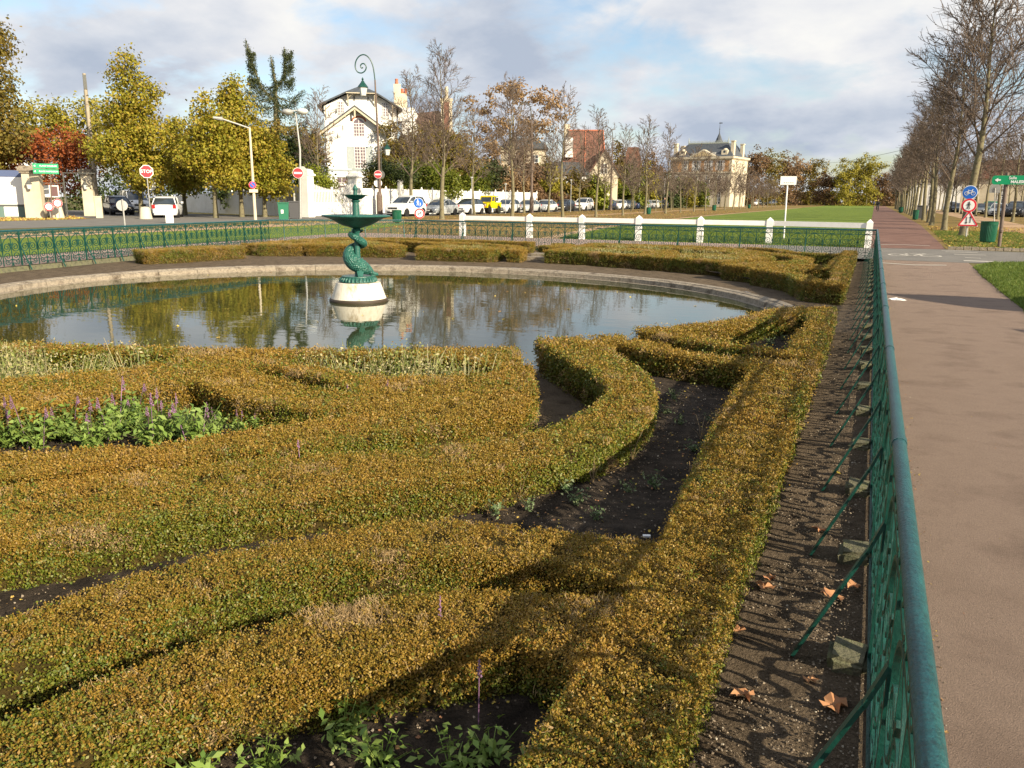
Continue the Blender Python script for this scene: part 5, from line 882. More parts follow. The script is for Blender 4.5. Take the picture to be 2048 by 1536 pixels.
dr_ = MB(); dr_.box((-1.35, -.14, 3.7), (2.2, .2, .2)); dr_.box((-2.25, -.1, 1.8), (.22, .14, 3.8)); dr_.box((-.45, -.1, 1.8), (.22, .14, 3.8)); part('door_frame', dr_, M['white'], v); window(v, -1.35, -.07, 2.95, 1.6, .62, 3, 1); window(v, -1.35, -.07, 1.1, 1.6, 1.7, 3, 2)
b = MB(); b.lathe([(.01, 0), (.06, .02), (.01, .5)], 5, (-2.0, 1.45, 10.2))
for x in (-.1, 1.35): b.box((x, 1.56, 11.75), (.12, .06, .45))
for x, z in ((-1.3, 8.6), (-1.9, 7.8), (2.2, 8.7), (-2.5, 7.5)): b.box((x, -.02, z), (.07, .04, .5))
part('wall_anchor', b, M['dgrey'], v, kind='stuff')
b = MB(); b.box((4.45, 3.5, 11.9), (.75, 1.1, 3.2)); b.box((5.15, 4.0, 11.3), (.7, 1.0, 2.6)); ch_ = part('chimney', b, M['cream'], v)
for k, (x, y, z) in enumerate(((4.4, 3.2, 13.5), (5.0, 4, 12.6), (5.38, 4, 12.6))): b = MB(); b.lathe([(.16, 0), (.19, .1), (.15, .35), (.18, .5), (.12, .55)], 10); part('chimney_pot', b, M['terra'], ch_, (x, y, z))
b = MB(); b.prism([(4.4, 9.6), (6.3, 9.6), (6.6, 10.2), (6.2, 11), (4.6, 11)], 2.2, 4.4); b.prism([(4.9, 0), (7.6, 0), (7.6, 8.0), (6.3, 9.6), (4.9, 9.6)], 2.4, 8); part('side_wing', b, M['wallwhite'], v)
w2 = thing('garden_house', 'brown roofed house with a tall brick chimney right of the white villa', 'house', (*(-48.34, 85.8), 0), R(30))
b = MB(); b.box((0, 3, 3.8), (7, 6, 8)); part('wall', b, M['cream'], w2); b = MB(); b.prism([(-4.2, 7.6), (-2.2, 11.0), (.9, 11.4), (3.9, 7.4)], -.4, 6.4); rr_ = part('roof', b, plain('brown_roof', (.13, .08, .065), rough=.9), w2)
b = MB(); b.box((1.75, -.8, 8.0), (1.3, .9, 9.0)); b.box((1.75, -.8, 12.55), (1.45, 1.05, .25)); part('chimney', b, M['cream'], w2); b = MB(); b.box((1.75, -1.27, 10.2), (.6, .04, 4.2)); part('chimney_brickwork', b, M['redroof'], w2); b = MB(); b.lathe([(.22, 12.6), (.22, 13.9), (.18, 14)], 8, (1.75, -.8, 0)); part('chimney_pot', b, M['cream'], w2)
window(w2, -1.2, 0, 4.5, 1.1, 1.6, 2, 3)
# mansion at the far left side of the avenue
MBs = (-39.34, 201.2); ms_ = thing('mansion', 'orange brick and cream stone mansion with a slate mansard roof and pediment', 'house', (*MBs, 0), R(-10))
Wd, Dp = 7.7, 11.5
b = MB(); b.box((0, Dp/2, 5.3), (2*Wd, Dp, 12.2)); part('wall', b, M['cream'], ms_)
b = MB()
for x0, x1 in ((-7.0, -4.9), (-3.0, -2.0), (-.1, 1.1), (2.9, 4.1), (5.6, 7.0)): b.box(((x0+x1)/2, -.015, 9.5), (x1-x0, .07, 2.6))
part('brick_panel', b, M['brick'], ms_)
b = MB(); b.box((0, Dp/2, 11.45), (2*Wd+.9, Dp+.9, .45)); b.box((0, Dp/2, 11.15), (2*Wd+.4, Dp+.4, .25)); b.box((0, Dp/2, 8.0), (2*Wd+.3, Dp+.3, .35)); b.box((0, Dp/2, 4.3), (2*Wd+.3, Dp+.3, .3))
for k in range(52): b.box((-Wd-.1+k*.305, -.36, 11.16), (.14, .16, .18))
part('cornice', b, M['cream'], ms_)
b = MB(); a_ = [(-Wd-.1, -.1), (Wd+.1, -.1), (Wd+.1, Dp+.1), (-Wd-.1, Dp+.1)]; t_ = [(-Wd+3.2, 3), (Wd-2.2, 3), (Wd-2.2, Dp-3), (-Wd+3.2, Dp-3)]; b.add([(x, y, 11.65) for x, y in a_]+[(x, y, 14.9) for x, y in t_], [(3, 2, 1, 0), (4, 5, 6, 7), (0, 1, 5, 4), (1, 2, 6, 5), (2, 3, 7, 6), (3, 0, 4, 7)]); rf_ = part('roof', b, M['slate'], ms_)
b = MB(); b.box((.5, 3.0, 14.98), (10.2, .25, .3)); b.box((.5, Dp-3, 14.98), (10.2, .25, .3))
for k in range(30): b.box((-4.4+k*.34, 3, 15.3), (.1, .06, .5))
for s in (-4.5, 5.5): b.lathe([(.12, 15.1), (.12, 15.6), (.02, 16.4)], 6, (s, 3, 0))
part('roof_cresting', b, plain('zinc_crest', (.35, .38, .33), rough=.7), rf_)
b = MB(); b.lathe([(1.15, 14.6), (1.1, 15.1), (.55, 16.4), (.12, 17.4), (.06, 18.6), (.03, 20.0)], 8, (2.2, 5.5, 0)); b.box((2.4, 5.5, 19.75), (.8, .04, .22)); b.lathe([(.05, 18.2), (.16, 18.35), (.05, 18.5)], 8, (2.2, 5.5, 0)); part('turret', b, M['slate'], ms_)
b = MB(); b.prism([(-3.0, 11.62), (4.2, 11.62), (.6, 13.35)], -.5, 1.6); b2 = part('pediment', b, M['cream'], ms_); b = MB(); b.prism([(-2.0, 11.72), (3.2, 11.72), (.6, 12.98)], -.53, -.51); part('pediment_panel', b, plain('carved_cream', (.52, .40, .22), rough=.9), b2)
for x in (-5.0, 5.6): b = MB(); b.box((x, 1.0, 12.6), (1.5, 1.4, 1.1)); b.lathe([(.01, 0), (.62, 0), (.6, .3), (.3, .55), (.05, .6)], 12, (x, 1.0, 13.0), 1, 1); dm = part('dormer', b, M['cream'], ms_); b = MB(); b.lathe([(.3, -.06), (.3, 0)], 12); g_ = part('pane', b, M['glass'], dm, (x, .28, 12.75)); g_.rotation_euler = (PI/2, 0, 0)
for x in (-2.4, 3.0): b = MB(); b.box((x, .7, 12.4), (.8, .8, .6)); part('roof_window', b, M['grey'], ms_)
for x, y, h in ((-7.1, 1.5, 14.9), (-7.1, 6, 14.6), (7.2, 1.6, 15.2), (7.3, 8, 14.8)): b = MB(); b.box((x, y, (h+10)/2), (.75, 1.0, h-10)); b.box((x, y, h), (.95, 1.2, .2)); part('chimney', b, M['cream'], ms_)
for x in (-5.9, -3.9, -1.05, 2.0, 4.85):
    window(ms_, x, 0, 8.5, 1.0, 2.2, 2, 3, gl='glass'); window(ms_, x, 0, 4.8, 1.0, 2.5, 2, 4, gl='glass'); window(ms_, x, 0, .6, 1.2, 2.9, 2, 4, gl='glass')
    if x > -2:
        for s in (-1, 1): shutter(ms_, x+s*.85, -.03, 8.5, .55, 2.2, 'white')
for z in (8.6, 5.0): 
    g_ = window(ms_, Wd+.0, 5.5, z, 1.0, 2.0, 2, 3, gl='glass'); g_.rotation_euler = (0, 0, PI/2)
# red roofed house, plus the cream houses glimpsed through the trees
rh = thing('red_roofed_house', 'house with a steep red tiled roof seen through bare branches', 'house', (*(-41.29, 123.86), 0), R(20))
b = MB(); b.box((-1, 4, 3), (8.2, 7, 6.2)); part('wall', b, M['cream'], rh); b = MB(); b.prism([(-.2, 4.8), (4.4, 4.8), (4.4, 5.2), (2.0, 8.9), (-.2, 5.4)], -1.2, 2.5); b.box((2.0, .6, 2.5), (4.4, 3.4, 5)); part('front_gable', b, M['cream'], rh)
b = MB(); b.add([(-4.9, -.3, 5.6), (2.6, -.3, 5.6), (1.9, 3.9, 12.2), (-3.6, 3.9, 12.2), (2.6, 8.1, 5.6), (-4.9, 8.1, 5.6)], [(0, 1, 2, 3), (1, 4, 2), (4, 5, 3, 2), (5, 0, 3), (0, 5, 4, 1)]); part('roof', b, M['redroof'], rh)
for x0, x1 in ((-1.0, -.9), (2.3, 1.9)): b = MB(); b.beam((x0, -.33, 5.8), (x1, 3.8, 12.25), .16, .12); part('ridge_tiles', b, M['terra'], rh)
b = MB(); b.beam((-3.6, 3.9, 12.25), (1.9, 3.9, 12.25), .25, .2); part('ridge', b, M['terra'], rh)
b = MB()
for s in (-1, 1): b.prism([(2.0, 9.2), (2.0+s*2.7, 5.0), (2.0+s*2.7, 4.8), (2.0, 8.95)], -1.5, 2.5)
part('gable_roof', b, M['redroof'], rh); b = MB(); b.box((-3.5, .9, 9.2), (1.2, 1.6, 2.6)); b.lathe([(.7, 0), (.5, .4), (.01, .6)], 10, (-3.5, .9, 10.5)); part('dormer', b, M['white'], rh)
window(rh, 2.0, -1.2, 5.4, 1.0, 1.5, 2, 2, gl='glass'); b = MB(); b.box((-3.9, 4.5, 11.5), (1.0, 1.0, 3.4)); part('chimney', b, M['cream'], rh)
for nm, lb, pos, rz, w, h, roof, rm in (('cream_house', 'cream house with a slate roof hidden behind the golden oak', (-50.21, 117.75), 24, 7, 9, 10.6, 'slate'), ('low_white_house', 'low white house front glimpsed behind the bare lime trees', (-42.28, 114.68), 22, 7, 5.0, 6.8, 'slate'), ('small_red_roofed_house', 'second, smaller red roofed house left of the mansion', (-44.87, 160.53), 15, 3.6, 7.0, 11.6, 'redroof'), ('white_hall', 'long pale modern building behind the right avenue trees', (13.69, 191.75), -6, 15, 5.6, 6.2, 'slate'), ('beige_house', 'beige house front behind the far right cars', (18.67, 139.32), -8, 14, 5.0, 7.6, 'redroof'), ('white_cottage', 'white house corner at the left edge behind the maple', (-78.63, 52.8), 40, 7, 5.0, 7.8, 'slate')):
    t = thing(nm, lb, 'house', (*pos, 0), R(rz)); b = MB(); b.box((0, 4, h/2), (w, 8, h)); part('wall', b, M['wallwhite' if 'white' in nm else 'cream'], t); b = MB(); b.prism([(-w/2-.4, h), (w/2+.4, h), (w*.3, roof), (-w*.3, roof)], -.4, 8.4); part('roof', b, M[rm], t)
    for k in range(max(2, int(w/3))): x = -w/2+(k+.5)*w/max(2, int(w/3)); window(t, x, 0, h-2.6, 1.1, 1.7, 2, 3, gl='glass'); window(t, x, 0, .8, 1.1, 2.0, 2, 3, gl='glass')
# ------------------------------------------------------------------ white wall, gate, side wall
ww = thing('white_wall', 'long white panel wall with small post caps behind the parked cars', 'wall', (-40, 58.4, 0), PI/2)
NP = 19; step = (98.3-58.4)/NP; b = MB(); b.box((0, 0, 1.14), (step-.05, .10, 2.28)); WPN = b.mesh('panel', M['wallwhite']); b = MB(); b.box((0, 0, 1.2), (.13, .15, 2.4)); b.lathe([(.06, 0), (.075, .04), (.03, .12)], 6, (0, 0, 2.4)); WPS = b.mesh('post', M['wallwhite'])
for i in range(NP): link('panel', WPN, ww, ((i+.5)*step, 0, 0)); link('post', WPS, ww, (i*step, 0, 0))
link('post', WPS, ww, (NP*step, 0, 0)); box('tall_post', ((64.9-58.4), -.1, 1.55), (.5, .3, 3.1), M['wallwhite'], ww)
def pier(label, x, y, h, w): 
    t = thing('gate_pier', label, 'gate pier', (x, y, 0), 0); b = MB(); b.box((0, 0, (h-.5)/2), (w, w, h-.5)); part('shaft', b, M['wallwhite'], t)
    b = MB(); b.lathe([(w*.70, 0), (w*.92, .05), (w*.92, .16), (w*.72, .22), (w*.70, .42), (w*.60, .48), (w*.3, .55)], 4); c_ = part('cap', b, M['wallwhite'], t, (0, 0, h-.5), PI/4); return t
pier('left white gate pier with a moulded cap by the wheelie bins', -39.9, 51.3, 3.55, .78); pier('right white gate pier with a moulded cap and name plate', -40.0, 57.9, 3.6, .85)
gt = thing('picket_gate', 'white double picket gate with a dipping top between the two piers', 'gate', (-40, 51.75, 0), PI/2)
for k in range(30):
    x = .12+k*.192; f = abs(x-2.85)/2.85; h = 2.15+.55*f**1.6; b = MB(); b.prism([(-.05, 1.1), (.05, 1.1), (.05, h-.08), (0, h), (-.05, h-.08)], -.015, .015); part('picket', b, M['white'], gt, (x, 0, 0))
box('lower_board', (2.85, .03, .58), (5.6, .05, 1.05), M['white'], gt); box('top_bar', (2.85, .05, 2.0), (5.6, .05, .12), M['white'], gt); box('centre_post', (2.85, -.02, 1.15), (.2, .1, 2.35), M['white'], gt); box('name_plate', (5.9, -.5, 2.1), (.5, .03, .35), M['grey'], gt)
sw = thing('side_wall', 'grey white boundary wall in shade running back from the left gate pier', 'wall', (-40.4, 51.4, 0), 0)
for k in range(12):
    f0, f1 = k/12, (k+1)/12; p0 = (-24*f0, 9.5*f0); p1 = (-24*f1, 9.5*f1); h = 2.3-.95*f0; b = MB(); L_ = math.hypot(p1[0]-p0[0], p1[1]-p0[1]); b.box((L_/2, 0, h/2), (L_-.03, .15, h)); b.lathe([(.07, 0), (.07, .1), (.02, .14)], 6, (L_/2, 0, h)); part('panel', b, M['wallwhite'], sw, (p0[0], p0[1], 0), math.atan2(9.5, -24))
hb = leafy('beech_hedge', 'clipped russet beech hedge at the end of the white wall', 'hedge', -39.6, 104, [(0, -3.5, 1.3, .7, 2.6, 1.3), (0, 0, 1.3, .7, 2.6, 1.4), (0, 3.5, 1.3, .7, 2.6, 1.3)], 6000, .2, M['brownleaf'], 201, clump=.4, hollow=.2)
leafy('garden_hedge', 'green hedge behind the dark iron fence by the white off roader', 'hedge', -40.4, 122, [(0, -11+3.6*k, 1.3, .8, 3, 1.7) for k in range(7)], 9000, .26, M['lime'], 202, clump=.5)
leafy('garden_hedge', 'dark green hedge further along behind the distant cars', 'hedge', -40.4, 160, [(0, -22+7*k, 1.4, .9, 4.5, 2.0) for k in range(8)], 9000, .34, M['bush'], 203, clump=.6)
f_ = thing('iron_fence', 'tall dark iron bar fence behind the white off roader', 'fence', (-39.5, 108, 0), PI/2); b = MB()
for k in range(130): b.box((k*.2, 0, 1.15), (.03, .03, 2.3))
part('bars', b, M['dgrey'], f_, kind='stuff'); box('rail', (13, 0, .3), (26, .04, .05), M['dgrey'], f_); box('rail', (13, 0, 2.1), (26, .04, .05), M['dgrey'], f_); box('pillar', (26.4, 0, 1.3), (.5, .5, 2.6), M['cream'], f_)
# gateway with lanterns at far left
gw = (-50.13, 36.23); gx, gy = gw; gr = R(38)
def lantern(par, x, y, z, s=1, name='lantern'):
    b = MB(); b.lathe([(.05*s, .62*s), (.08*s, .56*s), (.22*s, .38*s), (.24*s, .34*s), (.2*s, .33*s)], 6); b.lathe([(.02*s, .62*s), (.05*s, .68*s), (.01*s, .76*s)], 6); o = part(name, b, M['dgrey' if s < 1.05 else 'iron'], par, (x, y, z)); b = MB(); b.lathe([(.12*s, 0), (.19*s, .33*s)], 6); part('lamp_glass', b, M['lampglass'], o); return o
for lb, (px_, w_, x_, wx) in (('left pale stone gate pillar beside the notice board', ((-50.04, 36.31), 1.05, 0, 0)), ('right pale stone gate pillar beside the timber pole', ((-53.35, 43.03), .75, 0, 0))):
    t = thing('gate_pillar', lb, 'gate pillar', (*px_, 0), gr); hh = 3.32 if 'left' in lb else 3.39; b = MB(); b.box((0, 0, (hh-.45)/2), (w_, w_*.8, hh-.45), 0, .94); part('shaft', b, M['cream'], t); b = MB(); b.box((0, 0, hh-.38), (w_*1.12, w_*.95, .14)); b.box((0, 0, hh-.22), (w_*1.28, w_*1.1, .2)); b.box((0, 0, hh-.06), (w_*1.1, w_*.9, .12)); part('cap', b, M['stone'], t); lantern(t, -.05, -w_*.62, hh-1.45, .9)
box_gate = thing('iron_gate', 'open dark wrought iron gate with a framed notice between the stone pillars', 'gate', (*(-50.44, 37.71), 0), R(38)); b = MB()
for k in range(12): b.box((-.85+k*.155, 0, 1.15), (.022, .022, 2.2))
part('bars', b, M['dgrey'], box_gate); box('frame_bar', (0, 0, 2.28), (1.8, .04, .05), M['dgrey'], box_gate); box('frame_bar', (0, 0, .12), (1.8, .04, .05), M['dgrey'], box_gate); box('hinge_post', (.95, 0, 1.45), (.07, .07, 2.9), M['dgrey'], box_gate); box('overhead_bar', (1.9, 0, 2.95), (2.0, .04, .05), M['dgrey'], box_gate)
box('lower_plate', (0, .02, .55), (1.7, .02, .85), M['black'], box_gate)
for s in (-.45, .45):
    b = MB(); b.ribbon(spi(0, 0, .16, .03, 0, 300, 10), .02, .02); o = part('scroll', b, plain('gilt', (.55, .42, .15), rough=.5), box_gate, (s, 0, 2.42))
nb_ = box('notice_frame', (.05, -.05, 1.75), (1.1, .05, .78), M['white'], box_gate); box('notice_panel', (-.22, -.04, 0), (.4, .02, .62), M['sign_white'], nb_); box('notice_panel', (.27, -.04, 0), (.42, .02, .62), plain('brown_notice', (.16, .09, .09)), nb_)
bd = thing('notice_board', 'large framed notice board with white poster and blue heading at the left edge', 'notice board', (*(-52.23, 35.99), 0), R(42)); zt_ = 3.07
box('frame', (-.05, 0, zt_/2+.2), (2.2, .1, zt_-.4), M['dgrey'], bd); box('poster', (.05, -.06, 1.75), (1.85, .02, 1.75), M['sign_white'], bd); box('heading', (.05, -.06, 2.85), (1.85, .02, .42), plain('poster_blue', (.08, .11, .22)), bd); box('base', (0, -.02, .36), (2.1, .12, .75), plain('grey_green_board', (.12, .19, .17)), bd); box('small_poster', (.15, -.1, .42), (.8, .02, .62), M['sign_white'], bd)
# timber pole
pb = (-54.28, 44.44); tp = thing('timber_pole', 'tall leaning timber utility pole with cables by the gateway', 'utility pole', (*pb, 0), face(*pb)); b = MB(); T0 = (0.039, 10.245); b.tube([(0, 0, 0), (T0[0]*.5, 0, T0[1]*.5), (T0[0], 0, T0[1])], [.17, .14, .12], 10); part('mast', b, M['pole'], tp, smooth=40); b = MB(); b.box((T0[0], -.1, T0[1]-.6), (.22, .12, 1.0)); b.tube([(-.2, -.1, .3), (T0[0]*.45-.22, -.1, T0[1]*.45), (T0[0]-.12, -.1, T0[1]-1.2)], .025, 5); part('cable_box', b, M['dgrey'], tp)
bx_ = (-48.37, 39.7); t = thing('service_cabinet', 'slim cream service cabinet at the foot of the timber pole', 'cabinet', (*bx_, 0), R(45)); box('body', (0, 0, .7), (.42, .35, 1.4), M['cream'], t); box('lid', (0, 0, 1.43), (.48, .41, .06), M['cream'], t)
# stone bollards
for (x, y), h, lb in (((-49.16, 37.15), 0.8, 'pale conical stone bollard in front of the iron gate'), ((-44.34, 39.93), 0.78, 'pale conical stone bollard under the STOP sign')):
    t = thing('stone_bollard', lb, 'bollard', (x, y, 0)); b = MB(); b.lathe([(.42, 0), (.40, .08), (.30, h*.9), (.22, h), (.05, h+.02)], 14); part('body', b, M['cream'], t, smooth=40)
# ------------------------------------------------------------------ signs
def disc(par, name, r, mt, x, z, y=0, n=32, th=.02, rot=0):
    b = MB(); b.prism([(r*math.cos(2*PI*k/n+rot), r*math.sin(2*PI*k/n+rot)) for k in range(n)], -th/2, th/2); return part(name, b, mt, par, (x, y, z))
def spole(par, h, r=.035, mt='grey', top=None): 
    b = MB(); b.tube([(0, 0, 0), top or (0, 0, h)], r, 10); return part('pole', b, M[mt], par, smooth=40)
def no_entry(par, x, z, r, y=0):
    d = disc(par, 'no_entry_plate', r, M['sign_white'], x, z, y); disc(d, 'red_disc', r*.93, M['sign_red'], 0, 0, -.014); b = MB(); b.box((0, 0, 0), (r*1.45, .012, r*.34)); part('white_bar', b, M['sign_white'], d, (0, -.03, 0)); return d
def ring_sign(par, x, z, r, y=0, inner='sign_white', name='red_ring_plate'):
    d = disc(par, name, r, M['sign_white'], x, z, y); disc(d, 'red_ring', r*.97, M['sign_red'], 0, 0, -.014); disc(d, 'disc_centre', r*.72, M[inner], 0, 0, -.026); return d
def st_base(px, py): pass
B1 = (-46.06, 41.91); t = thing('stop_sign', 'red octagonal STOP sign on a slim grey pole', 'road sign', (*B1, 0), face(*B1)); X1 = (-0.012, 3.135); b = MB(); b.tube([(0, 0, 0), (X1[0]*.98, .02, X1[1])], .035, 8); part('pole', b, M['grey'], t)
d = disc(t, 'octagon_plate', .46, M['sign_white'], X1[0], X1[1], -.03, 8, rot=PI/8); disc(d, 'red_octagon', .41, M['sign_red'], 0, 0, -.014, 8, rot=PI/8); lettering('STOP', .31, M['sign_white'], d, (0, -.028, 0), .005)
B2 = (-47.98, 44.04); t = thing('sign_backs', 'two pale sign plates seen on a pole just right of the STOP sign', 'road sign', (*B2, 0), face(*B2)); X2 = (-0.05, 2.233); X3 = (-0.002, 2.795); b = MB(); b.tube([(0, .04, 0), (X3[0], .04, X3[1]+.2)], .035, 8); part('pole', b, M['grey'], t); disc(t, 'plate', .33, M['sign_white'], X2[0], X2[1]); disc(t, 'plate', .33, M['sign_white'], X3[0], X3[1])
B3 = (-31.45, 27.1); t = thing('round_sign_back', 'grey back of a round road sign on a pale post before the left railing', 'road sign', (*B3, 0), face(*B3)); X4 = (-0.042, 1.079); b = MB(); b.tube([(0, -.03, 0), (X4[0]+.03, -.03, X4[1]+.28)], .035, 8); part('pole', b, M['grey'], t); disc(t, 'plate', 0.24, M['grey'], X4[0], X4[1], .02)
B4 = (-36.98, 34.97); t = thing('white_bollard', 'short white square bollard in front of the white car at left', 'bollard', (*B4, 0), face(*B4)); b = MB(); b.box((0, 0, .42), (.42, .25, .84)); part('body', b, M['white'], t)
B5 = (-48.41, 36.15); t = thing('green_direction_signs', 'two green direction signs reading PLACE WAGRAM and PLACE NAPOLEON on a brown post', 'direction sign', (*B5, 0), face(*B5)); Xa = (-0.009, 3.299); Xb = (-0.018, 2.961); b = MB(); b.tube([(0, .03, 0), (.0+Xa[0]*.9+.28, .03, Xa[1]+.25)], .04, 8); part('post', b, M['rust'], t)
for X_, tx in ((Xa, 'PLACE WAGRAM'), (Xb, 'PLACE NAPOLEON')):
    b = MB(); b.box((0, 0, 0), (1.42, .03, .29)); o = part('sign_board', b, M['sign_green'], t, (X_[0], -.02, X_[1])); lettering(tx, .125, M['sign_white'], o, (.14, -.02, 0), .003); disc(o, 'arrow_disc', .07, M['sign_white'], -.6, 0, -.02, 3, th=.012, rot=PI)
for px_, r, lb in (((-0.095, 0.771), .27, 'l'), ((0.415, 0.997), .28, 'r')):
    t = thing('round_prohibition_sign', 'low white disc with a red ring '+('left of the stone bollard' if lb == 'l' else 'above the stone bollard with a crossed symbol'), 'road sign', (*B5, 0), face(*B5)); b = MB(); b.tube([(px_[0]+.05, .05, 0), (px_[0], .03, px_[1])], .03, 6); part('pole', b, M['grey'], t); o = ring_sign(t, px_[0], px_[1], r, -.1)
    if lb == 'r': lettering('7', .26, M['sign_black'], o, (0, -.04, 0))
# lamps
B6 = (-37.85, 47.81); X = [(0.197, 4.765), (0.016, 7.259), (-0.524, 7.308), (0.498, 7.375), (-0.019, 3.181), (0.19, 3.219)]
t = thing('double_globe_lamp', 'street lamp with two round heads and a no entry sign by the wheelie bins', 'street lamp', (*B6, 0), face(*B6)); b = MB(); b.tube([(0, .05, 0), (X[0][0], .05, X[0][1]), (X[1][0], .05, X[1][1])], [.09, .07, .05], 10); b.tube([(X[2][0]+.1, .05, X[2][1]+.08), (X[3][0]-.1, .05, X[3][1]+.08)], .04, 6); part('pole', b, M['grey'], t)
for q in (2, 3): b = MB(); b.lathe([(.02, .22), (.28, .17), (.40, .04), (.41, 0), (.3, -.16), (.05, -.22)], 18); part('lamp_head', b, M['lampglass' if q == 3 else 'grey'], t, (X[q][0], 0, X[q][1]), smooth=60)
no_entry(t, X[4][0], X[4][1], .37, -.08); disc(t, 'octagon_back', .47, M['grey'], X[5][0]+.04, X[5][1], .16, 8, rot=PI/8)
B7 = (-37.59, 42.79); X = [(-0.009, 5.883), (-0.645, 6.047), (-1.629, 6.351), (-2.197, 6.422), (-0.047, 2.261)]; t = thing('arm_lamp', 'plain street lamp with a long curved arm and a no parking sign', 'street lamp', (*B7, 0), face(*B7))
b = MB(); b.tube([(0, .05, 0), (X[0][0], .05, X[0][1])], [.11, .065], 10); part('pole', b, M['cream'], t, smooth=40); b = MB(); b.tube([(X[0][0], .05, X[0][1]-.05), (X[1][0], .05, X[1][1]), (X[2][0], .05, X[2][1])], .05, 8); b.tube([(X[2][0], .05, X[2][1]), (X[3][0], .05, X[3][1])], [.12, .08], 8); part('arm', b, M['grey'], t)
d = ring_sign(t, X[4][0], X[4][1], .24, -.1, 'sign_blue', 'no_parking_plate'); b = MB(); b.beam((-.13, -.035, .13), (.13, -.035, -.13), .012, .05); part('red_slash', b, M['sign_red'], d); box('plate', (X[4][0]+.04, -.1, X[4][1]-.38), (.55, .02, .2), M['cream'], t)
B8 = (-39.2, 60.29); pts = [(0.053, 1.733), (0.033, 5.47), (-0.058, 9.513), (-0.093, 11.1), (-0.226, 12.158), (-0.495, 12.775), (-0.895, 13.053), (-1.306, 12.942), (-1.606, 12.543), (-1.683, 12.072), (-1.512, 11.706), (-1.188, 11.618), (-0.894, 11.804), (-0.782, 12.101), (-0.918, 12.331), (-1.122, 12.344), (-1.25, 12.184), (-1.174, 12.01), (-1.05, 12.053)]; LQ = [(-1.113, 11.384), (-0.068, 3.446), (0.041, 1.312), (0.766, 6.057), (0.288, 7.026)]
t = thing('spiral_lamp', 'tall ornate lamp post ending in a big spiral with a hanging green lantern', 'street lamp', (*B8, 0), face(*B8)); b = MB(); n_ = len(pts)+1; b.tube([(0, 0, 0)]+[(x, 0, z) for x, z in pts[:4]], [.17, .13, .10, .075, .06], 10); part('post', b, M['rust'], t, smooth=40); b = MB(); b.tube([(x, 0, z) for x, z in spline(pts[3:], 4)], .05, 8); part('spiral_arm', b, M['iron'], t, smooth=40)
b = MB(); b.lathe([(.26, 0), (.26, 1.7), (.22, 1.75), (.19, 1.9), (.2, 1.95), (.14, 2.0)], 12); part('pedestal', b, M['rust'], t, smooth=30); lantern(t, LQ[0][0], 0, LQ[0][1]-1.55, 1.9)
no_entry(t, LQ[1][0], LQ[1][1], .33, -.25); disc(t, 'sign_back', .36, M['dgrey'], LQ[1][0]+.22, LQ[1][1], .1); disc(t, 'sign_back', .34, M['sign_white'], LQ[1][0]-.02, LQ[1][1]-.72, .1)
b = MB(); b.tube([(x, .1, z) for x, z in spline([(LQ[4][0]-.05, LQ[4][1]-3.5), (LQ[4][0]-.05, LQ[4][1]-.4), (LQ[4][0]+.15, LQ[4][1]+.15), (LQ[3][0], LQ[3][1]+.1)], 5)], .03, 6); part('side_arm', b, M['dgrey'], t); lantern(t, LQ[3][0], .1, LQ[3][1]-1.0, 1.45, 'side_lantern')
for px_, lb, pp_ in (((-34.35, 82.97), 'tall crook lamp post among the bare lime trees left of the oak', [(-0.041, 6.647), (-0.138, 9.733), (-0.261, 10.952), (-0.64, 11.406), (-1.068, 11.505), (-1.438, 11.199), (-1.54, 10.793), (-1.27, 10.54), (-1.006, 10.745)]), ((-34.68, 113.46), 'tall crook lamp post right of the red tiled roof', [(-0.062, 5.598), (-0.0, 9.692), (-0.185, 10.907), (-0.621, 11.379), (-1.116, 11.514), (-1.524, 11.178), (-1.576, 10.638), (-1.282, 10.233), (-0.94, 10.503)])):
    t = thing('crook_lamp', lb, 'street lamp', (*px_, 0), face(*px_)); b = MB(); b.tube([(0, 0, 0)]+[(x, 0, z) for x, z in pp_[:2]], [.16, .12, .08], 8); b.lathe([(.22, 0), (.22, 1.6), (.15, 1.8)], 10); part('post', b, M['rust'], t); b = MB(); b.tube([(x, 0, z) for x, z in spline(pp_[1:], 3)], .06, 6); part('crook', b, M['dgrey'], t)
# thin grey posts among the trees
for i, (px_, h, lb) in enumerate((((-34.07, 75.41), 2.95, 'pale fork topped sign post behind the silver hatchback'), ((-35.86, 133.11), 5.32, 'thin pale post with a small lamp before the magnolia'), ((-32.8, 137.94), 4.95, 'thin pale post nearest to the mansion'), ((-33.55, 93.36), 3.75, 'thin pale post right of the forked lime tree'), ((-34.34, 68.4), 3.4, 'thin pale post behind the white hatchback with the black roof'))):
    t = thing('slim_post', lb, 'post', (*px_, 0), 0); b = MB(); b.tube([(0, 0, 0), (0, 0, h)], .035, 6); part('pole', b, M['grey'], t); b = MB(); b.box((0, 0, h), (.18, .1, .12)); part('head', b, M['lampglass'], t)
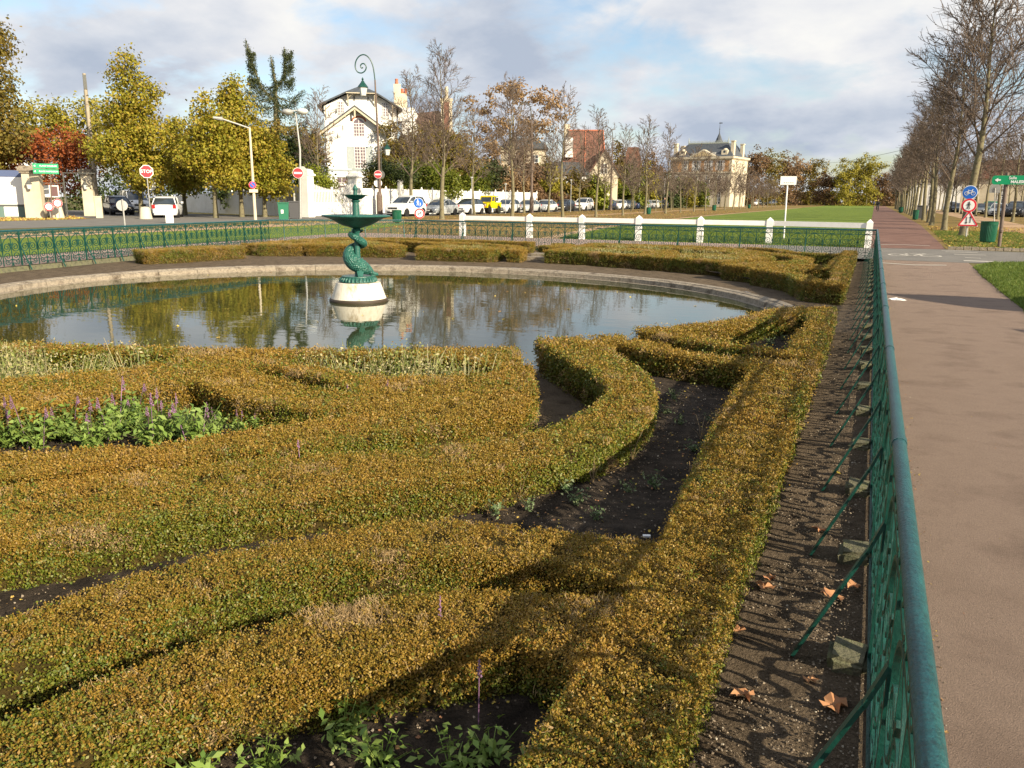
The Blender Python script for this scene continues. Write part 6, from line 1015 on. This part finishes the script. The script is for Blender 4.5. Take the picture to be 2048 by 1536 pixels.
# pedestrian and prohibition signs before the far railing
B9 = (-25.91, 44.24); XP = [(-0.008, 1.218), (0.042, 0.581)]; t = thing('pedestrian_sign', 'blue round sign with a white adult and child above a red ringed sign', 'road sign', (*B9, 0), face(*B9)); b = MB(); b.tube([(0, .03, 0), (XP[0][0], .03, XP[0][1]+.2)], .03, 8); part('pole', b, M['grey'], t)
r_ = 0.31; d = disc(t, 'blue_plate', r_, M['sign_white'], XP[0][0], XP[0][1]); disc(d, 'blue_disc', r_*.93, M['sign_blue'], 0, 0, -.014)
def person_icon(par, x, z, s, mt, stride=1, y=-.028):
    b = MB()
    def q(p, w): b.beam((p[0]*s, 0, p[1]*s), (p[2]*s, 0, p[3]*s), .008, w*s)
    b.prism([(.09*s*math.cos(k*.785), .42*s+.09*s*math.sin(k*.785)) for k in range(8)], -.004, .004)
    b.prism([(-.09*s, .3*s), (.09*s, .3*s), (.07*s, -.05*s), (-.07*s, -.05*s)], -.004, .004); q((-.03, -.02, -.17*stride, -.46), .07); q((.03, -.02, .15*stride, -.46), .07); q((-.08, .27, -.22, .0), .05); q((.08, .27, .22, .03), .05)
    return part('figure', b, mt, par, (x, y, z))
person_icon(d, -.04, .02, r_*1.25, M['sign_white']); person_icon(d, r_*.36, -r_*.28, r_*.75, M['sign_white']); d = ring_sign(t, XP[1][0], XP[1][1], r_*1.02, -.02); b = MB(); b.lathe([(r_*.16, -.008), (r_*.16, .008)], 10); o = part('symbol', b, M['sign_black'], d, (-.08, -.04, -.03)); o.rotation_euler = (PI/2, 0, 0); b = MB(); b.beam((-.04, -.04, -.04), (.13, -.04, .1), .01, .04); b.beam((.12, -.04, -.08), (.02, -.04, .1), .01, .03); part('symbol', b, M['sign_black'], d)
# white panel sign behind the white fence
BA = (-3.15, 33.65); XW = [(-0.002, 2.316), (-0.293, 2.485), (0.284, 2.185)]; t = thing('panel_sign', 'white rectangular sign panel on a thin pole on the lawn edge', 'sign', (*BA, 0), face(*BA)); b = MB(); b.tube([(0, .03, 0), (XW[0][0]-.03, .03, XW[0][1])], .03, 8); part('pole', b, M['white'], t)
pn = box('panel', (XW[0][0], 0, XW[0][1]), (XW[2][0]-XW[1][0]+.02, .03, XW[1][1]-XW[2][1]+.02), M['sign_white'], t); b = MB()
for k, (x, w) in enumerate(((-.15, .05), (-.06, .07), (.03, .05), (.11, .06), (.19, .07))): b.box((x*.9, -.018, -.08), (w*.8, .006, .03))
part('small_print', b, plain('faded_print', (.45, .45, .42)), pn)
# right hand signs
BB = (3.92, 41.89); XR = [(-0.078, 1.978), (-0.049, 1.411), (0.003, 0.819)]; rr_ = 0.31; t = thing('cycle_path_signs', 'blue bicycle sign, red ringed pedestrian sign and triangular arrows sign on one post', 'road sign', (*BB, 0), face(*BB)); b = MB(); b.tube([(0, .04, 0), (XR[0][0], .04, XR[0][1]+.2)], .035, 8); part('pole', b, M['grey'], t)
d = disc(t, 'bicycle_plate', rr_, M['sign_white'], XR[0][0], XR[0][1]); disc(d, 'blue_disc', rr_*.92, M['sign_blue'], 0, 0, -.014); b = MB(); s = rr_
for x in (-.42, .42): b.ribbon([(s*(x+.25*math.cos(R(k))), s*(-.12+.25*math.sin(R(k)))) for k in range(0, 361, 24)], s*.05, .008)
for p in ((-.42, -.12, -.2, .25), (-.2, .25, .26, .25), (-.25, .14, 0, -.12), (0, -.12, .3, .2), (.42, -.12, .24, .4), (.24, .4, .4, .42), (-.3, .33, -.12, .33), (-.42, -.12, 0, -.12)): b.ribbon([(s*p[0], s*p[1]), (s*p[2], s*p[3])], s*.055, .008)
part('bicycle_symbol', b, M['sign_white'], d, (0, -.032, 0))
d = ring_sign(t, XR[1][0], XR[1][1], rr_, -.01); person_icon(d, 0, 0, rr_*1.1, M['sign_black'], 1, -.05); d.children[0]
tr = MB(); tr.prism([(-.41, -.3), (.41, -.3), (.05, .38), (-.05, .38)], -.01, .01); d = part('triangle_plate', tr, M['sign_white'], t, (XR[2][0], -.02, XR[2][1]-.02)); b = MB()
for p, q_ in (((-.37, -.26), (.37, -.26)), ((.37, -.26), (0, .34)), ((0, .34), (-.37, -.26))): b.ribbon([p, q_], .055, .008)
part('red_border', b, M['sign_red'], d, (0, -.018, 0)); b = MB()
for x, s_ in ((-.07, -1), (.08, 1)): b.ribbon([(x, -.15), (x, .12)], .025, .008); b.prism([(x-.05, -.02+s_*.10), (x+.05, -.02+s_*.10), (x, -.02+s_*.18)], -.004, .004)
part('arrows', b, M['sign_black'], d, (0, -.02, 0))
BC = (4.13, 32.86); XG = [(-0.079, 2.309), (-0.453, 2.445), (0.432, 2.208), (-0.098, 2.109)]; t = thing('green_hall_sign', 'green arrow sign reading Salle MALESHERBES on a brown post', 'direction sign', (*BC, 0), face(*BC)); b = MB(); b.tube([(0, .05, 0), (XG[3][0]+.03, .05, XG[0][1]+.25)], .06, 10); b.lathe([(.065, .55), (.065, .62)], 10); part('post', b, M['rust'], t, smooth=40)
hgt = .30; b = MB(); b.prism([(-.62, -.15), (.95, -.15), (.95, .15), (-.62, .15), (-.68, .09), (-.68, -.09)], -.02, .02); o = part('sign_board', b, M['sign_green'], t, (XG[1][0]+.62+.02, -.03, XG[0][1])); b = MB(); b.prism([(-.6, 0), (-.5, .07), (-.5, .025), (-.42, .025), (-.42, -.025), (-.5, -.025), (-.5, -.07)], -.03, -.024); part('arrow', b, M['sign_white'], o)
lettering('Salle', .13, M['sign_white'], o, (-.07, -.026, .065), .002); lettering('MALESHERBES', .125, M['sign_white'], o, (.27, -.026, -.065), .005)
BD = (8.43, 71.43); t = thing('grey_sign_back', 'small house shaped grey sign back behind the green hall sign', 'road sign', (*BD, 0), face(*BD)); XD = (-0.265, 2.618); b = MB(); b.tube([(0, 0, 0), (XD[0], 0, XD[1])], .035, 6); part('pole', b, M['grey'], t); b = MB(); b.prism([(-.36, -.35), (.36, -.35), (.36, .1), (.08, .42), (-.08, .42), (-.36, .1)], -.015, .015); part('plate', b, M['grey'], t, (XD[0], .03, XD[1]))
# ------------------------------------------------------------------ bins
def park_bin(x, y, label, r, h, g=None):
    t = thing('park_bin', label, 'litter bin', (x, y, 0), 0, None); n = 36; b = MB(); vs = []; 
    for z, k in ((.06, .86), (.1, .92), (h*.55, 1.0), (h*.86, 1.02)):
        for j in range(n*2): a = 2*PI*j/(n*2); rj = r*k*(1 if j % 2 else .955); vs.append((rj*math.cos(a), rj*math.sin(a), z))
    m2 = n*2; b.add(vs, [(i*m2+j, i*m2+(j+1) % m2, (i+1)*m2+(j+1) % m2, (i+1)*m2+j) for i in range(3) for j in range(m2)]+[tuple(range(m2-1, -1, -1))]); part('ribbed_body', b, M['bingreen'], t)
    b = MB(); b.lathe([(r*1.0, h*.84), (r*1.05, h*.86), (r*1.05, h*.98), (r*1.08, h), (r*.9, h), (r*.88, h*.8)], 24); part('rim', b, M['bingreen'], t, smooth=30); b = MB(); b.lathe([(r*.5, 0), (r*.45, .08)], 12); part('foot', b, M['stone'], t); return t
for (x, y), r, h, lb in (((4.13, 36.23), 0.29, 0.84, 'green ribbed litter bin between the cycle signs and the green hall sign'), ((-26.96, 43.36), 0.29, 0.79, 'green ribbed litter bin behind the railing, right of the fountain'), ((-21.87, 85.32), 0.24, 0.73, 'small green litter bin by a lime tree left of the lawn'), ((-21.85, 123.99), 0.3, 0.84, 'small distant green litter bin before the mansion'), ((-22.5, 165.98), 0.29, 0.77, 'tiny green litter bin right of the mansion'), ((3.37, 79.75), 0.24, 0.86, 'dark litter bin among the trunks beside the red path'), ((3.45, 127.73), 0.28, 0.83, 'distant litter bin far up the red path')):
    park_bin(x, y, lb, r, h)
def wheelie(x, y, w, h, mt, label, rz):
    t = thing('wheelie_bin', label, 'wheelie bin', (x, y, 0), rz); b = MB(); b.box((0, 0, h*.5), (w*.82, w*.86, h*.92), 0, 1.18); part('tub', b, M[mt], t); b = MB(); b.box((0, -.02, h), (w*1.04, w*1.08, .07)); b.box((0, w*.52, h-.02), (w*.8, .07, .06)); part('lid', b, M[mt], t)
    for s in (-1, 1): b = MB(); b.lathe([(.11, -.03), (.11, .03)], 12); o = part('wheel', b, M['black'], t, (s*w*.38, w*.45, .11)); o.rotation_euler = (0, PI/2, 0)
    if mt == 'wheeliegreen': box('sticker', (-.08, -w*.49, h*.5), (.16, .01, .24), M['sign_white'], t)
wheelie(*(-36.23, 44.02), .72, 1.12, 'wheeliegreen', 'green wheelie bin with a white sticker near the left gate pier', R(38)); wheelie(*(-37.31, 46.46), .72, 1.2, 'wheeliegrey', 'dark grey wheelie bin against the left gate pier', R(38)); wheelie(*(4.08, 84.9), .9, 1.2, 'wheeliegrey', 'dark wheelie bin between the trunks of the avenue', 0)
bx2 = (-48.09, 59.64); t = thing('meter_box', 'two small grey meter boxes on the wall behind the wheelie bins', 'meter box', (-40.9, 51.3, 0), R(158)); box('box', (.2, .2, 1.5), (.5, .15, .6), M['grey'], t); box('box', (.8, .2, 1.4), (.5, .15, .5), M['grey'], t)
# ------------------------------------------------------------------ cars
CP = {}
for nm, c in dict(white=(.78, .78, .77), silver=(.42, .44, .45), ltsilver=(.55, .56, .56), navy=(.025, .04, .09), black=(.02, .022, .028), grey=(.12, .13, .14), teal=(.03, .07, .10), yellow=(.80, .62, .0), green=(.02, .2, .12), blue=(.04, .1, .25)).items():
    CP[nm] = mat('car_paint_'+nm, c, rough=.22, spec=.6)
SH = {'hatch': dict(L=2.02, w=.87, low=[(-2.02, .48), (-1.97, .66), (-1.75, .76), (-1.05, .93), (-.7, .97), (.6, 1.0), (1.7, 1.0), (1.95, .88), (2.02, .55)], roof=[(-1.0, .94), (-.62, 1.16), (-.2, 1.38), (.25, 1.47), (.9, 1.47), (1.5, 1.37), (1.9, 1.0)], wh=(-1.28, 1.25, .31)),
      'sedan': dict(L=2.3, w=.88, low=[(-2.3, .46), (-2.24, .62), (-1.9, .74), (-1.1, .88), (-.8, .92), (.9, .96), (1.6, .98), (2.15, .94), (2.3, .6)], roof=[(-1.05, .89), (-.6, 1.14), (-.2, 1.34), (.3, 1.42), (.85, 1.40), (1.3, 1.22), (1.8, .98)], wh=(-1.4, 1.35, .32)),
      'suv': dict(L=2.15, w=.9, low=[(-2.15, .6), (-2.1, .8), (-1.85, .95), (-1.15, 1.08), (-.8, 1.12), (.8, 1.15), (1.8, 1.15), (2.1, 1.0), (2.15, .6)], roof=[(-1.05, 1.09), (-.65, 1.36), (-.25, 1.60), (.3, 1.70), (1.2, 1.69), (1.7, 1.6), (2.02, 1.12)], wh=(-1.35, 1.3, .35)),
      'van': dict(L=2.3, w=.93, low=[(-2.3, .6), (-2.25, .85), (-2.0, 1.0), (-1.5, 1.15), (-1.2, 1.2), (1.2, 1.2), (2.2, 1.2), (2.28, 1.0), (2.3, .6)], roof=[(-1.6, 1.12), (-1.1, 1.5), (-.6, 1.85), (0, 1.95), (1.4, 1.95), (2.1, 1.9), (2.26, 1.2)], wh=(-1.45, 1.4, .34))}
def interp(pr, y):
    for (a, b), (c, d) in zip(pr, pr[1:]):
        if a <= y <= c: return b+(d-b)*(y-a)/(c-a)
    return pr[-1][1] if y > pr[-1][0] else pr[0][1]
def loft(b, ys, sect):
    vs = []; S_ = [sect(y) for y in ys]; n = len(S_[0])
    for y, s in zip(ys, S_): vs += [(x, y, z) for x, z in s]
    b.add(vs, [(i*n+j, i*n+(j+1) % n, (i+1)*n+(j+1) % n, (i+1)*n+j) for i in range(len(ys)-1) for j in range(n)]+[tuple(range(n)), tuple(range(len(vs)-1, len(vs)-n-1, -1))])
CARM = {}
def car_meshes(kind, paint, roofc=None):
    k = (kind, paint, roofc)
    if k in CARM: return CARM[k]
    s = SH[kind]; L_, w = s['L'], s['w']; P = CP[paint]; b = MB(); ys = sorted(set([p[0] for p in s['low']]+[-L_*.9, -1.6, -.3, .2, 1.2, L_*.9]))
    def sec(y):
        e = min(1, (L_-abs(y))/.42+.02); ww = w*(.80+.20*math.sqrt(max(0, min(1, e)))); t = interp(s['low'], y); zb = .20+(.12 if abs(y) > L_-.05 else 0); h = t-zb
        return [(-ww*.90, zb), (-ww*.99, zb+h*.25), (-ww, zb+h*.6), (-ww*.96, zb+h*.86), (-ww*.84, t-.015), (-ww*.4, t+.012), (ww*.4, t+.012), (ww*.84, t-.015), (ww*.96, zb+h*.86), (ww, zb+h*.6), (ww*.99, zb+h*.25), (ww*.90, zb)]
    loft(b, ys, sec); me = [('body', b.mesh('body', P, 35))]
    b = MB(); ry = [p[0] for p in s['roof']]; ry = sorted(set(ry+[.6]))
    def rs(y): 
        t = interp(s['roof'], y); z0 = interp(s['low'], y)-.03; f = min(1, (t-z0)/.45); return [(-w*.90, z0), (-w*(.90-.14*f), max(z0+.01, t-.06)), (-w*(.78-.12*f), max(z0+.02, t)), (w*(.78-.12*f), max(z0+.02, t)), (w*(.90-.14*f), max(z0+.01, t-.06)), (w*.90, z0)]
    loft(b, ry, rs); me.append(('windows', b.mesh('windows', M['glass'], 30)))
    b = MB(); rr = [p for p in s['roof'] if p[0] > s['roof'][1][0] and p[0] < s['roof'][-1][0]]; yy = [p[0] for p in rr]
    def rsec(y):
        t = interp(s['roof'], y); return [(-w*.765, t-.055), (-w*.68, t+.012), (-w*.3, t+.03), (w*.3, t+.03), (w*.68, t+.012), (w*.765, t-.055), (w*.6, t-.07), (-w*.6, t-.07)]
    loft(b, yy, rsec)
    for sx in (-1, 1):
        for (ya, yb) in ((s['roof'][0][0], yy[0]), (s['roof'][-1][0], yy[-1])):
            za, zb = interp(s['low'], ya)-.01, interp(s['roof'], yb)-.03; b.beam((sx*w*.87, ya, za), (sx*w*.735, yb, zb), .07, .05)
        b.beam((sx*w*.895, .42, interp(s['low'], .4)-.02), (sx*w*.775, .38, interp(s['roof'], .4)-.03), .09, .03)
    me.append(('roof', b.mesh('roof', CP[roofc] if roofc else P, 35)))
    fz = interp(s['low'], -L_+.1); b = MB(); b.box((0, -L_+.03, fz-.16), (w*.95, .09, .13), 0); b.box((0, -L_+.03, .34), (w*1.2, .09, .12)); me.append(('grille', b.mesh('grille', M['black'])))
    for sx in (-1, 1): b = MB(); b.add([(sx*w*.52, -L_+.0, fz-.10), (sx*w*.88, -L_+.30, fz-.08), (sx*w*.86, -L_+.42, fz+.08), (sx*w*.55, -L_+.12, fz+.04), (sx*w*.5, -L_+.2, fz-.1), (sx*w*.8, -L_+.5, fz-.06)], [(0, 1, 2, 3), (0, 3, 4), (3, 2, 5, 4), (1, 5, 2)]); me.append(('headlight', b.mesh('headlight', M['headlamp'])))
    rz_ = interp(s['low'], L_-.15)
    for sx in (-1, 1): b = MB(); b.box((sx*w*.78, L_-.03, rz_-.14), (.2, .10, .24)); me.append(('tail_light', b.mesh('tail_light', M['taillamp'])))
    for sx in (-1, 1): b = MB(); b.box((sx*(w+.06), -.72, interp(s['low'], -.7)+.08), (.16, .1, .12)); me.append(('mirror', b.mesh('mirror', P)))
    for yv in (-L_-.012, L_+.012): b = MB(); b.box((0, yv, .44 if yv < 0 else rz_-.28), (.5, .02, .11)); me.append(('number_plate', b.mesh('number_plate', M['plate'])))
    f, r_, rad = s['wh']; b = MB()
    for y in (f, r_):
        for sx in (-1, 1): 
            n = 20; vs = [(sx*(w*.992), y+(rad+.055)*math.cos(2*PI*i/n), rad+(rad+.055)*math.sin(2*PI*i/n)) for i in range(n)]; vs2 = [(sx*w*.6, v[1], v[2]) for v in vs]; b.add([v for v in vs if 1]+vs2, [tuple(range(n)), tuple(range(n, 2*n))]+[(i, (i+1) % n, (i+1) % n+n, i+n) for i in range(n)])
    me.append(('wheel_arch', b.mesh('wheel_arch', M['black'])))
    b = MB(); b.lathe([(rad*.62, -.10), (rad*.95, -.10), (rad, -.06), (rad, .06), (rad*.95, .10), (rad*.62, .10)], 20); tyre = b.mesh('tyre', M['black'], 40)
    b = MB(); b.lathe([(rad*.64, -.07), (rad*.64, .085), (rad*.55, .07), (rad*.2, .06), (rad*.15, .09), (.01, .09)], 16)
    for q in range(5): a = 2*PI*q/5; b.beam((math.cos(a)*rad*.15, math.sin(a)*rad*.15, .085), (math.cos(a)*rad*.6, math.sin(a)*rad*.6, .08), .05, .02)
    rim = b.mesh('rim', M['alloy'], 30); CARM[k] = (me, tyre, rim, s); return CARM[k]
def car(kind, paint, x, y, rz, label, roofc=None, sc=1.0, group=None):
    me, tyre, rim, s = car_meshes(kind, paint, roofc); t = thing('parked_car', label, 'car', (x, y, 0), rz, group, sc=sc)
    for n, m_ in me: link(n, m_, t)
    f, r_, rad = s['wh']
    for yy in (f, r_):
        for sx in (-1, 1): w_ = link('wheel', tyre, t, (sx*(s['w']-.09), yy, rad)); w_.rotation_euler = (0, sx*PI/2, 0); link('rim', rim, w_)
    return t
CARS = [('suv', 'white', (-36.4, 60.05), 'white crossover with a dark grille, nearest in the row, right of the spiral lamp'), ('sedan', 'silver', (-36.4, 66.0), 'silver saloon behind the white crossover'), ('hatch', 'white_black', (-36.4, 71.76), 'white hatchback with a black roof left of the yellow off roader'), ('hatch', 'ltsilver', (-36.4, 80.95), 'silver hatchback just behind the yellow off roader'), ('sedan', 'silver', (-36.4, 86.82), 'grey silver saloon, second behind the yellow off roader'), ('sedan', 'ltsilver', (-36.4, 92.28), 'light silver saloon, third behind the yellow off roader'), ('hatch', 'black', (-36.4, 98.91), 'black hatchback ahead of the white off roader'), ('suv', 'white', (-36.4, 106.4), 'white off roader in the middle of the row'), ('hatch', 'navy', (-36.4, 117.63), 'dark blue hatchback behind the crook lamp post'), ('hatch', 'white', (-36.4, 123.38), 'white hatchback behind the dark blue one'), ('hatch', 'grey', (-36.4, 128.75), 'dark grey hatchback behind a lime trunk'), ('suv', 'navy', (-36.4, 134.23), 'dark blue people carrier before the magnolia'), ('hatch', 'silver', (-36.4, 139.47), 'silver hatchback behind the litter bin'), ('hatch', 'ltsilver', (-36.4, 145.45), 'pale hatchback right of the litter bin'), ('hatch', 'grey', (-36.4, 151.51), 'grey hatchback near the dark figure'), ('hatch', 'navy', (-36.4, 159.76), 'blue hatchback right of the dark figure'), ('sedan', 'teal', (-36.4, 174.8), 'dark teal car below the small golden tree'), ('hatch', 'white', (-36.4, 182.22), 'white car below the small golden tree'), ('hatch', 'silver', (-36.4, 188.46), 'silver car left of the mansion door'), ('sedan', 'grey', (-36.4, 208.38), 'grey car before the mansion'), ('hatch', 'silver', (-36.4, 217.94), 'silver car before the mansion corner')]
for k, c, (x, y), lb in CARS: car(k, c.split('_')[0], x, y, 0, lb, 'black' if '_' in c else None, group='cars parked in a line behind the lime trees')
for i, (x, y) in enumerate([(-34.5, 266.56), (-34.5, 283.99), (-34.5, 302.23), (-34.5, 321.16), (-34.5, 344.38), (-34.5, 375.5), (-34.5, 412.52), (-34.5, 457.3), (-34.5, 512.53)]): car(['van', 'suv', 'hatch'][i % 3], ['white', 'white', 'grey', 'white', 'black', 'ltsilver', 'white', 'navy', 'white'][i], x, y, 0, 'distant %s car, %s from the left in the far group right of the mansion' % (['white', 'white', 'grey', 'white', 'black', 'silver', 'white', 'blue', 'white'][i], ORD[i]), group='far cars right of the mansion')
for i, (px, (x, y)) in enumerate([(1995, (12.97, 107.8)), (2012, (14.18, 110.78)), (2030, (14.44, 105.96)), (2046, (15.88, 110.75)), (1962, (12.94, 123.55)), (1978, (13.99, 124.69)), (1925, (13.25, 152.08)), (1912, (12.2, 150.77)), (1900, (11.54, 153.48)), (1945, (14.15, 146.51))]): car(['hatch', 'sedan', 'suv'][i % 3], ['silver', 'grey', 'black', 'silver', 'grey', 'green', 'black', 'grey', 'white', 'silver'][i], x, y, R(-12), 'car parked behind the right hand trees, '+['silver, just left of the green sign post', 'grey, just right of the green sign post', 'black, second from the right edge', 'silver, at the right edge', 'grey, left of the grey sign back', 'green, under the grey sign back', 'black, behind the blue bicycle sign', 'grey, left of the bicycle sign', 'white, leftmost of the right hand group', 'silver, right of the bicycle sign'][i], group='cars behind the right hand trees')
x, y = (-46.58, 43.96); car('hatch', 'white', x, y, R(40+180), 'white car driving away seen from behind under the plane trees')
x, y = (-59.5, 52.48); car('van', 'white', x, y, R(60), 'white van half hidden behind the stone bollard', sc=1.0); x, y = (-55.76, 47.57); car('hatch', 'black', x, y, R(60), 'black car in shade right of the gateway')
# yellow off roader
x, y = (-36.2, 75.88); t = thing('yellow_off_roader', 'bright yellow boxy off roader with a spare wheel and green rear rim', 'car', (x, y, 0), 0)
b = MB(); b.prism([(-1.75, .62), (-1.75, 1.02), (-.75, 1.14), (1.65, 1.14), (1.65, .62), (1.35, .62), (1.28, .95), (.75, .95), (.65, .55), (-.8, .55), (-.88, .92), (-1.45, .92), (-1.5, .62)], -.68, .68, 'x'); part('body', b, CP['yellow'], t)
b = MB(); b.prism([(-.68, 1.14), (-.45, 1.72), (1.0, 1.72), (1.45, 1.14)], -.62, .62, 'x'); part('windows', b, M['glass'], t)
b = MB(); b.box((0, .25, 1.75), (1.32, 1.55, .09))
for sx in (-1, 1):
    b.beam((sx*.63, -.7, 1.12), (sx*.62, -.47, 1.74), .08, .08); b.box((sx*.64, .12, 1.43), (.05, .1, .62)); b.box((sx*.64, -.25, 1.2), (.05, .9, .12))
b.beam((-.63, -.72, 1.14), (.63, -.72, 1.14), .08, .08); b.beam((-.63, -.49, 1.70), (.63, -.49, 1.70), .08, .1); part('roof', b, CP['yellow'], t)
b = MB(); b.prism([(.55, 1.14), (.5, 1.74), (1.0, 1.74), (1.55, 1.14)], -.64, .64, 'x'); part('hardtop', b, M['white'], t); b = MB(); b.box((0, .78, 1.45), (1.32, .5, .35)); part('hardtop_window', b, M['glass'], t)
b = MB(); b.box((0, -1.78, .85), (.7, .04, .3)); b.box((0, -1.95, .55), (1.4, .12, .14)); part('grille', b, M['black'], t)
for sx in (-1, 1): b = MB(); b.lathe([(.1, 0), (.1, .05)], 12); o = part('headlight', b, M['headlamp'], t, (sx*.47, -1.76, .87)); o.rotation_euler = (PI/2, 0, 0)
b = MB(); b.lathe([(.2, -.13), (.36, -.12), (.39, -.08), (.39, .08), (.36, .12), (.2, .13)], 18); ty = b.mesh('tyre', M['black']); b = MB(); b.lathe([(.21, -.1), (.21, .13), (.05, .10)], 12); rims = [b.mesh('rim', M['alloy']), b.mesh('rim', M['lime_wheel'])]
for yy in (-1.17, 1.03):
    for sx in (-1, 1): w_ = link('wheel', ty, t, (sx*.66, yy, .39)); w_.rotation_euler = (0, sx*PI/2, 0); link('rim', rims[yy > 0], w_)
# ------------------------------------------------------------------ people
def body(par, joints, edges, mt, name='body'):
    me = bpy.data.meshes.new(name); me.from_pydata([j[:3] for j in joints], edges, []); o = link(name, me, par); me.materials.append(mt); md = o.modifiers.new('skin', 'SKIN')
    for i, j in enumerate(joints): me.skin_vertices[0].data[i].radius = (j[3], j[3]); me.skin_vertices[0].data[i].use_root = (i == 0)
    o.modifiers.new('sub', 'SUBSURF').levels = 1; return o
bx, by = (0.44, 136.0); cy_ = thing('person', 'cyclist in dark clothes riding towards us on the red path', 'person', (bx, by, 0), 0)
body(cy_, [(0, .1, .98, .16), (0, .02, 1.25, .19), (0, -.1, 1.48, .18), (0, -.14, 1.6, .07), (-.2, -.1, 1.46, .07), (-.27, -.25, 1.2, .055), (-.22, -.5, 1.08, .045), (.2, -.1, 1.46, .07), (.27, -.25, 1.2, .055), (.22, -.5, 1.08, .045), (-.1, .0, .95, .1), (-.13, -.25, .68, .08), (-.12, -.05, .34, .055), (-.12, -.18, .28, .05), (.1, .0, .95, .1), (.13, -.12, .55, .08), (.12, .08, .22, .055), (.12, -.06, .14, .05)], [(0, 1), (1, 2), (2, 3), (2, 4), (4, 5), (5, 6), (2, 7), (7, 8), (8, 9), (0, 10), (10, 11), (11, 12), (12, 13), (0, 14), (14, 15), (15, 16), (16, 17)], M['darkcloth'])
b = MB(); b.lathe([(.02, -.13), (.07, -.10), (.095, 0), (.09, .07), (.04, .13)], 12); hd = part('head', b, M['skin'], cy_, (0, -.17, 1.72), smooth=60); b = MB(); b.lathe([(.10, 0), (.105, .05), (.07, .12), (.01, .14)], 12); part('hair', b, M['darkcloth'], hd, (0, .02, .0), smooth=60)
bk = thing('bicycle', 'dark bicycle under the cyclist on the red path', 'bicycle', (bx, by, 0), 0)
for yy in (-.52, .52): b = MB(); b.ribbon([(.33*math.cos(R(k)), .33*math.sin(R(k))) for k in range(0, 361, 20)], .03, .03); o = part('wheel', b, M['black'], bk, (0, yy, .34), PI/2)
b = MB()
for p, q_ in (((0, .52, .34), (0, .1, .34)), ((0, .1, .34), (0, .18, .86)), ((0, .1, .34), (0, -.36, .8)), ((0, .17, .78), (0, -.36, .82)), ((0, -.36, .95), (0, -.52, .34)), ((0, .52, .34), (0, .17, .78)), ((-.25, -.42, 1.0), (.25, -.42, 1.0)), ((0, -.36, .8), (0, -.4, 1.0))): b.tube([p, q_], .018, 5)
part('frame', b, M['dgrey'], bk); b = MB(); b.box((0, .18, .9), (.14, .24, .05)); part('saddle', b, M['black'], bk)
def walker(x, y, rz, label, top, legs):
    t = thing('person', label, 'person', (x, y, 0), rz); body(t, [(0, 0, .95, .15), (0, 0, 1.2, .17), (0, 0, 1.42, .17), (0, 0, 1.53, .06), (-.2, 0, 1.4, .065), (-.25, .05, 1.12, .05), (-.22, -.08, .9, .04), (.2, 0, 1.4, .065), (.25, -.05, 1.12, .05), (.22, -.15, .9, .04)], [(0, 1), (1, 2), (2, 3), (2, 4), (4, 5), (5, 6), (2, 7), (7, 8), (8, 9)], top, 'coat')
    body(t, [(0, 0, .95, .15), (-.1, 0, .85, .1), (-.11, -.1, .48, .07), (-.11, .02, .08, .05), (-.11, -.12, .04, .04), (.1, 0, .85, .1), (.11, .08, .48, .07), (.11, .2, .1, .05), (.11, .08, .04, .04)], [(0, 1), (1, 2), (2, 3), (3, 4), (0, 5), (5, 6), (6, 7), (7, 8)], legs, 'trousers')
    b = MB(); b.lathe([(.02, -.13), (.07, -.10), (.095, 0), (.09, .07), (.04, .13)], 12); hd = part('head', b, M['skin'], t, (0, -.02, 1.66), smooth=60); b = MB(); b.lathe([(.10, 0), (.105, .05), (.07, .12), (.01, .14)], 12); part('hair', b, M['darkcloth'], hd, (0, .02, .0), smooth=60)
walker(*(-24.74, 104.41), R(20), 'pedestrian in dark clothes beside a lime tree left of the mansion', M['darkcloth'], M['darkcloth'])
walker(*(-0.24, 258.48), R(10), 'distant pedestrian in dark blue far up the red path', M['bluecloth'], M['darkcloth'])
ca = MB(); pA = Vector((-23.2, 273.85, 13.39)); pB = Vector((5.32, 133.45, 9.45)); ca.tube([pA.lerp(pB, k/12)-Vector((0, 0, 1.2*math.sin(PI*k/12))) for k in range(13)], .03, 4); o = part('overhead_cable', ca, M['black'], None); tag(o, 'thin dark cable crossing the sky above the end of the lawn', 'cable')
print('hedge sprigs', tot, 'objects', len(bpy.data.objects))

for o in bpy.data.objects:
    if 'label' in o and len(o['label'].split()) > 16: print('LONG', o.name, o['label'])
